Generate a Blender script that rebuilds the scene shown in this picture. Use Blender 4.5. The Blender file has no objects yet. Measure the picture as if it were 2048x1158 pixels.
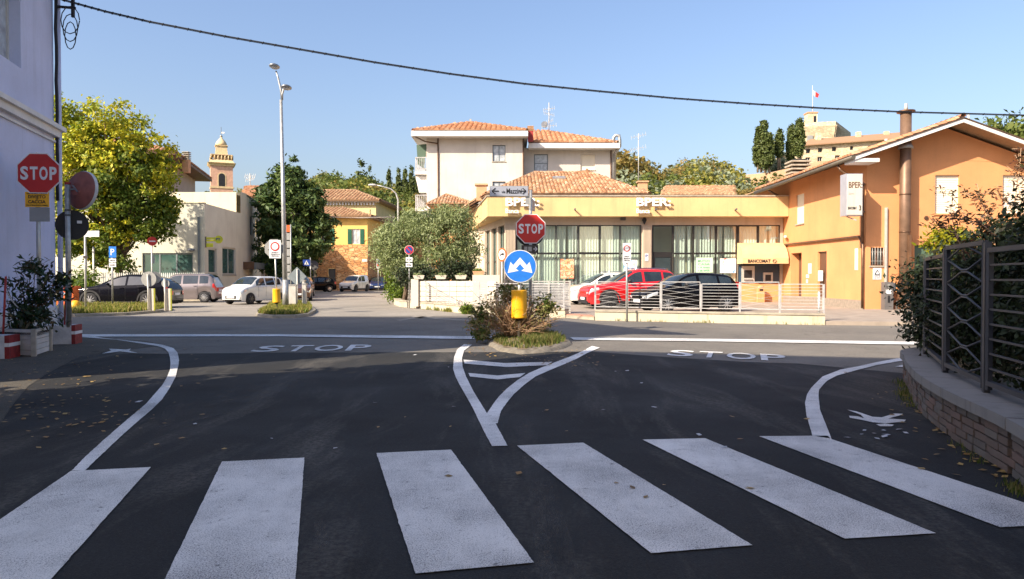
import bpy, math, random
import numpy as np
from mathutils import Vector, Matrix
R = math.radians
rnd = random.Random(7)
scene = bpy.context.scene
COL = scene.collection

# ------------------------------------------------------------------ camera
F, CX, CY, H = 1450.0, 1024.0, 579.0, 1.4
PITCH = math.atan(24/1450)
cd = bpy.data.cameras.new('camera')
cam = bpy.data.objects.new('camera', cd); COL.objects.link(cam)
cam.location = (0, 0, H); cam.rotation_euler = (math.pi/2-PITCH, 0, 0)
cd.sensor_width = 36; cd.lens = F/2048*36; cd.clip_start = .05; cd.clip_end = 6000
scene.camera = cam
# ------------------------------------------------------------------ light
SUN_AZ, SUN_EL = 50.0, 35.0          # azimuth of the light's travel from +Y towards +X
w = bpy.data.worlds.new('World'); scene.world = w; w.use_nodes = True
nt = w.node_tree; nt.nodes.clear()
sky = nt.nodes.new('ShaderNodeTexSky'); sky.sky_type = 'NISHITA'; sky.sun_disc = False
sky.sun_elevation = R(SUN_EL); sky.sun_rotation = R(180+SUN_AZ)
sky.air_density = 1.35; sky.dust_density = 3.2; sky.ozone_density = 5.0; sky.altitude = 100
bg = nt.nodes.new('ShaderNodeBackground'); bg.inputs[1].default_value = .105
wo = nt.nodes.new('ShaderNodeOutputWorld')
tint = nt.nodes.new('ShaderNodeMix'); tint.data_type = 'RGBA'; tint.blend_type = 'MULTIPLY'; tint.inputs[0].default_value = 1; tint.inputs[7].default_value = (1.10, .985, 1.0, 1)
nt.links.new(sky.outputs[0], tint.inputs[6]); nt.links.new(tint.outputs[2], bg.inputs[0]); nt.links.new(bg.outputs[0], wo.inputs[0])
sd = bpy.data.lights.new('sun', 'SUN'); sd.energy = 4.5; sd.angle = R(.5); sd.color = (1, .87, .70)
sun = bpy.data.objects.new('sun', sd); COL.objects.link(sun)
_d = Vector((math.sin(R(SUN_AZ))*math.cos(R(SUN_EL)), math.cos(R(SUN_AZ))*math.cos(R(SUN_EL)), -math.sin(R(SUN_EL))))
sun.rotation_euler = _d.to_track_quat('-Z', 'Y').to_euler(); sun.location = (-20, -20, 40)
vs = scene.view_settings
vs.view_transform = 'Standard'; vs.look = 'None'; vs.gamma = 1; vs.use_curve_mapping = False
vs.exposure = 1.1

# ------------------------------------------------------------------ measuring helpers
def ray(px, py):
    x, z = (px-CX)/F, -(py-CY)/F
    c, s = math.cos(PITCH), math.sin(PITCH)
    return Vector((x, c+z*s, -s+z*c))
def G(px, py, z=0.0):
    d = ray(px, py); t = (z-H)/d.z
    return Vector((d.x*t, d.y*t, z))
def D(px, py, Y):
    d = ray(px, py); t = Y/d.y
    return Vector((d.x*t, Y, H+d.z*t))
def DX(px, py, X):
    d = ray(px, py); t = X/d.x
    return Vector((X, d.y*t, H+d.z*t))
def GX(px, Y): return (px-CX)/F*Y

# ------------------------------------------------------------------ materials
MATS = {}
def _mat(name):
    m = bpy.data.materials.new(name); m.use_nodes = True
    n = m.node_tree.nodes; p = n['Principled BSDF']; MATS[name] = m
    return m, n, m.node_tree.links, p
def lin(c): return (c[0], c[1], c[2], 1)
def mixc(n, l, fac, a, b, blend='MIX'):
    x = n.new('ShaderNodeMix'); x.data_type = 'RGBA'; x.blend_type = blend
    if hasattr(fac, 'links'): l.new(fac, x.inputs[0])
    else: x.inputs[0].default_value = fac
    for v, i in ((a, 6), (b, 7)):
        if hasattr(v, 'links'): l.new(v, x.inputs[i])
        else: x.inputs[i].default_value = lin(v)
    return x.outputs[2]
def noise(n, l, scale, detail=4, rough=.55, stretch=None, obj=False, dist=0):
    if obj:
        tc = n.new('ShaderNodeTexCoord'); src = tc.outputs['Object']
    else:
        g = n.new('ShaderNodeNewGeometry'); src = g.outputs['Position']
    if stretch:
        mp = n.new('ShaderNodeMapping'); mp.inputs['Scale'].default_value = stretch
        l.new(src, mp.inputs[0]); src = mp.outputs[0]
    t = n.new('ShaderNodeTexNoise'); t.inputs['Scale'].default_value = scale
    t.inputs['Detail'].default_value = detail; t.inputs['Roughness'].default_value = rough
    t.inputs['Distortion'].default_value = dist
    l.new(src, t.inputs['Vector'])
    return t.outputs['Fac']
def ramp(n, l, fac, a, b, ca=0.0, cb=1.0):
    r = n.new('ShaderNodeMapRange'); r.inputs[1].default_value = a; r.inputs[2].default_value = b
    r.inputs[3].default_value = ca; r.inputs[4].default_value = cb
    l.new(fac, r.inputs[0]); return r.outputs[0]
def bump(n, l, p, h, strength=.3, dist=.02):
    b = n.new('ShaderNodeBump'); b.inputs['Strength'].default_value = strength; b.inputs['Distance'].default_value = dist
    l.new(h, b.inputs['Height']); l.new(b.outputs[0], p.inputs['Normal'])
def mul(c, k): return tuple(min(1, v*k) for v in c)

def plain(name, col, rough=.6, metal=0, var=.12, scale=3, bmp=0, bs=40, coat=0, spec=None):
    m, n, l, p = _mat(name)
    f = noise(n, l, scale)
    l.new(mixc(n, l, ramp(n, l, f, .3, .7), mul(col, 1-var), mul(col, 1+var)), p.inputs['Base Color'])
    p.inputs['Roughness'].default_value = rough; p.inputs['Metallic'].default_value = metal
    if coat: p.inputs['Coat Weight'].default_value = coat; p.inputs['Coat Roughness'].default_value = .05
    if spec is not None: p.inputs['Specular IOR Level'].default_value = spec
    if bmp: bump(n, l, p, noise(n, l, bs), bmp, .01)
    return m
def plaster(name, col, dirt=(.25, .2, .15), amt=.35, rough=.9):
    m, n, l, p = _mat(name)
    big = noise(n, l, .7, 5); c = mixc(n, l, ramp(n, l, big, .3, .7), mul(col, .9), mul(col, 1.08))
    st = noise(n, l, 2.0, 6, .65, stretch=(1.6, 1.6, .16)); s = ramp(n, l, st, .52, .78, 0, amt)
    c = mixc(n, l, s, c, dirt)
    fine = noise(n, l, 14, 4); c = mixc(n, l, ramp(n, l, fine, .5, .8, 0, .16), c, mul(col, .6))
    l.new(c, p.inputs['Base Color']); p.inputs['Roughness'].default_value = rough
    bump(n, l, p, noise(n, l, 60, 3), .25, .006); return m
def asphalt(name, a, b, agg=.5, patch=None, rough=.85, crack=True, streak=0):
    m, n, l, p = _mat(name)
    big = noise(n, l, .35, 6, .6, dist=.6)
    c = mixc(n, l, ramp(n, l, big, .32, .68), a, b)
    med = noise(n, l, 2.6, 6, .7); c = mixc(n, l, ramp(n, l, med, .5, .8, 0, .35), c, mul(b, 1.35))
    fine = noise(n, l, 95, 2, .7); c = mixc(n, l, ramp(n, l, fine, .55, .75, 0, agg), c, mul(b, 2.6))
    mid = noise(n, l, 34, 3, .75); c = mixc(n, l, ramp(n, l, mid, .54, .70, 0, agg*.8), c, mul(b, 1.9)); c = mixc(n, l, ramp(n, l, mid, .44, .34, 0, agg*.7), c, mul(a, .45))
    fine2 = noise(n, l, 60, 2, .6); c = mixc(n, l, ramp(n, l, fine2, .56, .7, 0, agg), c, mul(a, .35))
    if crack:
        g = n.new('ShaderNodeNewGeometry'); v = n.new('ShaderNodeTexVoronoi'); v.feature = 'DISTANCE_TO_EDGE'
        v.inputs['Scale'].default_value = .45
        nn = n.new('ShaderNodeTexNoise'); nn.inputs['Scale'].default_value = 1.7; nn.inputs['Detail'].default_value = 6
        l.new(g.outputs['Position'], nn.inputs['Vector'])
        ad = n.new('ShaderNodeVectorMath'); ad.operation = 'MULTIPLY_ADD'; ad.inputs[1].default_value = (1.3, 1.3, 0)
        l.new(nn.outputs['Color'], ad.inputs[0]); l.new(g.outputs['Position'], ad.inputs[2]); l.new(ad.outputs[0], v.inputs['Vector'])
        cr = ramp(n, l, v.outputs['Distance'], 0, .006, .75, 0)
        mk = ramp(n, l, noise(n, l, .2, 2), .5, .56)
        mm = n.new('ShaderNodeMath'); mm.operation = 'MULTIPLY'; l.new(cr, mm.inputs[0]); l.new(mk, mm.inputs[1])
        c = mixc(n, l, mm.outputs[0], c, mul(a, .4))
    if streak:
        s1 = ramp(n, l, noise(n, l, .55, 7, .68, stretch=(2.6, .5, 1), dist=.5), .50, .68, 0, streak)
        s2 = ramp(n, l, noise(n, l, 26, 3, .7), .35, .6)
        q = n.new('ShaderNodeMath'); q.operation = 'MULTIPLY'; l.new(s1, q.inputs[0]); l.new(s2, q.inputs[1])
        c = mixc(n, l, q.outputs[0], c, (.17, .155, .13))
        c = mixc(n, l, ramp(n, l, noise(n, l, .9, 5, .6, dist=1), .6, .75, 0, .5), c, mul(a, .55))
    p.inputs['Specular IOR Level'].default_value = .3
    l.new(c, p.inputs['Base Color'])
    rr = ramp(n, l, noise(n, l, .8, 4), .3, .7, rough-.12, rough+.08); l.new(rr, p.inputs['Roughness'])
    bump(n, l, p, fine, .5, .006); return m
def roadpaint(name, col, under, wear=.5):
    m, n, l, p = _mat(name)
    f1 = noise(n, l, 120, 3, .8); f2 = noise(n, l, 1.1, 5, .6); f3 = noise(n, l, 9, 6, .75)
    c = mixc(n, l, ramp(n, l, f2, .3, .75), col, mul(col, .8))
    c = mixc(n, l, ramp(n, l, noise(n, l, 3.2, 6, .7, stretch=(1, .35, 1)), .45, .75, 0, .4), c, mul(col, .5))
    c = mixc(n, l, ramp(n, l, f3, .52, .72, 0, .65), c, mul(col, .62))
    a = n.new('ShaderNodeMath'); a.operation = 'MULTIPLY_ADD'; a.inputs[1].default_value = .35; l.new(f2, a.inputs[0]); l.new(f1, a.inputs[2])
    c = mixc(n, l, ramp(n, l, a.outputs[0], .70, .78, 0, wear), c, under)
    a2 = n.new('ShaderNodeMath'); a2.operation = 'MULTIPLY_ADD'; a2.inputs[1].default_value = .6; l.new(noise(n, l, 40, 4, .8), a2.inputs[0]); l.new(f3, a2.inputs[2])
    c = mixc(n, l, ramp(n, l, a2.outputs[0], .95, 1.01, 0, wear), c, under)
    l.new(c, p.inputs['Base Color']); p.inputs['Roughness'].default_value = .75
    bump(n, l, p, f1, .4, .004); return m
def leafmat(name, cols, var=.3, trans=.35, rough=.55, big=None, bigscale=.5):
    m, n, l, p = _mat(name)
    g = n.new('ShaderNodeNewGeometry'); cr = n.new('ShaderNodeValToRGB')
    el = cr.color_ramp.elements
    while len(el) > 1: el.remove(el[-1])
    el[0].position = 0; el[0].color = lin(cols[0])
    for i, c in enumerate(cols[1:]): e = el.new((i+1)/(len(cols)-1)); e.color = lin(c)
    l.new(g.outputs['Random Per Island'], cr.inputs[0]); c = cr.outputs[0]
    if big:
        f = noise(n, l, bigscale, 3); c = mixc(n, l, ramp(n, l, f, .42, .6, 0, .85), c, big)
        c = mixc(n, l, .35, c, cr.outputs[0])
    l.new(c, p.inputs['Base Color']); p.inputs['Roughness'].default_value = rough
    p.inputs['Specular IOR Level'].default_value = .3
    tr = n.new('ShaderNodeBsdfTranslucent'); l.new(mixc(n, l, .3, c, (1, 1, .3), 'MULTIPLY'), tr.inputs[0])
    mx = n.new('ShaderNodeMixShader'); mx.inputs[0].default_value = trans
    l.new(p.outputs[0], mx.inputs[1]); l.new(tr.outputs[0], mx.inputs[2])
    l.new(mx.outputs[0], n['Material Output'].inputs[0]); return m
def dustmat(name, col, amt):
    m, n, l, p = _mat(name)
    f = noise(n, l, 3, 7, .75, stretch=(2.2, .7, 1)); f2 = noise(n, l, 70, 3, .8)
    a = n.new('ShaderNodeMath'); a.operation = 'MULTIPLY'; l.new(ramp(n, l, f, .42, .72, 0, amt), a.inputs[0]); l.new(ramp(n, l, f2, .38, .62), a.inputs[1])
    p.inputs['Base Color'].default_value = lin(col); p.inputs['Roughness'].default_value = .95; l.new(a.outputs[0], p.inputs['Alpha']); return m
def islandmat(name, cols, rough=.85, dirt=(.1, .08, .06), amt=.3, bs=25):
    m, n, l, p = _mat(name)
    g = n.new('ShaderNodeNewGeometry'); cr = n.new('ShaderNodeValToRGB'); cr.color_ramp.interpolation = 'LINEAR'
    el = cr.color_ramp.elements
    while len(el) > 1: el.remove(el[-1])
    el[0].position = 0; el[0].color = lin(cols[0])
    for i, c in enumerate(cols[1:]): e = el.new((i+1)/(len(cols)-1)); e.color = lin(c)
    l.new(g.outputs['Random Per Island'], cr.inputs[0])
    c = mixc(n, l, ramp(n, l, noise(n, l, 1.5, 6, .7), .48, .75, 0, amt), cr.outputs[0], dirt)
    l.new(c, p.inputs['Base Color']); p.inputs['Roughness'].default_value = rough
    bump(n, l, p, noise(n, l, bs, 4), .3, .01); return m
def objrandmat(name, cols, rough=.9, dirt=(.08, .07, .06), amt=.4):
    m, n, l, p = _mat(name)
    g = n.new('ShaderNodeObjectInfo'); cr = n.new('ShaderNodeValToRGB')
    el = cr.color_ramp.elements
    while len(el) > 1: el.remove(el[-1])
    el[0].position = 0; el[0].color = lin(cols[0])
    for i, c in enumerate(cols[1:]): e = el.new((i+1)/(len(cols)-1)); e.color = lin(c)
    l.new(g.outputs['Random'], cr.inputs[0])
    c = mixc(n, l, ramp(n, l, noise(n, l, 6, 6, .7), .45, .75, 0, amt), cr.outputs[0], dirt)
    l.new(c, p.inputs['Base Color']); p.inputs['Roughness'].default_value = rough
    bump(n, l, p, noise(n, l, 45, 4), .5, .01); return m
def stonemat(name, cols, scale=2.0, mortar=(.2, .16, .11), rough=.95, bstr=.8, ivy=None):
    m, n, l, p = _mat(name)
    g = n.new('ShaderNodeNewGeometry'); mp = n.new('ShaderNodeMapping'); mp.inputs['Scale'].default_value = (1, 1, 1.9)
    l.new(g.outputs['Position'], mp.inputs[0])
    v = n.new('ShaderNodeTexVoronoi'); v.inputs['Scale'].default_value = scale; l.new(mp.outputs[0], v.inputs['Vector'])
    e = n.new('ShaderNodeTexVoronoi'); e.feature = 'DISTANCE_TO_EDGE'; e.inputs['Scale'].default_value = scale; l.new(mp.outputs[0], e.inputs['Vector'])
    sp = n.new('ShaderNodeSeparateColor'); l.new(v.outputs['Color'], sp.inputs[0])
    cr = n.new('ShaderNodeValToRGB'); el = cr.color_ramp.elements
    while len(el) > 1: el.remove(el[-1])
    el[0].position = 0; el[0].color = lin(cols[0])
    for i, c in enumerate(cols[1:]): q = el.new((i+1)/(len(cols)-1)); q.color = lin(c)
    l.new(sp.outputs[0], cr.inputs[0])
    ef = ramp(n, l, e.outputs['Distance'], 0, .07, 0, 1)
    c = mixc(n, l, ef, mortar, cr.outputs[0])
    c = mixc(n, l, ramp(n, l, noise(n, l, .6, 5), .45, .7, 0, .35), c, mul(cols[0], .6))
    if ivy: c = mixc(n, l, ramp(n, l, noise(n, l, .16, 5, .7), .55, .57), c, ivy)
    l.new(c, p.inputs['Base Color']); p.inputs['Roughness'].default_value = rough
    bump(n, l, p, ef, bstr, .06); return m
def glass(name, tint=(.7, .85, .8), refl=.35):
    m, n, l, p = _mat(name)
    tr = n.new('ShaderNodeBsdfTransparent'); tr.inputs[0].default_value = lin(tint)
    gl = n.new('ShaderNodeBsdfGlossy'); gl.inputs['Roughness'].default_value = .02; gl.inputs[0].default_value = (.9, .95, .93, 1)
    lw = n.new('ShaderNodeLayerWeight'); lw.inputs[0].default_value = .5
    pw = n.new('ShaderNodeMath'); pw.operation = 'POWER'; pw.inputs[1].default_value = 3; l.new(lw.outputs['Facing'], pw.inputs[0])
    f = ramp(n, l, pw.outputs[0], 0, 1, refl*.35, 1)
    mx = n.new('ShaderNodeMixShader'); l.new(f, mx.inputs[0]); l.new(tr.outputs[0], mx.inputs[1]); l.new(gl.outputs[0], mx.inputs[2])
    l.new(mx.outputs[0], n['Material Output'].inputs[0]); return m
M = MATS

# ------------------------------------------------------------------ object helpers
ORG = {}
def tag(o, label=None, cat=None, group=None, kind=None):
    if label: o['label'] = label
    if cat: o['category'] = cat
    if group: o['group'] = group
    if kind: o['kind'] = kind
    return o
def thing(name, label, cat, loc=(0, 0, 0), rz=0, group=None, local=False):
    o = bpy.data.objects.new(name, None); COL.objects.link(o); o.empty_display_size = .2
    o.location = loc; o.rotation_euler = (0, 0, rz)
    tag(o, label, cat, group)
    ORG[o.name] = Vector((0, 0, 0)) if local else Vector(loc)
    return o
def link(name, me, mat, parent=None, base=None):
    o = bpy.data.objects.new(name, me); COL.objects.link(o)
    if mat is not None:
        me.materials.clear(); me.materials.append(M[mat] if isinstance(mat, str) else mat)
    if parent is not None:
        o.parent = parent; ORG[o.name] = ORG[parent.name]
    else: ORG[o.name] = Vector(base) if base is not None else Vector((0, 0, 0))
    return o
def kids(o): return [c for c in bpy.data.objects if c.parent == o]
CH = {}
def copy_tree(o, loc=None, rz=None, parent=None, children=None):
    c = o.copy(); COL.objects.link(c)
    ORG[c.name] = ORG[o.name]
    if parent is not None: c.parent = parent
    for ch in o.children: copy_tree(ch, parent=c)
    if loc is not None: c.location = loc
    if rz is not None: c.rotation_euler = (0, 0, rz)
    return c

class MB:
    def __init__(s): s.v = []; s.f = []; s.sm = []
    def add(s, vs, fs, smooth=False):
        b = len(s.v); s.v += [tuple(v) for v in vs]
        for f in fs: s.f.append(tuple(i+b for i in f)); s.sm.append(smooth)
        return s
    def box(s, c, d, rz=0, rx=0, ry=0):
        hx, hy, hz = d[0]/2, d[1]/2, d[2]/2
        pts = [Vector((x*hx, y*hy, z*hz)) for x in (-1, 1) for y in (-1, 1) for z in (-1, 1)]
        if rz or rx or ry:
            m = Matrix.Rotation(rz, 3, 'Z') @ Matrix.Rotation(ry, 3, 'Y') @ Matrix.Rotation(rx, 3, 'X'); pts = [m @ p for p in pts]
        c = Vector(c)
        return s.add([p+c for p in pts], [(0, 1, 3, 2), (4, 6, 7, 5), (0, 4, 5, 1), (2, 3, 7, 6), (0, 2, 6, 4), (1, 5, 7, 3)])
    def bb(s, a, b):
        return s.box([(a[i]+b[i])/2 for i in range(3)], [abs(b[i]-a[i]) for i in range(3)])
    def quad(s, *p): return s.add(p, [tuple(range(len(p)))])
    def beam(s, a, b, wd, ht, up=(0, 0, 1)):
        a, b = Vector(a), Vector(b); d = (b-a).normalized(); u = Vector(up)
        if abs(d.dot(u)) > .99: u = Vector((0, 1, 0))
        sdv = d.cross(u).normalized()*(wd/2); uu = sdv.normalized().cross(d).normalized()*(ht/2)
        v = []
        for p in (a, b): v += [p-sdv-uu, p+sdv-uu, p+sdv+uu, p-sdv+uu]
        return s.add(v, [(3, 2, 1, 0), (4, 5, 6, 7), (0, 1, 5, 4), (1, 2, 6, 5), (2, 3, 7, 6), (3, 0, 4, 7)])
    def cyl(s, a, b, r, r2=None, n=12, caps=True, smooth=True):
        a, b = Vector(a), Vector(b); r2 = r if r2 is None else r2
        d = (b-a).normalized(); u = Vector((1, 0, 0)) if abs(d.x) < .9 else Vector((0, 1, 0))
        e1 = d.cross(u).normalized(); e2 = d.cross(e1)
        v = []
        for p, rr in ((a, r), (b, r2)):
            for i in range(n):
                t = 2*math.pi*i/n; v.append(p+e1*math.cos(t)*rr+e2*math.sin(t)*rr)
        base = len(s.v); s.v += [tuple(x) for x in v]
        for i in range(n):
            j = (i+1) % n; s.f.append((base+i, base+j, base+n+j, base+n+i)); s.sm.append(smooth)
        if caps:
            s.f.append(tuple(base+i for i in reversed(range(n)))); s.sm.append(False)
            s.f.append(tuple(base+n+i for i in range(n))); s.sm.append(False)
        return s
    def tube(s, pts, r, n=8, r2=None):
        pts = [Vector(p) for p in pts]; k = len(pts); base = len(s.v)
        u0 = None
        for i, p in enumerate(pts):
            d = (pts[min(i+1, k-1)]-pts[max(i-1, 0)]).normalized()
            if u0 is None: u0 = d.orthogonal().normalized()
            e1 = (u0-d*u0.dot(d)).normalized(); u0 = e1; e2 = d.cross(e1)
            rr = r if r2 is None else r+(r2-r)*i/(k-1)
            for j in range(n):
                t = 2*math.pi*j/n; s.v.append(tuple(p+e1*math.cos(t)*rr+e2*math.sin(t)*rr))
        for i in range(k-1):
            for j in range(n):
                q = (j+1) % n; s.f.append((base+i*n+j, base+i*n+q, base+(i+1)*n+q, base+(i+1)*n+j)); s.sm.append(True)
        s.f.append(tuple(base+j for j in reversed(range(n)))); s.sm.append(False)
        s.f.append(tuple(base+(k-1)*n+j for j in range(n))); s.sm.append(False)
        return s
    def lathe(s, c, prof, n=20, axis='Z', sc=(1, 1)):
        c = Vector(c); base = len(s.v); k = len(prof)
        for r, z in prof:
            for j in range(n):
                t = 2*math.pi*j/n; a, b = r*math.cos(t)*sc[0], r*math.sin(t)*sc[1]
                p = Vector((a, b, z)) if axis == 'Z' else (Vector((a, z, b)) if axis == 'Y' else Vector((z, a, b)))
                s.v.append(tuple(c+p))
        for i in range(k-1):
            for j in range(n):
                q = (j+1) % n; s.f.append((base+i*n+j, base+i*n+q, base+(i+1)*n+q, base+(i+1)*n+j)); s.sm.append(True)
        s.f.append(tuple(base+j for j in reversed(range(n)))); s.sm.append(False)
        s.f.append(tuple(base+(k-1)*n+j for j in range(n))); s.sm.append(False)
        return s
    def prism(s, poly, z0, z1):
        n = len(poly); v = [(p[0], p[1], z0) for p in poly]+[(p[0], p[1], z1) for p in poly]
        fs = [tuple(reversed(range(n))), tuple(range(n, 2*n))]+[(i, (i+1) % n, n+(i+1) % n, n+i) for i in range(n)]
        return s.add(v, fs)
    def plate(s, pts, n, t):        # closed plate: outline pts (3D), thickness t along n
        n = Vector(n).normalized()*t; k = len(pts); pts = [Vector(p) for p in pts]
        v = pts+[p-n for p in pts]
        return s.add(v, [tuple(range(k)), tuple(reversed(range(k, 2*k)))]+[(i, k+i, k+(i+1) % k, (i+1) % k) for i in range(k)])
    def ball(s, c, r, n=10, m=6, sc=(1, 1, 1)):
        pr = [(max(.001, r*math.sin(math.pi*i/m)), -r*math.cos(math.pi*i/m)) for i in range(m+1)]
        b = len(s.v); s.lathe((0, 0, 0), pr, n)
        for i in range(b, len(s.v)):
            q = s.v[i]; s.v[i] = (q[0]*sc[0]+c[0], q[1]*sc[1]+c[1], q[2]*sc[2]+c[2])
        return s
    def mesh(s, name, org=Vector((0, 0, 0))):
        me = bpy.data.meshes.new(name)
        me.from_pydata([(v[0]-org[0], v[1]-org[1], v[2]-org[2]) for v in s.v], [], s.f)
        me.polygons.foreach_set('use_smooth', s.sm); me.update(); return me
    def build(s, name, mat, parent=None, base=None):
        org = ORG[parent.name] if parent is not None else (Vector(base) if base is not None else Vector((0, 0, 0)))
        o = link(name, s.mesh(name, org), mat, parent, base)
        if parent is None: o.location = org
        return o

TXT = {}
def text_mb(mb, s, O, U, V, wd, ht, ext=.004, bold=.0, shear=0):
    """write s with its lower-left at O, spanning wd along U and ht along V, proud by ext along U x V"""
    key = (s, bold, shear)
    if key not in TXT:
        cu = bpy.data.curves.new('lettering', 'FONT'); cu.body = s; cu.resolution_u = 3; cu.offset = bold; cu.shear = shear
        cu.extrude = .5; ob = bpy.data.objects.new('lettering', cu); COL.objects.link(ob)
        dg = bpy.context.evaluated_depsgraph_get(); dg.update()
        me = bpy.data.meshes.new_from_object(ob.evaluated_get(dg))
        TXT[key] = ([v.co.copy() for v in me.vertices], [tuple(p.vertices) for p in me.polygons])
        bpy.data.objects.remove(ob); bpy.data.curves.remove(cu); bpy.data.meshes.remove(me)
    vsx, fs = TXT[key]
    if not vsx: return mb
    x0, x1 = min(v.x for v in vsx), max(v.x for v in vsx); y0, y1 = min(v.y for v in vsx), max(v.y for v in vsx)
    O, U, V = Vector(O), Vector(U).normalized(), Vector(V).normalized(); N = U.cross(V)
    sy = ht/(y1-y0); sx = wd/(x1-x0)
    mb.add([O+U*((v.x-x0)*sx)+V*((v.y-y0)*sy)+N*(ext*(v.z+.5)) for v in vsx], fs)
    return mb
EX, EZ = Vector((1, 0, 0)), Vector((0, 0, 1))

def sheet(name, pts, z, mat, kind='structure', parent=None):
    """flat ground sheet from an outline of world points"""
    mb = MB(); mb.add([(p[0], p[1], z) for p in pts], [tuple(range(len(pts)))])
    o = mb.build(name, mat, parent)
    if kind: o['kind'] = kind
    return o
def tri_sheet(mb, pts, z):
    from mathutils.geometry import tessellate_polygon
    v = [Vector((p[0], p[1], 0)) for p in pts]
    t = tessellate_polygon([v]); fs = []
    for a, b, c in t:
        n = (v[b]-v[a]).cross(v[c]-v[a])
        fs.append((a, b, c) if n.z > 0 else (a, c, b))
    mb.add([(p[0], p[1], z) for p in pts], fs); return mb

# facade: quads round the openings, with reveals.  holes = (u0,u1,v0,v1[,depth])
def facade(mb, O, U, W, Ht, holes=(), depth=.14):
    O, U = Vector(O), Vector(U).normalized(); N = U.cross(EZ)
    us = sorted({0, W, *[h[0] for h in holes], *[h[1] for h in holes]}); vs_ = sorted({0, Ht, *[h[2] for h in holes], *[h[3] for h in holes]})
    P = lambda u, v, d=0: O+U*u+EZ*v-N*d
    for i in range(len(us)-1):
        for j in range(len(vs_)-1):
            cu, cv = (us[i]+us[i+1])/2, (vs_[j]+vs_[j+1])/2
            if any(h[0] < cu < h[1] and h[2] < cv < h[3] for h in holes): continue
            mb.quad(P(us[i], vs_[j]), P(us[i+1], vs_[j]), P(us[i+1], vs_[j+1]), P(us[i], vs_[j+1]))
    for h in holes:
        u0, u1, v0, v1 = h[:4]; d = h[4] if len(h) > 4 else depth
        mb.quad(P(u0, v0), P(u0, v1), P(u0, v1, d), P(u0, v0, d)); mb.quad(P(u1, v0), P(u1, v0, d), P(u1, v1, d), P(u1, v1))
        mb.quad(P(u0, v0), P(u0, v0, d), P(u1, v0, d), P(u1, v0)); mb.quad(P(u0, v1), P(u1, v1), P(u1, v1, d), P(u0, v1, d))
    return mb
def window(par, O, U, h, depth=.12, fmat='window_white', pmat='dark_glass', nx=2, ny=1, fw=.06, sill=None, shutter=None, blind=None, back=True):
    O, U = Vector(O), Vector(U).normalized(); N = U.cross(EZ); u0, u1, v0, v1 = h[:4]
    P = lambda u, v, d: O+U*u+EZ*v-N*d
    mb = MB()
    def bar(a, b, c, d):   # u0,u1,v0,v1
        p = [P(a, c, depth-.05), P(b, c, depth-.05), P(b, d, depth-.05), P(a, d, depth-.05)]; mb.plate(p, N, .06)
    bar(u0, u0+fw, v0, v1); bar(u1-fw, u1, v0, v1); bar(u0+fw, u1-fw, v0, v0+fw); bar(u0+fw, u1-fw, v1-fw, v1)
    for i in range(1, nx): x = u0+(u1-u0)*i/nx; bar(x-fw*.5, x+fw*.5, v0+fw, v1-fw)
    for j in range(1, ny):
        y = v0+(v1-v0)*j/ny
        for i in range(nx):
            a = u0+(u1-u0)*i/nx+(fw if i == 0 else fw*.5); b = u0+(u1-u0)*(i+1)/nx-(fw if i == nx-1 else fw*.5)
            bar(a, b, y-fw*.4, y+fw*.4)
    f = mb.build('window', fmat, par)
    if blind:
        q = MB(); k = max(4, int((v1-v0)/.09))
        for i in range(k):
            a, b = v0+fw+(v1-v0-2*fw)*i/k, v0+fw+(v1-v0-2*fw)*(i+1)/k
            q.add([P(u0+fw, a, depth-.046), P(u1-fw, a, depth-.046), P(u1-fw, b, depth-.03), P(u0+fw, b, depth-.03)], [(0, 1, 2, 3)])
            q.add([P(u0+fw, b, depth-.03), P(u1-fw, b, depth-.03), P(u1-fw, b, depth-.046), P(u0+fw, b, depth-.046)], [(0, 1, 2, 3)])
        q.build('roller_shutter', blind, f)
    else:
        q = MB().quad(P(u0+fw*.5, v0+fw*.5, depth-.02), P(u1-fw*.5, v0+fw*.5, depth-.02), P(u1-fw*.5, v1-fw*.5, depth-.02), P(u0+fw*.5, v1-fw*.5, depth-.02)).build('pane', pmat, f)
    if sill: MB().plate([P(u0-.06, v0-.07, -.05), P(u1+.06, v0-.07, -.05), P(u1+.06, v0-.003, -.05), P(u0-.06, v0-.003, -.05)], N, .12).build('sill', sill, f)
    if shutter:
        ww = (u1-u0)/2
        for a, b in ((u0-ww-.02, u0-.02), (u1+.02, u1+ww+.02)):
            q = MB(); q.plate([P(a, v0, -.05), P(b, v0, -.05), P(b, v1, -.05), P(a, v1, -.05)], N, .035)
            k = 14
            for i in range(k):
                y = v0+.06+(v1-v0-.12)*i/k; q.plate([P(a+.05, y, -.065), P(b-.05, y, -.065), P(b-.05, y+(v1-v0)/k*.5, -.065), P(a+.05, y+(v1-v0)/k*.5, -.065)], N, .014)
            q.build('shutter', shutter, par)
    return f

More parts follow.
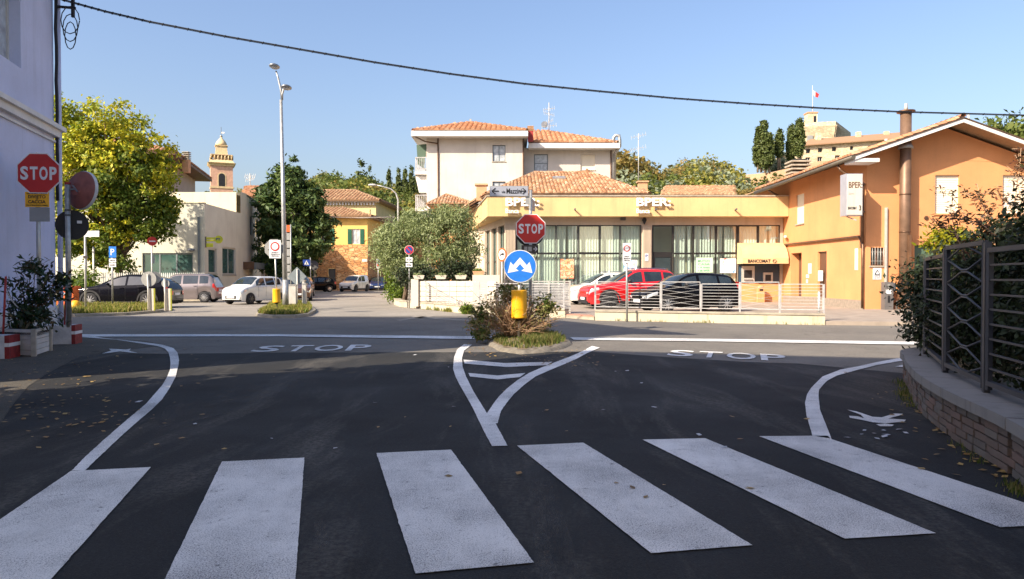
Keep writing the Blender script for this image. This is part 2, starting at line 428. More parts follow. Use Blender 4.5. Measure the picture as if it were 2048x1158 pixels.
def roof_tiles(par, poly, mat='tile_a', tw=.2, tl=.34, name='roof_tile', lift=.02, slab='tile_under'):
    """poly[0]->poly[1] is the eave; tiles run up the slope"""
    p = [Vector(q) for q in poly]; U = (p[1]-p[0]).normalized(); N = (p[1]-p[0]).cross(p[2]-p[0]).normalized()
    if N.z < 0: N = -N; U = -U
    V = N.cross(U)
    if V.z < 0: V = -V
    MB().plate(p if (p[1]-p[0]).cross(p[2]-p[0]).z > 0 else p[::-1], N, .08).build('roof_deck', slab, par)
    q2 = [((q-p[0]).dot(U), (q-p[0]).dot(V)) for q in p]
    u0, u1 = min(a for a, b in q2), max(a for a, b in q2); v1 = max(b for a, b in q2)
    def inside(x, y):
        c = False; k = len(q2)
        for i in range(k):
            (ax, ay), (bx, by) = q2[i], q2[(i+1) % k]
            if (ay > y) != (by > y) and x < (bx-ax)*(y-ay)/(by-ay)+ax: c = not c
        return c
    mb = MB(); n = int((u1-u0)/tw)+1; rr = rnd
    for i in range(n):
        for j in range(int(v1/tl)+1):
            cu, cv = u0+(i+.5)*tw, (j+.5)*tl
            if not inside(cu, min(cv, v1-.02)): continue
            du, dv = rr.uniform(-.01, .01), rr.uniform(-.02, .02); hh = tw*.42*rr.uniform(.9, 1.15); v = []
            for (y, li, wk) in ((j*tl-.03+dv, .03, .52), ((j+1)*tl+.01+dv, .0, .44)):
                for k in range(5):
                    t = math.pi*k/4; v.append(p[0]+U*(cu+du-math.cos(t)*tw*wk)+V*y+N*(math.sin(t)*hh+li+lift))
            b = len(mb.v); mb.v += [tuple(x) for x in v]
            for k in range(4): mb.f.append((b+k, b+k+1, b+6+k, b+5+k)); mb.sm.append(True)
            mb.f.append((b+4, b+3, b+2, b+1, b)); mb.sm.append(False)
    o = mb.build(name, mat, par); o['kind'] = 'stuff'; return o
def ridge(par, a, b, mat='tile_a', r=.11, seg=.35):
    a, b = Vector(a), Vector(b); L = (b-a).length; d = (b-a)/L; k = max(2, int(L/seg)); mb = MB()
    side = d.cross(EZ).normalized(); up = side.cross(d)
    for i in range(k):
        v = []
        for t0, rr in ((i/k*L-.02, r*1.1), ((i+1)/k*L+.02, r*.9)):
            for q in range(5):
                t = math.pi*q/4; v.append(a+d*t0-side*math.cos(t)*rr+up*(math.sin(t)*rr+.02))
        bb = len(mb.v); mb.v += [tuple(x) for x in v]
        for q in range(4): mb.f.append((bb+q, bb+q+1, bb+6+q, bb+5+q)); mb.sm.append(True)
    o = mb.build('ridge_tile', mat, par); o['kind'] = 'stuff'; return o

# foliage ------------------------------------------------------------
def leaves(seed, blobs, n, size, aspect=1.6, clump=.35, cn=60, shell=.45, up=.0, flat=0, outward=.5, zmin=None, hang=0):
    """blobs: (cx,cy,cz,rx,ry,rz).  Leaves in clumps through the outer volume of each blob."""
    g = np.random.default_rng(seed); B = np.array(blobs, float)
    wgt = (B[:, 3]*B[:, 4]*B[:, 5])**(2/3); wgt /= wgt.sum()
    bi = g.choice(len(B), cn, p=wgt)
    d = g.normal(size=(cn, 3)); d /= np.linalg.norm(d, axis=1)[:, None]
    rad = 1-shell*g.random(cn)**1.3
    cc = B[bi, :3]+d*B[bi, 3:]*rad[:, None]
    cs = clump*(.5+g.random(cn))
    if zmin is not None: ok = cc[:, 2] > zmin; cc, cs, d = cc[ok], cs[ok], d[ok]
    wi = g.choice(len(cc), n, p=cs**2/(cs**2).sum())
    off = g.normal(size=(n, 3))*cs[wi, None]*.5; off[:, 2] *= .7
    c = cc[wi]+off
    nrm = g.normal(size=(n, 3))+d[wi]*outward*2; nrm[:, 2] += .5; nrm /= np.linalg.norm(nrm, axis=1)[:, None]
    t = g.normal(size=(n, 3)); t[:, 2] += up-hang; t -= nrm*(t*nrm).sum(1)[:, None]; t /= np.linalg.norm(t, axis=1)[:, None]
    b = np.cross(nrm, t); s = size*(.6+.8*g.random(n))[:, None]
    a = t*s*aspect/2; b = b*s/2
    fold = nrm*s*.12
    v = np.stack([c-a, c+b*.9-a*.1+fold, c+a, c-b*.9-a*.1+fold], 1).reshape(-1, 3)
    return v
def leafmesh(name, v, org=(0, 0, 0)):
    v = v-np.array(org); n = len(v)//4
    me = bpy.data.meshes.new(name); me.vertices.add(len(v)); me.vertices.foreach_set('co', v.astype(np.float32).ravel())
    me.loops.add(4*n); me.loops.foreach_set('vertex_index', np.arange(4*n, dtype=np.int32))
    me.polygons.add(n); me.polygons.foreach_set('loop_start', np.arange(0, 4*n, 4, dtype=np.int32))
    try: me.polygons.foreach_set('loop_total', np.full(n, 4, dtype=np.int32))
    except Exception: pass
    me.update(calc_edges=True); me.validate(); return me
def leafobj(name, v, mat, parent=None, base=(0, 0, 0)):
    org = ORG[parent.name] if parent is not None else Vector(base)
    o = link(name, leafmesh(name, v, org), mat, parent, base)
    if parent is None: o.location = org
    return o
def branchy(mb, base, blobs, r, seed, z0=.3, per=3):
    g = random.Random(seed); base = Vector(base); top = Vector(blobs[0][:3])
    mid = base.lerp(top, .45)+Vector((g.uniform(-.2, .2), g.uniform(-.2, .2), 0))
    mb.tube([base, base.lerp(mid, .5)+Vector((.05, 0, 0)), mid, top], r, 8, r*.3)
    for b in blobs:
        c = Vector(b[:3])
        for _ in range(per):
            s = base.lerp(mid, g.uniform(.5, 1)); e = c+Vector((g.uniform(-1, 1)*b[3], g.uniform(-1, 1)*b[4], g.uniform(-.3, .9)*b[5]))*.75
            m1 = s.lerp(e, .5)+Vector((g.uniform(-.3, .3), g.uniform(-.3, .3), g.uniform(-.1, .4)))*.5
            mb.tube([s, m1, e], r*.35, 6, r*.06)
    return mb
def grass(name, mat, area, n, h=(.05, .16), z=0.0, parent=None, seed=1, wd=.012, pts=None, lean=.5, base=None):
    """area(g,n)->Nx2 or Nx3 positions"""
    g = np.random.default_rng(seed); p = area(g, n); n = len(p)
    if p.shape[1] == 2: p = np.c_[p, np.full(n, z)]
    hh = g.uniform(h[0], h[1], n); a = g.uniform(0, 2*np.pi, n)
    sx = np.c_[np.cos(a), np.sin(a), np.zeros(n)]*wd*g.uniform(.6, 1.4, n)[:, None]
    la = g.uniform(0, 2*np.pi, n); ln = np.c_[np.cos(la), np.sin(la), np.zeros(n)]*(hh*lean*g.random(n))[:, None]
    top = p+ln+np.c_[np.zeros(n), np.zeros(n), hh]
    mid = p+ln*.35+np.c_[np.zeros(n), np.zeros(n), hh*.6]
    v = np.stack([p-sx, p+sx, mid+sx*.8, top], 1).reshape(-1, 3)
    o = leafobj(name, v, mat, parent, base or (0, 0, 0)); o['kind'] = 'stuff'; return o
# ================================================================== MATERIAL LIST
asphalt('new_asphalt', (.0135, .0138, .0138), (.0225, .0225, .0222), agg=.6, crack=False, rough=.92, streak=.5)
asphalt('old_asphalt', (.11, .102, .09), (.18, .163, .138), agg=.5, rough=.95, streak=.4)
asphalt('yard_asphalt', (.21, .19, .16), (.29, .262, .22), agg=.3, rough=.95, streak=.2)
asphalt('worn_pavement', (.05, .046, .04), (.10, .088, .068), agg=.7, rough=.95)
plain('earth', (.16, .12, .07), .95, var=.35, scale=5, bmp=.6, bs=20)
plain('gravel_concrete', (.19, .165, .125), .95, var=.3, scale=9, bmp=.8, bs=55)
plain('kerb_stone', (.34, .30, .23), .9, var=.25, scale=3, bmp=.4, bs=30)
plain('forecourt_paving', (.30, .25, .20), .9, var=.18, scale=2, bmp=.3, bs=30)
plain('step_red', (.42, .22, .15), .85, var=.15)
roadpaint('road_paint', (.73, .71, .67), (.05, .05, .055), wear=.85)
roadpaint('road_paint_new', (.78, .77, .74), (.06, .06, .065), wear=.7)
plaster('plaster_lilac', (.57, .60, .77), dirt=(.36, .37, .46), amt=.45)
plaster('plinth_white', (.6, .6, .6), dirt=(.2, .18, .15), amt=.5)
plain('moulding_white', (.68, .66, .62), .7, var=.08)
plaster('plaster_cream', (.68, .60, .42), amt=.3)
plaster('plaster_yellowcream', (.62, .43, .20), dirt=(.33, .22, .12), amt=.45)
plaster('plaster_postoffice', (.60, .585, .48), amt=.25)
plaster('plaster_apartment', (.60, .55, .48), dirt=(.36, .30, .24), amt=.35)
plaster('plaster_orange', (.66, .295, .12), dirt=(.42, .19, .09), amt=.3)
plaster('plaster_ochre', (.82, .52, .15), dirt=(.35, .22, .1), amt=.35)
plaster('plaster_palegold', (.72, .57, .27), dirt=(.35, .25, .12), amt=.3)
plaster('plaster_grey', (.42, .38, .33), amt=.3)
plaster('travertine', (.50, .42, .32), dirt=(.3, .22, .15), amt=.4)
plaster('concrete_old', (.52, .46, .34), dirt=(.16, .15, .06), amt=.75)
plaster('concrete_white', (.62, .56, .46), dirt=(.3, .25, .18), amt=.4)
plaster('cap_concrete', (.23, .22, .205), dirt=(.06, .055, .05), amt=.7)
plain('soffit', (.42, .36, .28), .85)
plain('wood_brown', (.13, .065, .03), .6, var=.25)
plain('soffit_wood', (.35, .22, .12), .8)
plain('stone_plinth', (.28, .23, .18), .85, var=.2, scale=8)
islandmat('tile_a', [(.26, .12, .06), (.42, .21, .10), (.50, .32, .19), (.33, .16, .08), (.55, .42, .28)], dirt=(.12, .10, .06), amt=.6)
islandmat('tile_b', [(.42, .19, .09), (.52, .27, .14), (.36, .16, .08), (.50, .32, .20)], dirt=(.18, .12, .07), amt=.45)
islandmat('tile_c', [(.28, .15, .08), (.38, .22, .12), (.33, .19, .10), (.44, .30, .17)], dirt=(.12, .1, .06), amt=.4)
plain('tile_under', (.22, .11, .06), .9)
stonemat('stone_rubble', [(.50, .22, .08), (.70, .40, .17), (.62, .29, .11), (.78, .50, .26)], 2.1, mortar=(.22, .13, .07))
stonemat('stone_castle', [(.60, .48, .30), (.72, .60, .40), (.66, .54, .36), (.54, .42, .27)], .8, mortar=(.42, .32, .2), bstr=.35)
plaster('bastion_stone', (.52, .33, .19), dirt=(.28, .18, .1), amt=.5)
plain('brick_campanile', (.60, .36, .25), .9, var=.15, scale=2, bmp=.4, bs=8)
plain('stone_campanile', (.66, .50, .28), .85, var=.15)
plain('terrain', (.06, .075, .025), .95, var=.4, scale=.15)
plain('ground_dust', (.2, .17, .12), .95, var=.25, scale=.8, bmp=.4)
plain('metal_grey', (.28, .29, .30), .45, .7, var=.12)
plain('metal_pale', (.52, .50, .45), .5, .3, var=.12)
plain('metal_galv', (.42, .42, .40), .45, .6, var=.2, scale=9)
plain('fence_dark', (.055, .058, .068), .5, .3, var=.15)
plain('fence_white', (.44, .43, .42), .55, .1, var=.2, scale=6)
plain('fence_picket', (.55, .55, .5), .6, .1)
plain('pole_dark', (.1, .1, .1), .6, .3)
plain('rust_iron', (.2, .07, .03), .8, .2, var=.3, scale=20)
plain('copper_pipe', (.15, .085, .05), .45, .6, var=.3, scale=4)
plain('duct_brown', (.20, .12, .075), .5, .35, var=.2, scale=3)
plain('gutter', (.14, .12, .09), .5, .5, var=.15)
plain('black_rubber', (.015, .015, .015), .8)
plain('cable_black', (.01, .01, .012), .7)
plain('tyre', (.018, .018, .02), .85, var=.2)
plain('dark_void', (.012, .012, .014), .9)
plain('window_dark', (.022, .02, .02), .4, .2)
plain('window_white', (.55, .53, .49), .5)
plain('window_grey', (.16, .19, .2), .5)
plain('dark_glass', (.035, .05, .055), .04, 0, var=.25, scale=1.5, spec=.9)
plain('teal_glass', (.055, .11, .10), .06, 0, var=.3, scale=.7, spec=.9)
plain('curtain_glass', (.42, .45, .47), .12, 0, var=.3, scale=5)
plain('car_glass', (.02, .028, .03), .03, 0, var=.4, scale=2, spec=1.0)
glass('bank_glass', (.80, .90, .85), .7)
plain('curtain', (.80, .80, .74), .85, var=.05)
plain('blind_cream', (.80, .72, .56), .6, var=.05)
plain('blind_grey', (.34, .38, .42), .5)
plain('shutter_green', (.012, .10, .055), .5, var=.15)
plain('door_green', (.07, .12, .08), .6)
plain('door_brown', (.12, .055, .03), .5)
plain('awning', (.72, .44, .22), .8, var=.06)
plain('atm_blue', (.025, .06, .10), .4)
plain('sign_white', (.7, .7, .7), .45, var=.04)
plain('sign_red', (.50, .022, .016), .4, var=.08)
plain('sign_red_shade', (.58, .028, .016), .4, var=.06)
plain('sign_blue', (.02, .17, .62), .35, var=.1, scale=9)
plain('sign_darkblue', (.015, .05, .25), .4)
plain('sign_yellow', (.85, .42, .01), .4, var=.06)
plain('sign_grey_back', (.33, .33, .31), .5, .4, var=.08)
plain('sign_black', (.015, .015, .017), .5)
plain('sign_brown', (.04, .03, .025), .5)
plain('sign_orange_rim', (.70, .12, .025), .4)
plain('sign_silver', (.48, .50, .56), .35, .5, var=.06)
plain('sign_posteyellow', (.60, .62, .05), .4)
plain('mirror_back', (.24, .075, .06), .55, var=.2, scale=7)
plain('red_paint', (.34, .03, .025), .6, var=.2, scale=12)
plain('red_band', (.24, .02, .02), .7, var=.3, scale=14)
plain('white_plastic', (.55, .55, .55), .5, var=.12, scale=7)
plain('plank_white', (.56, .55, .53), .7, var=.12, scale=4, bmp=.2)
plain('concrete_block', (.55, .55, .56), .85, var=.2, scale=6, bmp=.4, bs=30)
plain('terracotta', (.52, .30, .16), .8, var=.15)
plain('flower_white', (.75, .70, .55), .8)
plain('soil', (.05, .035, .025), .95)
plain('orange_plastic', (.75, .13, .02), .5)
plain('yellow_plastic', (.80, .42, .01), .5, var=.1)
plain('grey_cabinet', (.13, .12, .115), .5)
plain('paper', (.75, .74, .7), .7)
plain('paper_green', (.5, .68, .5), .7)
plain('ink_green', (.08, .3, .15), .7)
plain('ink_red', (.6, .05, .03), .7)
def poster(name, cols, sc):
    m, n, l, p = _mat(name)
    g = n.new('ShaderNodeNewGeometry'); v = n.new('ShaderNodeTexNoise'); v.inputs['Scale'].default_value = sc; v.inputs['Detail'].default_value = 5
    l.new(g.outputs['Position'], v.inputs['Vector']); cr = n.new('ShaderNodeValToRGB'); el = cr.color_ramp.elements
    while len(el) > 1: el.remove(el[-1])
    el[0].position = .32; el[0].color = lin(cols[0])
    for i, c in enumerate(cols[1:]): q = el.new(.32+.36*(i+1)/(len(cols)-1)); q.color = lin(c)
    l.new(v.outputs['Fac'], cr.inputs[0]); l.new(cr.outputs[0], p.inputs['Base Color']); p.inputs['Roughness'].default_value = .5
poster('poster_food', [(.05, .2, .35), (.5, .45, .2), (.7, .12, .05), (.75, .6, .4), (.1, .3, .08)], 5)
poster('poster_people', [(.05, .25, .5), (.75, .8, .8), (.8, .75, .7), (.5, .1, .1)], 4.5)
def paint(name, col, met=0, rough=.28):
    plain(name, col, rough, met, var=.02, coat=1 if max(col) > .1 else 0, spec=None if max(col) > .1 else .15)
paint('paint_white', (.72, .71, .66)); paint('paint_red', (.55, .010, .012)); paint('paint_black', (.004, .004, .005), 0, .1)
paint('paint_navy', (.006, .006, .009), 0, .1); paint('paint_mauve', (.23, .195, .19), .4); paint('paint_maroon', (.16, .012, .02), .2)
paint('paint_bronze', (.13, .06, .03), .5); paint('paint_silver', (.42, .36, .31), .5); paint('paint_blue', (.012, .03, .11), .3)
plain('rim_silver', (.55, .55, .55), .3, .8); plain('rim_dark', (.08, .08, .08), .4, .6)
plain('headlight', (.62, .66, .7), .08, .4, spec=1); plain('taillight', (.55, .02, .01), .15, spec=.9)
plain('trim_black', (.02, .02, .022), .55); plain('chrome', (.6, .6, .6), .15, 1)
objrandmat('brick', [(.15, .105, .085), (.15, .125, .105), (.19, .12, .095), (.13, .115, .10), (.18, .155, .135), (.14, .128, .115)])
leafmat('leaf_autumn', [(.20, .28, .02), (.46, .46, .03), (.74, .60, .035), (.30, .36, .025), (.62, .52, .03)], big=(.12, .19, .02), bigscale=.38, trans=.3)
leafmat('leaf_conifer', [(.035, .07, .02), (.06, .105, .028), (.12, .16, .035)], trans=.12)
leafmat('leaf_autumn_green', [(.06, .11, .015), (.11, .17, .02), (.19, .22, .025), (.09, .14, .02)], trans=.35)
leafmat('leaf_olive', [(.19, .24, .09), (.30, .35, .16), (.14, .19, .06), (.38, .42, .22), (.24, .28, .09)], trans=.25)
leafmat('leaf_ivy', [(.10, .18, .02), (.20, .26, .03), (.05, .10, .02)], trans=.4)
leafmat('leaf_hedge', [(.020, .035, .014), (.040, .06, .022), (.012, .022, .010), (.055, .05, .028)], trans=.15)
leafmat('leaf_hedge_sunlit', [(.30, .33, .02), (.42, .36, .02), (.18, .24, .02)], trans=.45)  # hedge leaves as if in sun, the light put into the colour
leafmat('leaf_hedge_red', [(.16, .05, .03), (.06, .06, .02), (.10, .035, .02)], trans=.3)
leafmat('leaf_potted', [(.018, .045, .018), (.03, .06, .02), (.012, .03, .014), (.09, .06, .025)], trans=.15, rough=.35)
leafmat('leaf_bush', [(.28, .30, .09), (.36, .26, .12), (.24, .26, .08), (.44, .34, .17), (.45, .20, .10)], trans=.35)
leafmat('twig', [(.34, .21, .12), (.50, .33, .20), (.42, .27, .16)], trans=0)
leafmat('grass_lit', [(.12, .18, .02), (.22, .25, .035), (.36, .29, .09), (.10, .15, .015), (.42, .33, .13)], trans=.4)
leafmat('grass_green', [(.06, .10, .015), (.10, .14, .025), (.20, .19, .06), (.26, .21, .09)], trans=.4)
leafmat('leaf_litter', [(.30, .17, .04), (.22, .11, .03), (.42, .28, .09), (.14, .08, .03)], trans=.1)
leafmat('paint_chip', [(.55, .55, .55), (.4, .4, .42)], trans=0)
leafmat('hill_green', [(.11, .15, .035), (.17, .20, .045), (.085, .12, .03)], trans=.35)
leafmat('hill_yellow', [(.25, .24, .05), (.32, .28, .06), (.19, .21, .04)], trans=.35)
leafmat('hill_rust', [(.30, .21, .06), (.24, .18, .05), (.20, .18, .05)], trans=.35)
leafmat('hill_silver', [(.26, .30, .19), (.20, .24, .14), (.32, .35, .24)], trans=.3)
leafmat('cypress', [(.06, .085, .025), (.09, .12, .03), (.13, .15, .04)], trans=.15)
plain('bark', (.13, .09, .06), .95, var=.3, scale=9, bmp=.8, bs=12)
plain('bark_pale', (.26, .19, .13), .95, var=.3, scale=5, bmp=.5, bs=10)

# ================================================================== SETTING
def in_poly(poly):
    P = [(p[0], p[1]) for p in poly]
    xs, ys = [p[0] for p in P], [p[1] for p in P]
    def area(g, n):
        out = np.zeros((0, 2))
        while len(out) < n:
            q = np.c_[g.uniform(min(xs), max(xs), n), g.uniform(min(ys), max(ys), n)]
            c = np.zeros(n, bool); k = len(P)
            for i in range(k):
                (ax, ay), (bx, by) = P[i], P[(i+1) % k]
                if ay == by: continue
                c ^= ((ay > q[:, 1]) != (by > q[:, 1])) & (q[:, 0] < (bx-ax)*(q[:, 1]-ay)/(by-ay)+ax)
            out = np.r_[out, q[c]]
        return out[:n]
    return area

# terrain: one sheet to the horizon, flat town floor, rising to wooded hills
def smooth(a, b, x):
    t = max(0, min(1, (x-a)/(b-a))); return t*t*(3-2*t)
SKY = [(-1400, 8), (-600, 10), (100, 11), (500, 12), (620, 17), (760, 17.5), (900, 16), (1240, 15), (1400, 17), (1440, 15), (1470, 8), (1620, 7), (1800, 8), (2048, 12), (2600, 22), (3400, 16)]
def hill_z(x, y):
    if y < 60: return -.02
    px = 1024+x/y*1450; z = SKY[-1][1] if px > SKY[-1][0] else SKY[0][1]
    for (a, za), (b, zb) in zip(SKY, SKY[1:]):
        if a <= px <= b: z = za+(zb-za)*(px-a)/(b-a)
    base = 118 if px < 1000 else 105
    zz = z*smooth(base, 185, y)+1.2*math.sin(x*.05)*smooth(120, 180, y)
    zz += 25*smooth(230, 700, y)*(.5+.3*math.sin(x*.004)) if y > 230 else 0
    return zz-.02-3*smooth(800, 3000, y)
mb = MB(); ys = [-3000, -800, -200, -60, 0, 30, 60]+[60+i*7.5 for i in range(1, 25)]+[260, 300, 360, 450, 600, 900, 1500, 3500]
xs = [-3500, -1500, -800, -500]+[-380+i*15 for i in range(0, 52)]+[500, 800, 1500, 3500]
mb.add([(x, y, hill_z(x, y)) for y in ys for x in xs], [(j*len(xs)+i, j*len(xs)+i+1, (j+1)*len(xs)+i+1, (j+1)*len(xs)+i) for j in range(len(ys)-1) for i in range(len(xs)-1)], True)
mb.build('ground', 'terrain')['kind'] = 'structure'

sheet('town_ground', [(-90, 12), (90, 12), (90, 100), (-90, 100)], 0.0-.012, 'ground_dust')
def Gs(pts): return [G(*p) for p in pts]
sheet('crossroad', [(-70, -25), (60, -25), (60, 27), (30, 27.5), (13.5, 26), (-4.6, 40), (-6.6, 60), (-8, 106), (-22, 106), (-22, 62), (-21, 50), (-60, 50)], -.004, 'old_asphalt')
na = Gs([(-300, 900), (0, 848), (28, 806), (56, 773), (93, 748), (153, 715), (204, 706), (330, 707.5), (560, 705), (800, 704.5), (1000, 704), (1180, 703), (1350, 715), (1500, 724), (1598, 727), (1717, 738), (1815, 747), (1860, 760)])
sheet('new_road_surface', [*na, (7, 6), (6, -20), (-7, -20), (-6, 3)][::-1], .0, 'new_asphalt')
pav = Gs([(-400, 930), (0, 848), (28, 806), (56, 773), (93, 748), (153, 715), (204, 706), (330, 690), (290, 682), (160, 676), (150, 672)])
sheet('worn_pavement', [*[(p[0], p[1]) for p in pav], (-10.6, 17), (-10, 14), (-8.6, 8.4), (-12, 2), (-10, -5), (-7, 0)][::-1], .003, 'worn_pavement')

# markings: each painted figure is flat paint laid on the road
sheet('side_street', [(-60, 26.4), (-14, 25.6), (-5, 26.3), (-1.2, 26.6), (-2.4, 29.1), (-4.6, 33), (-5.3, 34.6), (-6.2, 38), (-6.6, 44), (-6.6, 60), (-8, 105.9), (-21.9, 105.9), (-21.9, 62), (-20.8, 50), (-60, 49.9)], .0, 'yard_asphalt')
def rough_outline(P, amp=.0009, step=.045):
    out = []; k = len(P)
    for i in range(k):
        a, b = P[i], P[(i+1) % k]; L = (b-a).length; n = max(1, min(60, int(L/step)))
        d = (b-a)/max(L, 1e-6); s = Vector((-d.y, d.x, 0))
        out.append(a)
        for j in range(1, n): out.append(a.lerp(b, j/n)+s*rnd.gauss(0, amp)*(1 if rnd.random() < .93 else 3))
    return out
def marking(name, label, cat, pts_list, mat='road_paint', z=.008, group=None):
    mb = MB()
    for pts in pts_list: tri_sheet(mb, rough_outline(Gs(pts)), z)
    c = sum((Vector(v) for v in mb.v), Vector())/len(mb.v); c.z = 0
    return tag(mb.build(name, mat, base=c), label, cat, group)
zs = [[(142, 944), (302, 936), (105, 1158), (-40, 1330), (-420, 1330)], [(444, 925), (609, 917), (590, 1170), (325, 1170)],
      [(753, 908), (902, 901), (1068, 1128), (831, 1150)], [(1034, 893), (1166, 887), (1505, 1093), (1302, 1109)],
      [(1285, 881), (1410, 878), (1872, 1069), (1690, 1080)], [(1518, 874), (1655, 873), (1663, 880), (2170, 1048), (2000, 1057)]]
zl = ['leftmost white crossing stripe, running out of the lower left corner', 'white crossing stripe second from the left, cut by the bottom edge', 'white crossing stripe left of the painted wedge tip, third from left',
      'white crossing stripe just right of the wedge tip, fourth from left', 'white crossing stripe fifth from left, with a dark scuff across its middle', 'rightmost white crossing stripe, touching the curved edge line by the hedge wall']
for a, b in zip(zs, zl): marking('crossing_stripe', b, 'crossing stripe', [a], group='stripes of the zebra crossing')
marking('edge_line', 'white curved edge line sweeping from the planter corner down to the left crossing stripe', 'road line',
        [[(180, 671.6), (209, 677), (288, 685), (325, 690), (347, 697), (355, 706), (358, 720), (357, 731), (351, 755), (340, 776), (325, 799), (304, 820), (279, 841), (250, 867), (223, 892), (170, 942.8), (143, 943), (174, 912), (209, 880), (241, 852), (274, 824), (293, 808), (311, 787), (325, 771), (334, 755), (340, 740), (341, 727), (340, 716), (337, 706), (330, 698), (316, 693), (279, 687), (230, 679.5), (160, 674.6)]], 'road_paint_new')
marking('stop_line', 'long white stop line left of the planted island', 'road line', [[(150, 669.5), (560, 669.3), (962, 673.5), (985, 674), (975, 679.5), (560, 673.5), (152, 674)]], 'road_paint_new', z=.012)
marking('stop_line', 'long white stop line right of the planted island, ending at the hedge', 'road line', [[(1140, 675.5), (1420, 678.5), (1850, 684.5), (1850, 690.5), (1420, 683.5), (1148, 680.5)]], 'road_paint_new', z=.012)
marking('wedge_line', 'white painted wedge outline closing to a point in front of the planted island', 'road line',
        [[(928, 689), (914, 700), (908, 716), (906, 738), (911, 754), (919, 770), (944, 814), (968, 864), (984, 894), (1015, 893), (991, 848), (974, 828), (948, 786), (932, 754), (925, 734), (924, 716), (928, 702), (944, 690)],
         [(995, 848), (1002, 823), (1014, 806), (1027, 790), (1048, 771), (1071, 754), (1100, 741), (1129, 729), (1154, 718), (1174, 707), (1200, 696), (1184, 692.5), (1165, 703), (1140, 714), (1111, 725), (1083, 736), (1058, 747), (1034, 762), (1013, 779), (998, 794), (986, 810), (974, 828), (991, 848)]], 'road_paint_new')
marking('wedge_bar', 'upper white bar inside the painted wedge', 'road line', [[(927, 720), (1009, 727), (1105, 724.5), (1094, 731), (1013, 735), (929, 728)]], 'road_paint_new', group='bars inside the painted wedge')
marking('wedge_bar', 'lower shorter white bar inside the painted wedge', 'road line', [[(937, 747), (995, 752), (1051, 747), (1040, 755), (995, 760), (940, 754)]], 'road_paint_new', group='bars inside the painted wedge')
marking('edge_line', 'white curved edge line bending round beside the brick hedge wall on the right', 'road line',
        [[(1625, 873), (1613, 832), (1610, 807), (1614, 790), (1623, 776), (1645, 754), (1681, 740), (1714, 734), (1754, 725), (1812, 714.5), (1813, 720.5), (1754, 731), (1718, 740), (1674, 752), (1655, 762), (1645, 772), (1638, 781), (1637, 792), (1640, 821), (1663, 879)]], 'road_paint_new')
marking('pedestrian_symbol', 'white stretched walking figure painted by the planter on the left', 'road symbol',
        [[(204, 708), (222, 702), (218, 698), (236, 699), (252, 700), (262, 698), (258, 702), (276, 707), (258, 705.5), (240, 703.5), (222, 706)]], 'road_paint_new', group='painted walking figures')
marking('pedestrian_symbol', 'white stretched walking figure painted by the brick wall on the right', 'road symbol',
        [[(1695, 821), (1712, 824), (1745, 835), (1764, 836), (1788, 828.5), (1806, 829), (1800, 832), (1776, 838.5), (1812, 841), (1808, 845), (1770, 848), (1745, 846), (1722, 841), (1700, 837), (1698, 833), (1715, 834), (1728, 838), (1722, 831)],
         [(1752, 850), (1770, 848.5), (1788, 851), (1784, 854), (1760, 854)]], 'road_paint_new', group='painted walking figures')
marking('paint_patch', 'small white paint patch beside the far end of the hedge wall', 'road symbol', [[(1790, 734), (1812, 729), (1840, 729), (1840, 735), (1812, 735.5)]], 'road_paint_new')
for (o, u, v, wd, ht, lab) in ((G(497, 704.5), Vector((.99, .13, 0)), Vector((-.12, .99, 0)), 2.22, 1.2, 'white STOP lettering painted on the road left of the island'),
                               (G(1332, 711.5), Vector((.87, -.44, 0)), Vector((.30, .93, 0)), 2.1, 1.05, 'white STOP lettering painted on the road right of the island')):
    mb = MB(); x = 0
    for ch, cwid in (('S', .22), ('T', .2), ('O', .24), ('P', .2)):
        text_mb(mb, ch, o+u*(x*wd)+Vector((0, 0, .007)), u, v, cwid*wd, ht, .003, bold=.012); x += cwid+.045
    tag(mb.build('road_lettering', 'road_paint_new', base=o), lab, 'road marking', 'STOP lettering on the road')
# faint old markings across the side road
marking('faded_line', 'faded pale give-way line across the far street mouth', 'road line', [[(830, 632), (915, 638), (968, 641), (968, 643), (910, 641), (820, 635)], [(790, 640), (868, 630), (872, 632), (800, 642)]], 'yard_asphalt', z=.004)

# dusty scuffs on the new surface
dustmat('road_dust', (.16, .15, .135), .55)
for lab, P in (('long pale dusty tyre trail running from the wedge tip to the bottom edge', [(1030, 850), (1068, 838), (1085, 900), (1112, 985), (1140, 1070), (1168, 1170), (1080, 1170), (1062, 1040), (1046, 940)]),
               ('small pale scuff between the second and third crossing stripes', [(628, 1045), (650, 1040), (662, 1090), (640, 1105), (628, 1080)]),
               ('short pale scuff near the bottom, right of the third stripe', [(1068, 1088), (1088, 1088), (1128, 1118), (1110, 1124), (1085, 1110)]),
               ('thin pale scuff between the fourth and fifth crossing stripes', [(1276, 941), (1290, 941), (1325, 962), (1310, 966)]),
               ('broad faint dusty sweep across the left lane before the crossing', [(330, 815), (480, 770), (610, 752), (640, 762), (520, 800), (400, 850), (300, 880)])):
    marking('dust_mark', lab, 'dust mark', [P], 'road_dust', z=.005)
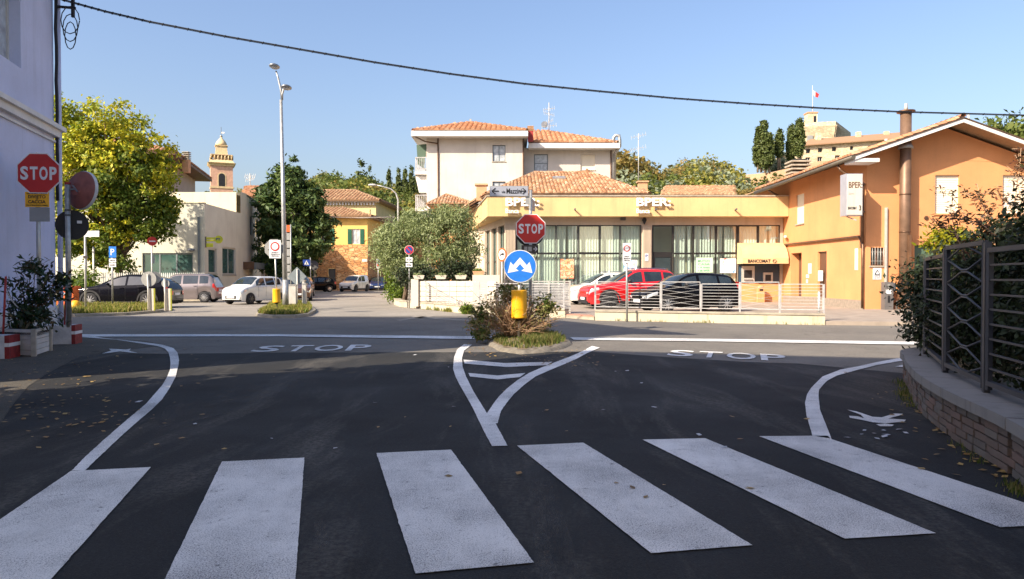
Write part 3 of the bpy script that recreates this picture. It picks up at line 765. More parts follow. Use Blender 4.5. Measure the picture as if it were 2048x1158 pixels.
# litter and paint chips
def scatter(name, pts, size, mat, seed, asp=1.5, z=.014, base=(0, 0, 0)):
    g = np.random.default_rng(seed); p = np.array([(q[0], q[1], z) for q in pts]); n = len(p)
    a = g.uniform(0, 6.28, n); s = size*(.5+g.random(n))[:, None]
    t = np.c_[np.cos(a), np.sin(a), g.uniform(-.1, .25, n)]*s*asp/2; b = np.c_[-np.sin(a), np.cos(a), g.uniform(-.1, .3, n)]*s/2
    v = np.stack([p-t, p+b, p+t, p-b+[0, 0, .004]], 1).reshape(-1, 3); v[:, 2] = np.maximum(v[:, 2], z-.002)
    o = leafobj(name, v, mat, None, base); o['kind'] = 'stuff'; return o
g_ = random.Random(3); L = []
for _ in range(190): L.append(G(g_.gauss(90, 90), g_.uniform(690, 860)))
for _ in range(60): L.append(G(g_.uniform(20, 420), g_.uniform(690, 900)))
for _ in range(110): L.append(G(g_.gauss(1110, 60), g_.uniform(700, 735)))
for _ in range(70): L.append(G(g_.gauss(970, 28), g_.uniform(682, 712)))
for _ in range(22): L.append(G(g_.uniform(300, 1750), g_.uniform(700, 1000)))
for i in range(130):
    t = g_.random(); p = Vector((5.0-1.5*t, 9.1-4.1*t, 0)); L.append(p-Vector((abs(g_.gauss(0, .22)), 0, 0)))
scatter('fallen_leaves', L, .036, 'leaf_litter', 5)
L = [G(g_.gauss(1760, 45), g_.gauss(866, 9)) for _ in range(11)]+[G(g_.uniform(100, 1750), g_.uniform(700, 900)) for _ in range(16)]
scatter('paint_chips', L, .04, 'paint_chip', 6)

# ================================================================== LEFT HOUSE (lilac)
WA, WB = Vector((-9.97, 14.1, 0)), Vector((-10.7, 17.0, 0))
wdir = (WB-WA).normalized()
def wallX(Y): return WA.x+(Y-WA.y)*(WB.x-WA.x)/(WB.y-WA.y)
def LW(px, py):       # pixel onto the lilac wall plane -> distance along wall from rear corner and height
    d = ray(px, py); n = Vector((wdir.y, -wdir.x, 0)); t = (WA-Vector((0, 0, H))).dot(n)/d.dot(n)
    p = Vector((0, 0, H))+d*t; return p
rear = Vector((wallX(8.25), 8.25, 0)); front = Vector((wallX(17.0), 17.0, 0))
lh = thing('lilac_house', 'lilac plastered house with white moulding at the left edge, in shade', 'house', rear)
WL = (front-rear).length
a = LW(42, 137); c = LW(-60, -60)
u1 = (a-rear).length*1.0; h0 = Vector((a.x-rear.x, a.y-rear.y, 0)).length
win = (h0-1.15, h0, a.z, a.z+1.75, .28)
mb = facade(MB(), rear, wdir, WL, 8.6, [win], .28)
nrm = wdir.cross(EZ)
mb.quad(front, front-Vector((16, -1.2, 0)), front-Vector((16, -1.2, -8.6)), front+Vector((0, 0, 8.6)))
mb.quad(rear, rear+Vector((0, 0, 8.6)), rear+Vector((-16, 4, 8.6)), rear+Vector((-16, 4, 0)))
mb.build('wall', 'plaster_lilac', lh)
window(lh, rear, wdir, win, .26, 'window_white', 'curtain_glass', 2, 1, .07)
mb = MB(); T1, T2, T3 = (-8.5, 8.3), (-11.2, 12.7), (-27.4, 13.6)
mb.prism([T1, T2, T3, (-26, 11)], 8.8, 11.4); mb.build('upper_storey', 'plaster_lilac', lh)
MB().prism([(-8.0, 7.2), (-11.0, 13.1), (-27.4, 14.1), (-27, 10)], 11.41, 11.52).build('upper_roof', 'tile_under', lh)
mb = MB(); mb.prism([(rear.x+.35, rear.y-.1), (front.x+.35, front.y+.3), (front.x-16, front.y+1.6), (rear.x-16, rear.y+4)], 8.61, 8.76); mb.build('eave', 'moulding_white', lh)
mc = LW(108, 268).z
for zc, ht, pr in ((mc+.13, .10, .20), (mc, .16, .12), (mc-.18, .05, .05)):
    mb = MB(); q = nrm*pr
    mb.plate([rear+q+EZ*(zc-ht/2), front+wdir*pr+q+EZ*(zc-ht/2), front+wdir*pr+q+EZ*(zc+ht/2), rear+q+EZ*(zc+ht/2)], nrm, pr+.02); mb.build('moulding', 'moulding_white', lh)
mb = MB(); mb.plate([rear+nrm*.03, front+nrm*.03+wdir*.03, front+nrm*.03+wdir*.03+EZ*.72, rear+nrm*.03+EZ*.72], nrm, .06); mb.build('plinth', 'plinth_white', lh)
mb = MB(); p = LW(112, 400); p.z = 0; p += nrm*.08
mb.tube([p+EZ*.1, p+EZ*4.3, p+EZ*8.6], .055, 10); mb.build('drainpipe', 'plaster_lilac', lh)
mb = MB(); p = LW(72, 300); p.z = 0
mb.plate([p+nrm*.02+EZ*3.6, p+wdir*.35+nrm*.02+EZ*3.6, p+wdir*.35+nrm*.02+EZ*4.15, p+nrm*.02+EZ*4.15], nrm, .03).build('white_panel', 'moulding_white', lh)
cw = thing('wall_cable', 'black service cable running down the corner of the lilac house', 'cable', front)
pc = front+nrm*.06
mb = MB(); mb.tube([pc+EZ*z+Vector((.012*math.sin(z*5), 0, 0)) for z in [i*.4 for i in range(8, 22)]], .035, 6)
mb.build('cable', 'cable_black', cw)
mb = MB()
for k in range(3): mb.tube([pc+nrm*.3+EZ*(7.75-.3*k*.6)+Vector((.22*math.cos(t)*(1-.2*k), 0, -.32+.32*math.sin(t))) for t in [i*.52 for i in range(13)]], .012, 5)
mb.beam(pc+EZ*7.72, pc+nrm*.42+EZ*7.72, .05, .05); mb.beam(pc+nrm*.36+EZ*7.5, pc+nrm*.36+EZ*8.0, .06, .06); mb.build('bracket', 'cable_black', cw)

# overhead cable
ca, cb = Vector((pc.x+.4, pc.y, 0)), Vector((19, 23, 0)); dd = (cb-ca).normalized(); nn = Vector((dd.y, -dd.x, 0)); pts = []
for px, py in ((118, -6), (130, 0), (210, 22), (300, 43), (450, 72), (600, 98), (750, 124), (900, 147), (1050, 167), (1200, 182), (1350, 196), (1500, 207), (1650, 216), (1800, 223), (2048, 230), (2300, 228)):
    r = ray(px, py); t = (ca-Vector((0, 0, H))).dot(nn)/r.dot(nn); pts.append(Vector((0, 0, H))+r*t)
mb = MB(); mb.tube(pts, .017, 6); mb.tube([p+Vector((0, 0, -.028)) for p in pts], .008, 5)
for i in range(len(pts)-1):
    for k in range(6):
        q = pts[i].lerp(pts[i+1], k/6); mb.beam(q+dd*-.02-EZ*.038, q+dd*.02+EZ*.018, .045, .016)
tag(mb.build('overhead_cable', 'cable_black', base=pts[0]), 'black bundled cable sagging across the whole sky', 'cable')

# houses outside the frame that shade the foreground
b2 = thing('shading_house', 'tall cream house standing behind the viewer on the left', 'house', (-14.4, 3.1, 0))
MB().prism([(-13.8, 1.05), (-8.3, -.35), (-8.0, -30), (-34, -30), (-30, -13.2)][::-1], 0, 14.0).build('wall', 'plaster_cream', b2)
sun_blocker = thing('cypress_tree', 'unseen cypress added between the lilac house and the cream house to trim the sunlight', 'tree', (-7, 6.9, 0))  # added out of view, its cone shaped to narrow the sunlit strip
leafobj('crown', leaves(31, [(-7, 6.9, 1.6, 1.5, 1.5, 1.8), (-7, 6.9, 3.4, 1.0, 1.0, 1.3), (-7, 6.9, 4.7, .3, .3, .9)], 9000, .13, 1.6, .2, 260, .9), 'cypress', sun_blocker)
MB().cyl((-7, 6.9, 0), (-7, 6.9, 4), .16, .05, 8).build('trunk', 'bark', sun_blocker)
b3 = thing('sky_block_house', 'unseen pale house added across the road behind the viewer to cut sky light', 'house', (16, -22, 0))  # added out of view to cut sky light on the foreground
MB().prism([(9.5, -30), (26, -30), (26, 1.5), (10.5, 1.5)], 0, 9.5).build('wall', 'plaster_cream', b3)
b4 = thing('sky_block_end_house', 'unseen cream house added far behind the viewer to cut sky light', 'house', (0, -34, 0))  # unseen, put in to block more sky behind the camera
MB().prism([(-14, -46), (9, -46), (9, -32), (-14, -32)], 0, 11).build('wall', 'plaster_cream', b4)
# ================================================================== FORECOURT + LOW WALL
FZ = .10
KW = [G(2075, 655), G(1650, 650), G(1440, 646), G(1190, 640.5)]
LWp = [G(1130, 636), G(1040, 633), G(958, 629.5), G(899, 623.5), G(850, 618), (-5.35, 34.6), (-6.2, 38), (-6.6, 44)]
LWp = [Vector((p[0], p[1], 0)) for p in LWp]
fp = [KW[1]+Vector((0, .2, 0)), KW[3]+Vector((0, .2, 0)), KW[3]+Vector((-.4, 1.2, 0)), LWp[0]+Vector((0, .2, 0)), *LWp[1:], Vector((-6.6, 60, 0)), Vector((40, 60, 0)), Vector((40, 23, 0)), Vector((9.4, 24.2, 0))]
sheet('forecourt_pavement', [(p.x, p.y) for p in fp][::-1], FZ, 'forecourt_paving')
side = [G(1652, 650), G(1850, 652), (30, 21), (30, 29.4), (14.4, 29.4), (9.4, 29.4)]
mb = MB(); mb.prism([(p[0], p[1]) for p in side], -.01, .115); mb.build('pavement', 'forecourt_paving')['kind'] = 'structure'
def low_wall(name, label, pts, h, th=.26, mat='concrete_old', cap=True):
    t = thing(name, label, 'wall', pts[0])
    for i in range(len(pts)-1):
        a, b = pts[i], pts[i+1]; d = (b-a).normalized(); n = Vector((-d.y, d.x, 0))
        if n.y < 0: n = -n
        if abs(d.y) > .95: n = Vector((1, 0, 0))
        MB().prism([(p.x, p.y) for p in ((a, b, b+n*th, a+n*th) if d.cross(n).z > 0 else (b, a, a+n*th, b+n*th))], -.02, h-.06).build('wall_block', mat, t)
        if cap: MB().prism([(p.x, p.y) for p in ((a-n*.03, b-n*.03, b+n*(th+.03), a+n*(th+.03)) if d.cross(n).z > 0 else (b-n*.03, a-n*.03, a+n*(th+.03), b+n*(th+.03)))], h-.058, h).build('cap_stone', 'kerb_stone', t)
    return t
low_wall('retaining_wall', 'low stained concrete wall under the white railing, right of the forecourt entrance', [KW[1], KW[2], KW[3]], .34)
low_wall('retaining_wall', 'low curved concrete wall left of the planted island, below the railing', LWp, .32)
st = thing('entrance_step', 'reddish step in the gap between the two low walls', 'step', KW[3])
MB().prism([(p.x, p.y) for p in (LWp[0]+Vector((.02, .1, 0)), KW[3]+Vector((-.02, .12, 0)), KW[3]+Vector((-.02, 1.0, 0)), LWp[0]+Vector((.02, 1.0, 0)))], 0, .13).build('tread', 'step_red', st)
MB().prism([(p.x, p.y) for p in (LWp[0]+Vector((.02, .02, 0)), KW[3]+Vector((-.02, .04, 0)), KW[3]+Vector((-.02, .09, 0)), LWp[0]+Vector((.02, .09, 0)))], 0, .09).build('riser', 'kerb_stone', st)

# ================================================================== BANK
Yf = 38.5
def BX(px): return D(px, 500, Yf).x
def BZ(py): return D(1280, py, Yf).z
bank = thing('bank_building', 'single storey cream bank with long glazed front and tiled hip roof', 'building', (BX(1010), Yf, FZ))
O = Vector((BX(1010), Yf, FZ)); W = 14.38-O.x; Ht = BZ(430)-FZ
hz = lambda py: BZ(py)-FZ
hx = lambda px: BX(px)-O.x
cols1 = [1032, 1073, 1112.5, 1156, 1200, 1240.5, 1283]; cols2 = [1304, 1346.6, 1387, 1431.6, 1475.5]
H1 = (hx(1032), hx(1283), .12, hz(450), .35); H2 = (hx(1304), hx(1475.5), .12, hz(450), .35); H3 = (hx(1475.5), hx(1560), hz(486), hz(450), .35); H4 = (hx(1476), hx(1560), hz(567), hz(500), .25)
facade(MB(), O, EX, W, Ht, [H1, H2, H3, H4]).build('wall', 'travertine', bank)
mb = MB(); mb.plate([O+EX*hx(1477)+Vector((0, -.03, 0)), O+EX*(W)+Vector((0, -.03, 0)), O+EX*W+Vector((0, -.03, hz(567))), O+EX*hx(1477)+Vector((0, -.03, hz(567)))], (0, -1, 0), .028); mb.build('wall_panel', 'plaster_orange', bank)
for a, b in ((1010, 1032), (1284, 1303)):
    mb = MB(); mb.bb((BX(a)+.02, Yf-.12, FZ), (BX(b)-.02, Yf-.002, BZ(452)))
    k = 7
    for i in range(k): x = BX(a)+.06+(BX(b)-BX(a)-.12)*i/(k-1); mb.bb((x-.012, Yf-.145, FZ), (x+.012, Yf-.121, BZ(452)))
    mb.build('pillar', 'travertine', bank)
# window bays
zt, zm, zb_ = BZ(450), BZ(507), FZ+.12
def bay(x0, x1, mids, low=True, top=True, doorcol=None):
    xs_ = mids; y0 = Yf+.02
    for i in range(len(xs_)-1):
        a, b = BX(xs_[i]), BX(xs_[i+1])
        for (z0, z1, tp) in ((zb_, zm, 0), (zm, zt, 1)):
            if not low and not tp: continue
            if i == doorcol and not tp:
                q = MB(); q.bb((a+.03, y0, z0), (b-.03, y0+.06, z0+.1)); q.bb((a+.03, y0, z1-.2), (b-.03, y0+.06, z1)); q.bb((a+.03, y0, z0+.1), (a+.14, y0+.06, z1-.2)); q.bb((b-.14, y0, z0+.1), (b-.03, y0+.06, z1-.2))
                f = q.build('entrance_door', 'window_dark', bank); MB().quad((a+.1, y0+.03, z0+.05), (b-.1, y0+.03, z0+.05), (b-.1, y0+.03, z1-.1), (a+.1, y0+.03, z1-.1)).build('pane', 'dark_glass', f); continue
            fw = .075 if (i+tp) % 3 == 1 else .05
            if not tp: fw = .045
            q = MB(); q.bb((a+.01, y0, z0), (a+fw, y0+.07, z1)); q.bb((b-fw, y0, z0), (b-.01, y0+.07, z1)); q.bb((a+fw, y0, z0), (b-fw, y0+.07, z0+fw)); q.bb((a+fw, y0, z1-fw), (b-fw, y0+.07, z1))
            f = q.build('window', 'window_dark', bank)
            MB().quad((a+fw*.6, y0+.035, z0+fw*.6), (b-fw*.6, y0+.035, z0+fw*.6), (b-fw*.6, y0+.035, z1-fw*.6), (a+fw*.6, y0+.035, z1-fw*.6)).build('pane', 'bank_glass', f)
bay(0, 0, cols1); bay(0, 0, cols2, doorcol=0); bay(0, 0, [1475.5, 1516.6, 1560], low=False)
# pleated curtains and interior
for i, (a, b) in enumerate(((1032, 1283), (1346, 1475.5), (1475.5, 1558))):
    x0, x1 = BX(a)+.05, BX(b)-.05; mb = MB(); n = int((x1-x0)/.075); z0, z1 = (zb_, zt) if i < 2 else (BZ(486), zt); rr = random.Random(i)
    for k in range(n):
        if rr.random() < .03: continue
        xa, xb = x0+(x1-x0)*k/n, x0+(x1-x0)*(k+1)/n; y = Yf+.28
        mb.add([(xa, y+.05*(k % 2), z0), (xb, y+.05*((k+1) % 2), z0), (xb, y+.05*((k+1) % 2), z1), (xa, y+.05*(k % 2), z1)], [(0, 1, 2, 3)])
    mb.build('curtain', 'curtain', bank)
MB().bb((O.x+.1, Yf+1.4, FZ), (14.2, Yf+1.5, Ht)).build('interior_wall', 'plaster_cream', bank)
MB().bb((O.x+.1, Yf+.36, Ht-.05), (14.2, Yf+1.4, Ht)).build('ceiling', 'plaster_cream', bank)
def flatpost(name, px0, px1, py0, py1, mat, par, Y=Yf+.06):
    a, b = D(px0, py1, Y), D(px1, py0, Y); return MB().bb((a.x, Y, a.z), (b.x, Y+.01, b.z)).build(name, mat, par)
flatpost('poster', 1121, 1148, 518, 557, 'poster_food', bank, Yf+.035-.02); flatpost('poster', 1247, 1274, 520, 546, 'poster_people', bank, Yf+.015); flatpost('poster', 1440, 1472, 517, 546, 'poster_people', bank, Yf+.015)
p5 = flatpost('poster', 1392, 1426, 515, 545, 'paper_green', bank, Yf+.015)
mb = MB()
for i, s in enumerate(('MUTUO', 'CASA', '• A tasso', '• da BPER')): q = D(1396, 524+i*6.4, Yf+.013); text_mb(mb, s, q, EX, EZ, D(1420, 524, Yf).x-q.x, .11, .003, .02)
mb.build('lettering', 'ink_green', p5)
flatpost('parking_plate', 1290, 1297, 507, 522, 'sign_white', bank, Yf-.16)
mb = MB(); q = D(1291, 515, Yf-.165); text_mb(mb, 'P', q, EX, EZ, .12, .16, .006, .02); mb.build('lettering', 'sign_darkblue', bank)
# side wall (left, receding)
Ls = Vector((D(957, 500, 46.5).x, 46.5, FZ)); dS = (Vector((O.x, O.y, FZ))-Ls); LS = dS.length
hs = [(i*LS/4+.25, (i+1)*LS/4-.25, .3, Ht-.5, .2) for i in range(4)]
facade(MB(), Ls, dS, LS, Ht, hs, .2).build('side_wall', 'travertine', bank)
for h in hs: window(bank, Ls, dS, h, .18, 'window_dark', 'teal_glass', 2, 2, .07)
MB().prism([(O.x+.02, Yf+1.6), (14.3, Yf+1.6), (14.3, 52), (-3.2, 52), (Ls.x+.02, 46.6)], 0, 4.6).build('rear_wall', 'plaster_cream', bank)
# fascia slab
Yo = 37.75; fz0, fz1 = D(1280, 432.5, Yo).z, D(1280, 393, Yo).z
FA = (D(975, 400, Yo).x, Yo); FD = (D(947.5, 440, 47).x, 47)
MB().prism([FA, (14.38, Yo), (14.38, 50), (FD[0]-.3, 50), FD], fz0, fz1).build('fascia', 'plaster_yellowcream', bank)
MB().prism([(FA[0]-.05, Yo-.05), (14.38, Yo-.05), (14.38, 50.05), (FD[0]-.4, 50.05), (FD[0]-.06, 47)], fz1+.002, fz1+.07).build('coping', 'kerb_stone', bank)
for px in (1150, 1310.5, 1470):
    q = D(px, 420.5, Yo); MB().cyl(q, q+Vector((-.03, -.38, .03)), .035, .05, 8).build('spotlight', 'pole_dark', bank)
q = D(1246, 437, Yf-.1); MB().bb((q.x-.13, Yf-.22, q.z-.09), (q.x+.13, Yf-.01, q.z+.09)).build('floodlight', 'pole_dark', bank)
q = D(1289, 440, Yf-.1); MB().plate([q+Vector((-.12, 0, 0)), q+Vector((0, 0, -.25)), q+Vector((.12, 0, 0)), q+Vector((0, 0, .25))], (0, -1, 0), .06).build('alarm_box', 'window_dark', bank)
for (px, lab) in ((1011, 1), (1272, 2)):
    mb = MB(); q = D(px, 413, Yo-.01); wd = D(px+58, 413, Yo).x-q.x; x = q.x
    text_mb(mb, 'BPER:', Vector((q.x, Yo-.13, q.z)), EX, EZ, wd*1.17, .44, .06, .03)
    q2 = D(px, 427, Yo); text_mb(mb, 'Banca', Vector((q2.x, Yo-.11, q2.z)), EX, EZ, wd*.46, .25, .04, .012)
    t = tag(mb.build('sign_lettering', 'sign_white', base=(q.x, Yo, q.z)), ('white raised BPER Banca letters on the fascia behind the stop sign', 'white raised BPER Banca letters at the middle of the bank fascia')[lab-1], 'sign', 'BPER Banca letters on the bank fascia')
# roof
ez = D(1100, 388, 39.0).z; A = Vector((D(973, 388, 39).x, 39, ez)); B = Vector((D(1298, 388, 39).x, 39, ez)); Dd = Vector((-4.3, 52, ez)); C = Vector((B.x+.1, 52, ez))
R1, R2 = Vector((D(1069, 346, 45.5).x, 45.5, D(1069, 346, 45.5).z)), Vector((D(1178, 346, 45.5).x, 45.5, D(1178, 346, 45.5).z))
roof = MB(); roof.prism([(A.x+.3, 39.3), (B.x-.3, 39.3), (C.x-.3, 51.7), (Dd.x+.3, 51.7)], fz1+.07, ez-.08); roof = roof.build('roof', 'wood_brown', bank)
roof_tiles(roof, [A, B, R2, R1], 'tile_a', .21, .33); roof_tiles(roof, [Dd, A, R1], 'tile_a', .21, .33); roof_tiles(roof, [B, C, R2], 'tile_a', .3, .4)
ridge(roof, R1, R2); ridge(roof, A, R1); ridge(roof, B, R2)
MB().bb((A.x+.02, A.y-.06, ez-.09), (B.x, A.y+.02, ez+.02)).build('gutter', 'copper_pipe', roof)
q = D(1118, 361, 43); MB().box(q+EZ*.12, (.75, .5, .2), rx=.28).build('roof_vent', 'metal_galv', roof)
for px, py, Y in ((963, 377, 41), (1285, 370, 47)):
    q = D(px, py, Y); c = MB(); c.bb((q.x-.28, Y-.25, q.z-.7), (q.x+.28, Y+.25, q.z+.15)); c.bb((q.x-.36, Y-.33, q.z+.15), (q.x+.36, Y+.33, q.z+.24)); c.build('chimney', 'terracotta', roof)
# ATM
atm = thing('cash_machine', 'cash machine set in a dark blue panel under the fabric canopy', 'cash machine', (BX(1476), Yf, FZ))
MB().bb((BX(1477), Yf+.05, BZ(566)), (BX(1559), Yf+.12, BZ(500))).build('panel', 'atm_blue', atm)
a, b = D(1483, 564, Yf), D(1508, 532, Yf)
m_ = MB().bb((a.x, Yf-.10, a.z), (b.x, Yf+.049, b.z)).build('machine', 'metal_pale', atm)
MB().bb((a.x+.1, Yf-.115, a.z+.22), (b.x-.14, Yf-.101, b.z-.22)).build('screen', 'sign_black', m_)
MB().bb((a.x+.1, Yf-.16, a.z+.08), (b.x-.1, Yf-.101, a.z+.14)).build('keypad', 'metal_grey', m_)
a, b = D(1526, 564, Yf), D(1545, 545, Yf)
MB().bb((a.x, Yf-.06, a.z), (b.x, Yf+.049, b.z)).build('deposit_slot', 'metal_pale', atm)
MB().bb((a.x+.1, Yf-.07, a.z+.06), (b.x-.1, Yf-.061, b.z-.12)).build('slot_recess', 'sign_black', atm)
aw = thing('canopy', 'peach fabric canopy lettered BANCOMAT over the cash machine', 'awning', (BX(1475), Yf, BZ(486)))
x0, x1, za, zv, zl_ = BX(1474), BX(1563), BZ(486), BZ(517), BZ(528); n = 6; mb = MB()
prof = [(Yf-.03, za)]+[(Yf-.03-1.0*math.sin(i/n*1.35), za-(za-zv)*(1-math.cos(i/n*math.pi/2))**.9) for i in range(1, n+1)]+[(Yf-.03-1.0*math.sin(1.35)-.01, zl_)]
yv = prof[-1][0]
for i in range(len(prof)-1):
    mb.quad((x0, prof[i][0], prof[i][1]), (x0, prof[i+1][0], prof[i+1][1]), (x1, prof[i+1][0], prof[i+1][1]), (x1, prof[i][0], prof[i][1]))
mb.add([(x0, *q) for q in prof]+[(x0, Yf-.03, zl_)], [tuple(range(len(prof)+1))]); mb.add([(x1, *q) for q in prof]+[(x1, Yf-.03, zl_)], [tuple(reversed(range(len(prof)+1)))])
mb.build('fabric', 'awning', aw)
mb = MB(); q = D(1496, 525.6, yv); q2 = D(1541, 525.6, yv); text_mb(mb, 'BANCOMAT', Vector((q.x, yv-.008, q.z)), EX, EZ, q2.x-q.x, .18, .004, .03)
c = D(1549, 522, yv-.01)
for s in (1, -1): mb.tube([c+Vector((s*.02, -.01, .09)), c+Vector((s*.10, -.01, 0)), c+Vector((s*.02, -.01, -.09))], .017, 5)
mb.build('lettering', 'sign_black', aw)
bn = thing('litter_bin', 'small metal litter bin standing below the cash machine', 'bin', D(1521, 604, 38.1))
q = D(1521, 604, 38.1); q.z = FZ
mb = MB(); mb.bb((q.x-.17, q.y-.12, FZ), (q.x+.17, q.y+.12, FZ+.78)); mb.lathe((q.x, q.y, FZ+.78), [(.24, 0), (.2, .06), (.1, .1)], 12, sc=(.8, .6)); mb.build('body', 'plaster_orange', bn)
MB().bb((q.x-.1, q.y-.13, FZ+.6), (q.x+.1, q.y-.121, FZ+.7)).build('opening', 'sign_black', bn)

# ================================================================== ORANGE BUILDING
XL, YG = 14.4, 29.5
og = thing('orange_house', 'orange rendered house with shallow gable and shuttered windows, right of the bank', 'house', (XL, YG, 0))
def LY(px, py): return DX(px, py, XL)
Of = Vector((XL, 38.48, .1)); Lw = Of.y-YG; U = Vector((0, -1, 0))
eaveZ = 6.0
def lh_(px0, px1, py0, py1, d=.2):
    pa, pb = LY(px0, (py0+py1)/2), LY(px1, (py0+py1)/2); z1 = LY((px0+px1)/2, py0).z; z0 = LY((px0+px1)/2, py1).z
    return (Of.y-pa.y, Of.y-pb.y, max(.02, z0-.1), z1-.1, d)
holes = [lh_(1593, 1608, 388, 447, .15), lh_(1582, 1603, 506, 612, .45), lh_(1635, 1653, 503, 615, .12)]
facade(MB(), Of, U, Lw, eaveZ-.1, holes).build('side_wall', 'plaster_orange', og)
window(og, Of, U, holes[0], .1, 'blind_cream', 'dark_glass', 1, 1, .03, blind='blind_cream', sill='kerb_stone')
def door(h, d, mat, par, O_, U_, glassy=False, name='door'):
    N = U_.cross(EZ); P = lambda u, v, dd=0: O_+U_*u+EZ*v-N*dd
    q = MB().plate([P(h[0]+.02, h[2], d), P(h[1]-.02, h[2], d), P(h[1]-.02, h[3]-.01, d), P(h[0]+.02, h[3]-.01, d)], N, .04).build(name, mat, par)
    if glassy: MB().plate([P(h[0]+.3, h[2]+.25, d-.008), P(h[1]-.15, h[2]+.25, d-.008), P(h[1]-.15, h[3]-.2, d-.008), P(h[0]+.3, h[3]-.2, d-.008)], N, .006).build('pane', 'dark_glass', q)
    MB().plate([P(h[1]-.13, h[2]+.95, d-.06), P(h[1]-.10, h[2]+.95, d-.06), P(h[1]-.10, h[2]+1.25, d-.06), P(h[1]-.13, h[2]+1.25, d-.06)], N, .05).build('handle', 'chrome', q)
    return q
dr = door(holes[1], .4, 'door_brown', og, Of, U, True); door(holes[2], .1, 'door_brown', og, Of, U)
def onleft(px0, px1, py0, py1, mat, name, par, pr=.02):
    pa, pb = LY(px0, (py0+py1)/2), LY(px1, (py0+py1)/2); z1 = LY((px0+px1)/2, py0).z; z0 = LY((px0+px1)/2, py1).z
    return MB().bb((XL-pr, pa.y, z0), (XL-.001, pb.y, z1)).build(name, mat, par)
for a in ((1710.5, 1716, 497, 540), (1617, 1623, 527, 547), (1613, 1618, 549, 556), (1613, 1616, 559, 566)): onleft(*a, 'paper', 'notice', og)
onleft(1639, 1646, 541, 562, 'paper', 'notice', og, -.05+.12)
onleft(1563.5, 1727, 595.5, 617, 'stone_plinth', 'plinth', og, .03)
mb = MB(); a, b = LY(1569, 490, ), LY(1722, 473); mb.tube([Vector((XL-.08, a.y, a.z)), Vector((XL-.08, b.y, b.z)), Vector((XL-.12, YG+.05, b.z-.35)), Vector((XL-.12, YG+.05, .15))], .05, 8); mb.build('drainpipe', 'copper_pipe', og)
mb = MB(); a = LY(1725, 390); mb.tube([Vector((XL-1.0, YG+.4, 6.0)), Vector((XL-.9, YG+.35, 5.8)), Vector((XL-.1, YG+.12, 5.2)), Vector((XL-.1, YG+.12, 2.6))], .055, 8); mb.build('drainpipe', 'copper_pipe', og)
mb = MB(); mb.tube([Vector((XL-1.0, 38.0, 5.95)), Vector((XL-.6, 38, 5.75)), Vector((XL-.06, 38.1, 5.5))], .05, 8); mb.build('drainpipe', 'copper_pipe', og)
# gable front
Og = Vector((XL, YG, .0)); GW = 7.3
def gh(px0, px1, py0, py1, d=.18):
    a, b = D(px0, py1, YG), D(px1, py0, YG); return (a.x-XL, b.x-XL, max(.02, a.z), b.z, d)
Hg = [gh(1870, 1919, 350, 427), gh(2005, 2054, 350, 427), gh(1741, 1769, 495, 531), gh(1828, 1880, 490, 622)]
facade(MB(), Og, EX, GW, eaveZ, Hg).build('front_wall', 'plaster_orange', og)
apx = D(1925, 240, 28.5); AX = apx.x; AZ = apx.z; slopeL = .345; slopeR = .36
zl0 = AZ-(AX-XL)*slopeL-.12; zr0 = AZ-(XL+GW-AX)*slopeR-.12
mb = MB(); mb.quad((XL, YG, eaveZ), (XL+GW, YG, eaveZ), (XL+GW, YG, zr0), (AX, YG, AZ-.12), (XL, YG, zl0)); mb.build('gable', 'plaster_orange', og)
MB().quad((XL, YG, eaveZ), (XL, YG, zl0), (XL, 46, zl0), (XL, 46, eaveZ)).build('eave_wall', 'plaster_orange', og)
MB().quad((XL+GW, YG, 0), (XL+GW, 46, 0), (XL+GW, 46, zr0), (XL+GW, YG, zr0)).build('far_wall', 'plaster_orange', og)
MB().quad((XL, 38.48, 0), (XL, 38.48, 6), (XL, 46, 6), (XL, 46, 0)).build('rear_side_wall', 'plaster_orange', og)
for h in Hg[:2]: window(og, Og, EX, h, .14, 'blind_cream', 'dark_glass', 1, 1, .03, blind='blind_cream', sill='plaster_orange')
f = window(og, Og, EX, Hg[2], .15, 'door_brown', 'dark_glass', 2, 1, .04, sill='kerb_stone')
h = Hg[2]
for i in range(5): x = XL+h[0]+(h[1]-h[0])*(i+.5)/5; MB().cyl((x, YG-.03, h[2]), (x, YG-.03, h[3]), .011, n=6).build('window_bar', 'metal_pale', f)
for v in (.25, .75): z = h[2]+(h[3]-h[2])*v; MB().beam((XL+h[0], YG-.03, z), (XL+h[1], YG-.03, z), .02, .012).build('window_bar', 'metal_pale', f)
door(Hg[3], .15, 'door_green', og, Og, EX)
# frame/pipes at the green door
mb = MB(); a = D(1826, 621, YG-.1); b = D(1826, 479, YG-.1); c = D(1870, 479, YG-.1); mb.tube([(a.x, YG-.08, .1), (b.x, YG-.08, b.z), (c.x, YG-.08, c.z)], .025, 6); mb.build('conduit', 'plaster_orange', og)
q = D(1852, 436, YG); MB().cyl((q.x, YG-.04, q.z), (q.x, YG-.001, q.z), .085, n=16).build('vent_cap', 'copper_pipe', og)
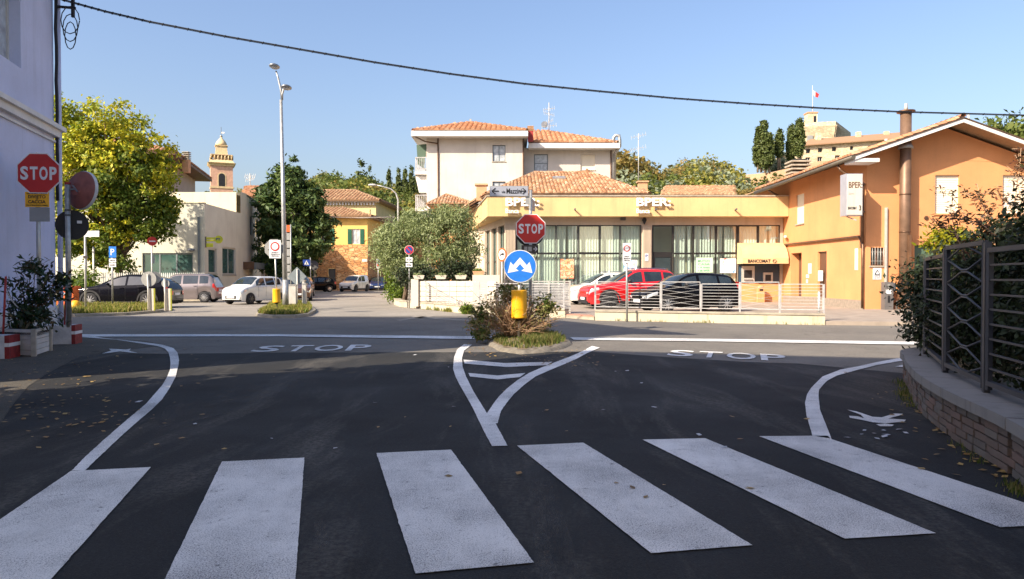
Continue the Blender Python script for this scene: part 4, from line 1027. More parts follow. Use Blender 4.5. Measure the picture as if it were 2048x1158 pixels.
# big flue
fl = D(1809, 330, YG-.42); fx = D(1810, 500, YG-.4).x
flu = thing('flue_pipe', 'thick brown metal flue rising up the orange gable and past the roof', 'flue', (fx, YG-.38, .0))
top = D(1810, 225, YG-.38).z
mb = MB(); mb.cyl((fx, YG-.38, .5), (fx, YG-.38, top), .21, n=20); mb.build('pipe', 'duct_brown', flu)
for z in (1.9, 3.2, 4.7): MB().cyl((fx, YG-.38, z), (fx, YG-.38, z+.05), .222, n=20).build('joint_band', 'copper_pipe', flu)
MB().cyl((fx, YG-.38, 6.55), (fx, YG-.38, 6.75), .30, .22, n=20).build('flashing', 'metal_galv', flu)
MB().cyl((fx, YG-.38, top), (fx, YG-.38, top+.06), .34, n=20).build('cap', 'copper_pipe', flu)
MB().cyl((fx, YG-.38, top+.06), (fx, YG-.38, top+.36), .08, .06, n=10).build('spout', 'metal_pale', flu)
MB().bb((fx-.28, YG-.62, .12), (fx+.30, YG-.1, .78)).build('base_box', 'duct_brown', flu)
MB().bb((fx+.0, YG-.66, .9), (fx+.12, YG-.58, 3.1)).build('strip', 'wood_brown', flu)
# roof
er, yb = 1.05, 50.0; YR = 28.45
EL = Vector((XL-1.0, YR, AZ-(AX-XL+1.0)*slopeL)); ER = Vector((XL+GW+1, YR, AZ-(XL+GW+1-AX)*slopeR)); AP = Vector((AX, YR, AZ))
o_rf = MB()
up = .02
o_rf.add([EL+EZ*up, AP+EZ*up, ER+EZ*up, EL+EZ*(up+.05), AP+EZ*(up+.05), ER+EZ*(up+.05)]+[Vector((p.x, yb, p.z)) for p in (EL, AP, ER)]+[Vector((p.x, yb, p.z+.07)) for p in (EL, AP, ER)],
         [(0, 1, 4, 3), (1, 2, 5, 4), (0, 6, 7, 1), (1, 7, 8, 2), (3, 4, 10, 9), (4, 5, 11, 10), (0, 3, 9, 6), (2, 8, 11, 5)])
orf = o_rf.build('roof', 'soffit_wood', og)
for a, b in ((EL, AP), (AP, ER)):
    MB().add([a+Vector((0, -.03, -.10)), b+Vector((0, -.03, -.10)), b+Vector((0, -.03, .05)), a+Vector((0, -.03, .05)), a+Vector((0, .02, -.10)), b+Vector((0, .02, -.10)), b+Vector((0, .02, .05)), a+Vector((0, .02, .05))],
             [(0, 1, 2, 3), (7, 6, 5, 4), (0, 4, 5, 1), (3, 2, 6, 7)]).build('barge_board', 'moulding_white', orf)
    MB().add([a+Vector((0, -.06, .052)), b+Vector((0, -.06, .052)), b+Vector((0, -.06, .10)), a+Vector((0, -.06, .10)), a+Vector((0, .1, .052)), b+Vector((0, .1, .052)), b+Vector((0, .1, .10)), a+Vector((0, .1, .10))],
             [(0, 1, 2, 3), (7, 6, 5, 4), (0, 4, 5, 1), (3, 2, 6, 7)]).build('verge_flashing', 'copper_pipe', orf)
MB().bb((XL-.98, YR+.02, EL.z-.17), (XL-.001, YR+.9, EL.z-.03)).build('eave_box', 'moulding_white', orf)
mb = MB(); mb.tube([(EL.x-.06, YR-.05, EL.z), (EL.x-.06, 39.9, EL.z-.05)], .085, 8); mb.build('gutter', 'gutter', orf)
roof_tiles(orf, [Vector((EL.x, 40, EL.z+.08)), Vector((EL.x, YR+.08, EL.z+.08)), Vector((AP.x, YR+.08, AP.z+.08)), Vector((AP.x, 40, AP.z+.08))], 'tile_b', .22, .36)
ridge(orf, Vector((AX, YR, AZ+.12)), Vector((AX, 44, AZ+.12)), 'tile_b')
q = D(1937, 236, 33); MB().cyl(q-EZ*.8, q+EZ*.15, .05, n=8).build('vent_pipe', 'metal_pale', orf)
q = D(1772, 300, 33); MB().cyl(q-EZ*.3, q+EZ*.5, .07, n=8).build('vent_pipe', 'metal_pale', orf)
ch = D(1597, 349, 38.5); mb = MB(); mb.bb((ch.x-.42, 38.2, ch.z-2.0), (ch.x+.42, 39.0, ch.z)); cc = mb.build('chimney', 'plinth_white', orf)
for i in range(4): MB().bb((ch.x-.52, 38.1, ch.z+.02+i*.2), (ch.x+.52, 39.1, ch.z+.10+i*.2)).build('louvre', 'kerb_stone', cc)
MB().bb((ch.x-.3, 38.3, ch.z), (ch.x+.3, 38.9, ch.z+.8)).build('core', 'sign_black', cc)
# light box sign
sx = D(1693, 390, 28.4).x; z0, z1 = D(1700, 431, 28.4).z, D(1700, 347, 28.4).z
sb = thing('light_box_sign', 'projecting white BPER and BANCOMAT light box on the orange wall', 'sign', (sx, 28.4, z0))
xr = D(1726, 390, 28.4).x
MB().bb((sx, 28.42, z0), (xr, 28.95, z1)).build('casing', 'sign_silver', sb)
MB().bb((sx+.03, 28.395, z0+.03), (xr-.03, 28.419, z1-.03)).build('face', 'concrete_white', sb)
mb = MB(); text_mb(mb, 'BPER:', (sx+.08, 28.394, D(1, 376, 28.4).z), EX, EZ, xr-sx-.12, .24, .006, .02); mb.build('lettering', 'duct_brown', sb)
mb = MB(); text_mb(mb, 'Banca', (sx+.08, 28.394, D(1, 389, 28.4).z), EX, EZ, .22, .09, .005, .01); mb.build('small_lettering', 'metal_pale', sb)
mb = MB(); text_mb(mb, 'BANCOMAT', (sx+.06, 28.394, D(1, 419, 28.4).z), EX, EZ, .34, .11, .006, .02); text_mb(mb, '3', (xr-.16, 28.394, D(1, 421, 28.4).z), EX, EZ, .09, .2, .006, .02); mb.build('bancomat_lettering', 'sign_black', sb)
for z in (z0+.25, z1-.25): MB().beam((xr, 28.7, z), (XL, YG+.2, z), .06, .06).build('bracket', 'metal_grey', sb)
mb = MB(); mb.beam((sx+.15, 28.7, z0-.02), (sx+.45, 28.5, z0-.18), .05, .04); mb.build('lamp_arm', 'metal_grey', sb)
# things by the orange wall
def fl_(px, py, Y, z=.115): q = D(px, py, Y); q.z = z; return q
q = fl_(1774, 625, 29.0)
ms = thing('intercom_column', 'dark grey ticket column beside the orange wall', 'column', q)
MB().bb((q.x-.17, 28.85, .115), (q.x+.17, 29.15, 1.22)).build('body', 'grey_cabinet', ms)
MB().bb((q.x+.171, 28.9, .9), (q.x+.3, 29.1, 1.18)).build('side_box', 'metal_grey', ms)
MB().bb((q.x-.13, 28.835, .75), (q.x+.08, 28.849, .92)).build('notice', 'paper', ms); MB().bb((q.x-.05, 28.835, .4), (q.x+.03, 28.849, .68)).build('slot', 'sign_black', ms)
MB().bb((q.x-.06, 28.835, 1.0), (q.x+.04, 28.849, 1.14)).build('button_panel', 'sign_grey_back', ms)
q = D(1774, 415, 29.4); mb = MB(); mb.bb((q.x-.05, 29.42, 1.2), (q.x+.05, 29.49, q.z)); mb.bb((q.x-.02, 29.40, 1.2), (q.x+.02, 29.419, q.z)); tag(mb.build('cable_trunking', 'metal_pale', base=(q.x, 29.4, 1.2)), 'thin pale cable trunking up the orange wall above the ticket column', 'trunking')
ws = thing('warning_sign', 'white warning notice with a triangle below the barred window', 'sign', D(1754, 547, YG-.01))
a, b = D(1746, 559, YG-.02), D(1763, 536, YG-.02); MB().bb((a.x, YG-.02, a.z), (b.x, YG-.001, b.z)).build('plate', 'sign_white', ws)
c = D(1754.5, 545, YG-.02); mb = MB(); t = [c+Vector((-.11, -.005, -.07)), c+Vector((.11, -.005, -.07)), c+Vector((0, -.005, .1))]
for i in range(3): mb.beam(t[i]+Vector((0, -.006, 0)), t[(i+1) % 3]+Vector((0, -.006, 0)), .012, .018)
for i in range(3): text_mb(mb, ('ATTENZIONE', 'CADUTA NEVE', 'DAL TETTO')[i], (a.x+.05, YG-.022, a.z+.15-i*.055), EX, EZ, .24, .03, .004)
mb.build('lettering', 'sign_black', ws)
br = thing('bicycle_rack', 'row of low hooped steel bicycle stands against the orange wall', 'bike rack', fl_(1815, 622, 28.9))
for i in range(3):
    x = D(1797+i*21, 620, 28.9).x; mb = MB(); 
    for s in (-.12, .12): mb.tube([Vector((x+s-.08, 28.7, .12)), Vector((x+s-.05, 28.75, .4)), Vector((x+s, 28.8, .47)), Vector((x+s+.05, 28.85, .4)), Vector((x+s+.08, 28.9, .12))], .012, 5)
    mb.build('hoop', 'metal_galv', br)
MB().bb((D(1790, 620, 28.9).x, 28.68, .116), (D(1850, 620, 28.9).x, 28.72, .14)).build('base_rail', 'metal_galv', br)
cm = thing('security_camera', 'white security camera on the corner above the bank entrance', 'camera', LY(1575, 472))
q = LY(1573, 474); mb = MB(); mb.beam(q+Vector((-.25, -.5, 0)), q+Vector((-.1, 0, .02)), .1, .1); mb.build('housing', 'sign_white', cm); MB().beam(q+Vector((-.15, -.2, -.05)), q+Vector((0, -.1, -.15)), .03, .03).build('arm', 'metal_pale', cm)

# ================================================================== APARTMENT BLOCK
ap = thing('apartment_block', 'tall cream apartment block with orange tiled roofs rising behind the bank', 'building', (D(853, 300, 60).x, 60, 0))
x0, x1 = D(853, 300, 60).x, D(1048, 300, 60).x; zt_ = D(950, 270, 60).z
def ah(px0, px1, py0, py1, Y, X0, d=.2): a, b = D(px0, py1, Y), D(px1, py0, Y); return (a.x-X0, b.x-X0, a.z, b.z, d)
h1 = [ah(985, 1011, 290, 323, 60, x0), ah(985, 1011, 363, 400, 60, x0)]
facade(MB(), (x0, 60, 0), EX, x1-x0, zt_, h1).build('wall', 'plaster_apartment', ap)
MB().quad((x0, 60, 0), (x0, 60, zt_), (x0, 74, zt_), (x0, 74, 0)).build('side_wall', 'plaster_apartment', ap)
MB().quad((x1, 60, 0), (x1, 74, 0), (x1, 74, zt_), (x1, 60, zt_)).build('side_wall', 'plaster_apartment', ap)
for h in h1: window(ap, Vector((x0, 60, 0)), EX, h, .16, 'window_grey', 'curtain_glass', 2, 1, .07, sill='kerb_stone')
# eave slab + roofs
xa, xb = D(822, 266, 58.9).x, D(1056, 266, 58.9).x; z0, z1 = D(900, 272, 58.9).z, D(900, 261.5, 58.9).z
MB().bb((xa, 58.9, z0), (xb, 75, z1)).build('eave_slab', 'moulding_white', ap)
E = [Vector((xa+.15, 59.1, z1+.05)), Vector((xb-.1, 59.1, z1+.05)), Vector((xb-.1, 74.9, z1+.05)), Vector((xa+.15, 74.9, z1+.05))]; pk = D(941, 246, 66.5)
rf = MB().bb((pk.x-.1, 66.4, pk.z), (pk.x+.1, 66.6, pk.z+.35)).build('roof', 'metal_galv', ap)
for i in (0, 1, 3): roof_tiles(rf, [E[i], E[(i+1) % 4], pk], 'tile_b', .42, .5)
ridge(rf, E[0], pk, 'tile_b', .16, .5); ridge(rf, E[1], pk, 'tile_b', .16, .5)
Yr = 61.4; x2, x3 = x1+.02, D(1226, 340, Yr).x; zr = D(1100, 296, Yr).z
h2 = [ah(1068, 1096, 308, 345, Yr, x2), ah(1161, 1190, 309, 340, Yr, x2)]
facade(MB(), (x2, Yr, 0), EX, x3-x2, zr, h2).build('wall', 'plaster_apartment', ap)
MB().quad((x3, Yr, 0), (x3, 74, 0), (x3, 74, zr), (x3, Yr, zr)).build('side_wall', 'plaster_apartment', ap)
window(ap, Vector((x2, Yr, 0)), EX, h2[0], .16, 'window_grey', 'curtain_glass', 1, 2, .08)
window(ap, Vector((x2, Yr, 0)), EX, h2[1], .16, 'blind_cream', 'dark_glass', 1, 1, .05, blind='blind_cream', sill='kerb_stone')
xa2, xb2 = D(1050, 290, 60.3).x+.3, D(1240, 290, 60.3).x; z0, z1 = D(1100, 296, 60.3).z, D(1100, 286, 60.3).z
MB().bb((xa2, 60.3, z0), (xb2, 75.1, z1)).build('eave_slab', 'moulding_white', ap)
E2 = [Vector((xa2, 60.5, z1+.05)), Vector((xb2-.15, 60.5, z1+.05)), Vector((xb2-.15, 75, z1+.05)), Vector((xa2, 75, z1+.05))]; p1 = D(1088, 263, 67.5); p0 = Vector((xa2, 67.5, p1.z))
roof_tiles(rf, [E2[0], E2[1], p1, p0], 'tile_b', .42, .5); roof_tiles(rf, [E2[1], E2[2], p1], 'tile_b', .42, .5); ridge(rf, E2[1], p1, 'tile_b', .16, .5)
cx = D(1061, 270, 60.1); c = MB().bb((cx.x-.22, 59.9, D(1061, 283, 60).z), (cx.x+.22, 60.28, D(1061, 262, 60).z)).build('chimney', 'red_paint', ap)
for i in range(4): z = D(1061, 262-i*2.6, 60).z+.02; MB().bb((cx.x-.26, 59.86, z), (cx.x+.26, 60.3, z+.055)).build('louvre', 'terracotta', c)
for px, Y in ((876, 59.93), (1046.5, 59.93), (1222, Yr-.07)):
    q = D(px, 300, Y); MB().cyl((q.x, Y, 0), (q.x, Y, zr-.1 if px > 1100 else zt_-.1), .055, n=8).build('downpipe', 'copper_pipe', ap)
mb = MB(); mb.tube([D(826, 271, 58.95), D(850, 283, 59.4), D(876, 287, 59.93)], .05, 6); mb.build('downpipe', 'copper_pipe', ap)
mb = MB(); mb.tube([D(1227, 292, 60.6), D(1227, 276, 60.6), D(1231, 270.5, 60.6), D(1238, 271, 60.6), D(1239.5, 280, 60.6), D(1239.5, 292, 60.6), D(1233, 303, 60.9), D(1229, 309, 61.3), D(1229, 360, 61.3)], .14, 10); mb.build('flue', 'metal_galv', ap)
# balconies on the left side
for zc_px, hh in ((345, 28), (418, 26)):
    zc = D(842, zc_px, 61).z; a = D(831, 345, 61).x; bal = MB().bb((a, 60.6, zc-.2), (x0-.002, 68, zc)).build('balcony', 'moulding_white', ap)
    zt2 = D(842, zc_px-hh, 61).z; MB().bb((a+.02, 60.62, zt2), (x0-.01, 60.68, zt2+.06)).build('handrail', 'fence_white', bal)
    MB().bb((a+.02, 60.69, zt2), (a+.08, 68, zt2+.06)).build('handrail', 'fence_white', bal)
    for i in range(7): x = a+.05+(x0-a-.1)*i/6; MB().bb((x-.02, 60.63, zc), (x+.02, 60.67, zt2)).build('baluster', 'fence_white', bal)
    MB().bb((a+.1, 60.63, zc+.25), (x0-.05, 60.66, zc+.3)).build('mid_rail', 'fence_white', bal)
    for i in range(12): y = 60.9+i*.58; MB().bb((a+.03, y, zc), (a+.07, y+.04, zt2)).build('baluster', 'fence_white', bal)
mb = MB(); a = D(833, 290, 61); mb.quad(a, a+Vector((.9, 0, .1)), a+Vector((.6, 0, -2.0)), a+Vector((.1, 0, -1.6))); mb.build('awning', 'door_green', ap)
a = D(831, 385, 61); b = D(853, 347, 61); MB().add([(a.x+.3, 61, a.z), (x0-.003, 61, a.z), (x0-.003, 61, b.z-.25), (a.x, 61, b.z-.25), (a.x+.3, 67, a.z), (x0-.003, 67, a.z), (x0-.003, 67, b.z-.25), (a.x, 67, b.z-.25)], [(0, 1, 2, 3), (7, 6, 5, 4), (0, 3, 7, 4)]).build('bay_underside', 'moulding_white', ap)
def antenna(label, px, py0, py1, Y, arms, group='roof aerials', dish=False):
    t = thing('aerial', label, 'aerial', D(px, py1, Y), group=group); k = Y/60
    MB().cyl(D(px, py1, Y), D(px, py0, Y), .035*k, n=6).build('mast', 'metal_pale', t)
    for (py, L, tilt) in arms:
        q = D(px, py, Y); mb = MB(); mb.beam(q+Vector((-L/2, -.1, -tilt)), q+Vector((L/2, .1, tilt)), .03*k, .03*k)
        for i in range(6): s = q+Vector((-L/2+L*i/5, 0, -tilt+2*tilt*i/5)); mb.beam(s+Vector((0, -.15, -.2*k)), s+Vector((0, .15, .2*k)), .018*k, .018*k)
        mb.build('antenna_array', 'metal_pale', t)
    if dish: q = D(px-9, py1-15, Y); MB().lathe(q, [(.3, 0), (.2, .05), (.04, .08)], 14, 'Y').build('dish', 'metal_grey', t)
    return t
antenna('tall cluttered aerial with dish on the apartment roof', 1098, 205, 264, 66, ((218, 1.0, .1), (228, .9, -.1), (243, .7, .15), (252, 1.3, .1)), dish=True)
antenna('thin roof aerial with two arms right of the apartment block', 1277, 267, 375, 75, ((272, 1.5, .2), (297, 1.5, .2)))

# small hipped house left of the bank
sh = thing('outbuilding', 'small house with pointed tiled roof behind the olive tree', 'house', (D(855, 500, 52).x, 52, 0))
a, b = D(853, 409, 52), D(953, 416, 52); z = a.z; pk = D(893, 390, 55)
MB().bb((a.x+.3, 52.3, 0), (b.x-.3, 59, z-.05)).build('wall', 'plaster_orange', sh)
r_ = MB().bb((a.x+.1, 52.1, z-.12), (b.x-.1, 59.1, z-.04)).build('roof', 'soffit_wood', sh); z -= .0
P4 = [Vector((a.x, 52, z)), Vector((b.x, 52, z)), Vector((b.x, 59, z)), Vector((a.x, 59, z))]
for i in (0, 1, 3): roof_tiles(r_, [P4[i], P4[(i+1) % 4], pk], 'tile_a', .22, .34)
ridge(r_, P4[0], pk); ridge(r_, P4[1], pk)
# low tiled roof behind the bank, right
tr = thing('tiled_house', 'low house with long tiled roof seen over the bank parapet', 'house', (D(1325, 400, 62).x, 62, 0))
a, b, c, d = D(1322, 391, 62), D(1470, 391, 62), D(1468, 374, 69), D(1330, 376, 69); MB().bb((a.x+.3, 62.3, 0), (b.x-.3, 72, a.z-.1)).build('wall', 'plaster_cream', tr)
roof_tiles(tr, [a, b, c, d], 'tile_c', .34, .5)

# ================================================================== POST OFFICE
po = thing('post_office', 'pale flat roofed post office building on the left with grey framed windows', 'building', (-21.2, 50, 0))
cA = D(409, 406, 50); cA.z = 0; pB = Vector((D(481, 426, 57.8).x, 57.8, 0)); zlow = D(409, 406.5, 50).z
xl = D(60, 500, 50).x-3
W_ = cA.x-xl
def ph(px0, px1, py0, py1): a, b = D(px0, py1, 50), D(px1, py0, 50); return (a.x-xl, b.x-xl, a.z, b.z, .15)
hA = [ph(285, 386, 506, 552)]
facade(MB(), (xl, 50, 0), EX, W_, zlow, hA).build('front_wall', 'plaster_postoffice', po)
window(po, Vector((xl, 50, 0)), EX, hA[0], .13, 'window_grey', 'teal_glass', 3, 1, .1, sill='window_grey')
dB = (pB-cA); LB = dB.length; uB = dB.normalized(); nB = uB.cross(EZ)
def bhole(px0, px1, py0, py1, d=.15):
    def s(px, py):
        r = ray(px, py); n = nB; t = (cA-Vector((0, 0, H))).dot(n)/r.dot(n); p = Vector((0, 0, H))+r*t; return (p-cA).dot(uB), p.z
    a, za = s(px0, py1); b, zb2 = s(px1, py0); return (a, b, za, zb2, d)
hB = [bhole(417, 433, 498, 547), bhole(445, 471, 497, 549)]
facade(MB(), cA, uB, LB, zlow, hB).build('side_wall', 'plaster_postoffice', po)
for i, h in enumerate(hB): window(po, cA, uB, h, .13, 'metal_pale', 'teal_glass', 1+i, 1, .1, sill='metal_grey')
pC = D(493, 388, 59.5); zup = pC.z; pC = Vector((pC.x, 59.5, 0)); pD = Vector((D(520.5, 402, 67).x, 67, 0))
uC = (pD-pC).normalized(); LC = (pD-pC).length
MB().prism([(xl, 50.001), (cA.x-.01, 50.001), (pB.x-.01, 57.8), (pC.x, 59.4), (xl, 59.4)], zlow-.3, zlow-.02).build('roof', 'kerb_stone', po)
mb = MB(); q1 = Vector((xl, 50, 0)); 
mb.bb((xl, 49.96, zlow), (cA.x+.03, 50.2, zlow+.05)); mb.build('coping', 'kerb_stone', po)
facade(MB(), (xl, 58.2, 0), EX, pC.x-xl-.35, zup, []).build('upper_wall', 'plaster_cream', po)
mb = facade(MB(), pB, (pC-pB), (pC-pB).length, zup, []); mb.build('upper_wall', 'plaster_postoffice', po)
def chole(px0, px1, py0, py1, d=.15):
    n = uC.cross(EZ)
    def s(px, py):
        r = ray(px, py); t = (pC-Vector((0, 0, H))).dot(n)/r.dot(n); p = Vector((0, 0, H))+r*t; return (p-pC).dot(uC), p.z
    a, za = s(px0, py1); b, zb2 = s(px1, py0); return (a, b, za, zb2, d)
hC = [chole(500, 504.5, 433, 470), chole(511, 517, 439, 474)]
facade(MB(), pC, uC, LC, zup, hC).build('upper_wall', 'plaster_postoffice', po)
for h in hC: window(po, pC, uC, h, .13, 'window_grey', 'dark_glass', 1, 1, .08)
MB().prism([(xl, 58.25), (pC.x-.36, 58.25), (pC.x, 59.5), (pD.x, 67), (xl, 67)], zup-.2, zup-.02).build('upper_roof', 'kerb_stone', po)
MB().quad((pD.x, 67, 0), (xl, 67, 0), (xl, 67, zup), (pD.x, 67, zup)).build('rear_wall', 'plaster_postoffice', po)
mb = MB(); q = D(396.5, 468, 49.93); mb.bb((q.x-.06, 49.93, 1.2), (q.x+.06, 49.99, D(396, 434, 50).z)); mb.build('downpipe', 'window_grey', po)
q = D(382, 500, 49.85); mb = MB(); mb.ball(q, .2, 10, 6, (1.3, .8, .6)); mb.build('wall_lamp', 'metal_grey', po)
# post sign (projecting)
q = D(413, 482, 50.3); pg = thing('post_office_sign', 'yellow projecting PT post office sign', 'sign', q)
r1, r2 = D(444, 482, 50.0), D(415, 487, 50.0)
MB().cyl((r1.x-.2, 49.9, r1.z+.1), (r1.x-.2, 50.0, r1.z+.1), .27, n=24).build('roundel', 'sign_posteyellow', pg)
MB().cyl((r1.x-.2, 49.88, r1.z+.1), (r1.x-.2, 49.899, r1.z+.1), .22, n=24).build('roundel_face', 'sign_posteyellow', pg)
for z in (.19, .03): MB().bb((r2.x-.05, 49.92, r1.z+z-.06), (r1.x-.45, 49.99, r1.z+z+.06)).build('stripe', 'sign_posteyellow', pg)
MB().bb((r2.x-.05, 49.92, r1.z-.42), (r1.x-.6, 49.99, r1.z-.16)).build('stripe', 'sign_posteyellow', pg)
MB().bb((r2.x-.12, 49.9, r1.z-.45), (r2.x-.06, 50.0, r1.z+.3)).build('bracket', 'pole_dark', pg)
mb = MB(); text_mb(mb, 'PT', (r1.x-.36, 49.875, r1.z+.03), EX, EZ, .3, .17, .01, .03); mb.build('lettering', 'sign_darkblue', pg)
# canopy at the far end
cn = thing('entrance_canopy', 'dark flat entrance canopy at the far corner of the post office', 'canopy', (-21.5, 61, 2))
a = D(470, 532, 60.5); b = D(532, 536, 61); MB().bb((a.x, 58.5, a.z-.25), (b.x, 63, a.z+.25)).build('roof_panel', 'window_grey', cn)
MB().bb((b.x-1.0, 58.45, a.z-.3), (b.x-.1, 58.49, a.z+.3)).build('sign_panel', 'wood_brown', cn)
MB().bb((b.x-.35, 62.6, 0), (b.x-.2, 62.75, a.z-.251)).build('post', 'pole_dark', cn)

# brown-roofed house behind the post office
bh = thing('brown_eaved_house', 'grey house with deep brown eaves above the post office roof', 'house', (D(345, 300, 72).x, 72, 0))
E1, E2 = D(350, 303, 70), D(424, 357, 89); E2.z = E1.z-.1; dE = (E2-E1).normalized(); nL = Vector((-dE.y, dE.x, 0)).normalized()
if nL.x > 0: nL = -nL
wa, wb = E1+nL*1.7+dE*1.2, E2+nL*1.7-dE*1.2
MB().quad((wa.x, wa.y, 0), (wb.x, wb.y, 0), (wb.x, wb.y, E1.z-.1), (wa.x, wa.y, E1.z-.1)).build('side_wall', 'plaster_grey', bh)
MB().quad((wa.x-12, wa.y, 0), (wa.x, wa.y, 0), (wa.x, wa.y, E1.z-.1), (wa.x-12, wa.y, E1.z-.1)).build('wall', 'plaster_grey', bh)
tops = [p+nL*6+EZ*1.9 for p in (E1+dE*5, E2-dE*5)]; F1 = E1+nL*12
rr_ = MB().add([E1-EZ*.3, E2-EZ*.3, E2+nL*12-EZ*.3, F1-EZ*.3, E1, E2, E2+nL*12, F1], [(3, 2, 1, 0), (0, 1, 5, 4), (1, 2, 6, 5), (0, 4, 7, 3)]).build('roof', 'wood_brown', bh)
roof_tiles(rr_, [E2, E1, tops[0], tops[1]], 'tile_b', .35, .5, slab='wood_brown'); roof_tiles(rr_, [F1, E1, tops[0]], 'tile_b', .35, .5)
c_ = D(373, 322, 74); ck = MB().bb((c_.x-.3, 73.7, c_.z-1.2), (c_.x+.3, 74.3, c_.z+.1)).build('chimney', 'terracotta', bh)
for i in range(5): MB().bb((c_.x-.34, 73.66, c_.z+.12+i*.18), (c_.x+.34, 74.34, c_.z+.19+i*.18)).build('louvre', 'kerb_stone', ck)
antenna('thin aerial on the roof right of the bell tower', 500, 347, 385, 80, ((352, 1.1, .0), (358, .9, .1)))
rf2 = thing('red_roofed_house', 'low house with red tiled roof beside the dark conifer', 'house', (D(490, 390, 74).x, 74, 0))
a, b, c, d = D(484, 388, 72), D(528, 398, 72), D(524, 386, 80), D(492, 380, 80)
MB().bb((a.x, 72.2, 0), (b.x, 84, min(a.z, b.z)-.1)).build('wall', 'plaster_orange', rf2); a.z = b.z = (a.z+b.z)/2; c.z = d.z = (c.z+d.z)/2+.5; roof_tiles(rf2, [a, b, c, d], 'tile_b', .35, .5)

# bell tower
Yt = 150; bt = thing('bell_tower', 'brick and stone bell tower with balustrade and small domed cap', 'tower', (D(432, 400, Yt).x, Yt, 0))
def T(px, py): return D(px, py, Yt)
ang = R(24); cx_ = T(433, 330).x; cyt = Yt+2.5
def ring(mb, hw, z0, z1, hw2=None, mat=None):
    hw2 = hw if hw2 is None else hw2; c, s = math.cos(ang), math.sin(ang); v = []
    for h_, z in ((hw, z0), (hw2, z1)):
        for a_, b_ in ((-1, -1), (1, -1), (1, 1), (-1, 1)): v.append((cx_+(a_*h_)*c-(b_*h_)*s, cyt+(a_*h_)*s+(b_*h_)*c, z))
    mb.add(v, [(3, 2, 1, 0), (4, 5, 6, 7), (0, 1, 5, 4), (1, 2, 6, 5), (2, 3, 7, 6), (3, 0, 4, 7)]); return mb
zz = lambda py: T(433, py).z
ring(MB(), 2.15, 0, zz(331)).build('shaft', 'brick_campanile', bt)
ring(MB(), 2.35, zz(331), zz(328)).build('cornice', 'stone_campanile', bt); ring(MB(), 2.5, zz(328), zz(325), 2.75).build('cornice', 'stone_campanile', bt)
ring(MB(), 2.5, zz(325), zz(318), 2.0).build('lantern_base', 'stone_campanile', bt)
bal = MB()
ring(bal, 2.15, zz(309), zz(307.5)); bal.build('balustrade_rail', 'stone_campanile', bt)
c, s = math.cos(ang), math.sin(ang)
for sd_ in range(4):
    for i in range(7):
        u_ = -1+2*i/6; a_, b_ = [(u_, -1), (1, u_), (u_, 1), (-1, u_)][sd_]; a_ *= 2.0; b_ *= 2.0
        MB().cyl((cx_+a_*c-b_*s, cyt+a_*s+b_*c, zz(318)), (cx_+a_*c-b_*s, cyt+a_*s+b_*c, zz(309)), .14 if i % 6 else .25, n=6).build('baluster', 'stone_campanile', bt)
ring(MB(), 1.7, zz(318), zz(308), 1.25).build('lantern', 'stone_campanile', bt); ring(MB(), 1.25, zz(308), zz(289), 1.05).build('lantern', 'stone_campanile', bt)
ring(MB(), 1.25, zz(289), zz(287.5)).build('lantern_cornice', 'stone_campanile', bt)
MB().lathe((cx_, cyt, zz(287.5)), [(1.25, 0), (1.15, .45), (.9, .9), (.55, 1.3), (.25, 1.6), (.16, 2.2)], 8).build('dome', 'stone_campanile', bt)
MB().ball((cx_, cyt, zz(268)), .28).build('ball', 'sign_grey_back', bt); MB().cyl((cx_, cyt, zz(268)), (cx_, cyt, zz(249)), .05, n=5).build('spike', 'pole_dark', bt)
MB().bb((cx_, cyt-.02, zz(262)), (cx_+.7, cyt+.02, zz(259))).build('weather_vane', 'metal_pale', bt)
for sd_, m_ in ((0, 1), (1, 1)):
    for k, (w0, d_, mt) in enumerate(((.85, .04, 'stone_campanile'), (.62, .06, 'sign_black'))):
        pts = [(-w0, zz(374)), (w0, zz(374)), (w0, zz(352))]+[(w0*math.cos(t), zz(352)+w0*math.sin(t)) for t in [i*math.pi/8 for i in range(1, 8)]]+[(-w0, zz(352))]
        if sd_ == 0: P = [Vector((cx_+u_*c+(2.15+d_)*s, cyt+u_*s-(2.15+d_)*c, z)) for u_, z in pts]; N = Vector((s, -c, 0))
        else: P = [Vector((cx_+(2.15+d_)*c-u_*s, cyt+(2.15+d_)*s+u_*c, z)) for u_, z in pts]; N = Vector((c, s, 0))
        MB().plate(P, N, .05).build('arch_surround' if k == 0 else 'belfry_opening', mt, bt)
ring(MB(), 2.25, zz(376), zz(372)).build('string_course', 'stone_campanile', bt)

# ================================================================== YELLOW HOUSES, centre
yh = thing('ochre_house', 'ochre house with green shutters above a rubble stone ground floor', 'house', (D(640, 500, 78).x, 78, 0))
Yy = 78; xa, xb = D(600, 500, Yy).x, D(735, 500, Yy).x; zs_ = D(700, 489.5, Yy).z; ze = D(700, 434, Yy).z
def yx(px0, px1, py0, py1, z0, X0=xa, Y=Yy, d=.2): a, b = D(px0, py1, Y), D(px1, py0, Y); return (a.x-X0, b.x-X0, max(.05, a.z-z0), b.z-z0, d)
hl = [yx(656, 671, 537, 577, 0)]
facade(MB(), (xa, Yy, 0), EX, xb-xa, zs_, hl).build('stone_wall', 'stone_rubble', yh); door(hl[0], .15, 'pole_dark', yh, Vector((xa, Yy, 0)), EX)
hu = [yx(704, 720, 458, 488, zs_), yx(643, 660, 457, 486, zs_)]
facade(MB(), (xa, Yy, zs_), EX, xb-xa, ze-zs_, hu).build('wall', 'plaster_ochre', yh)
for h in hu: window(yh, Vector((xa, Yy, zs_)), EX, h, .12, 'window_white', 'curtain_glass', 2, 1, .08, shutter='shutter_green')
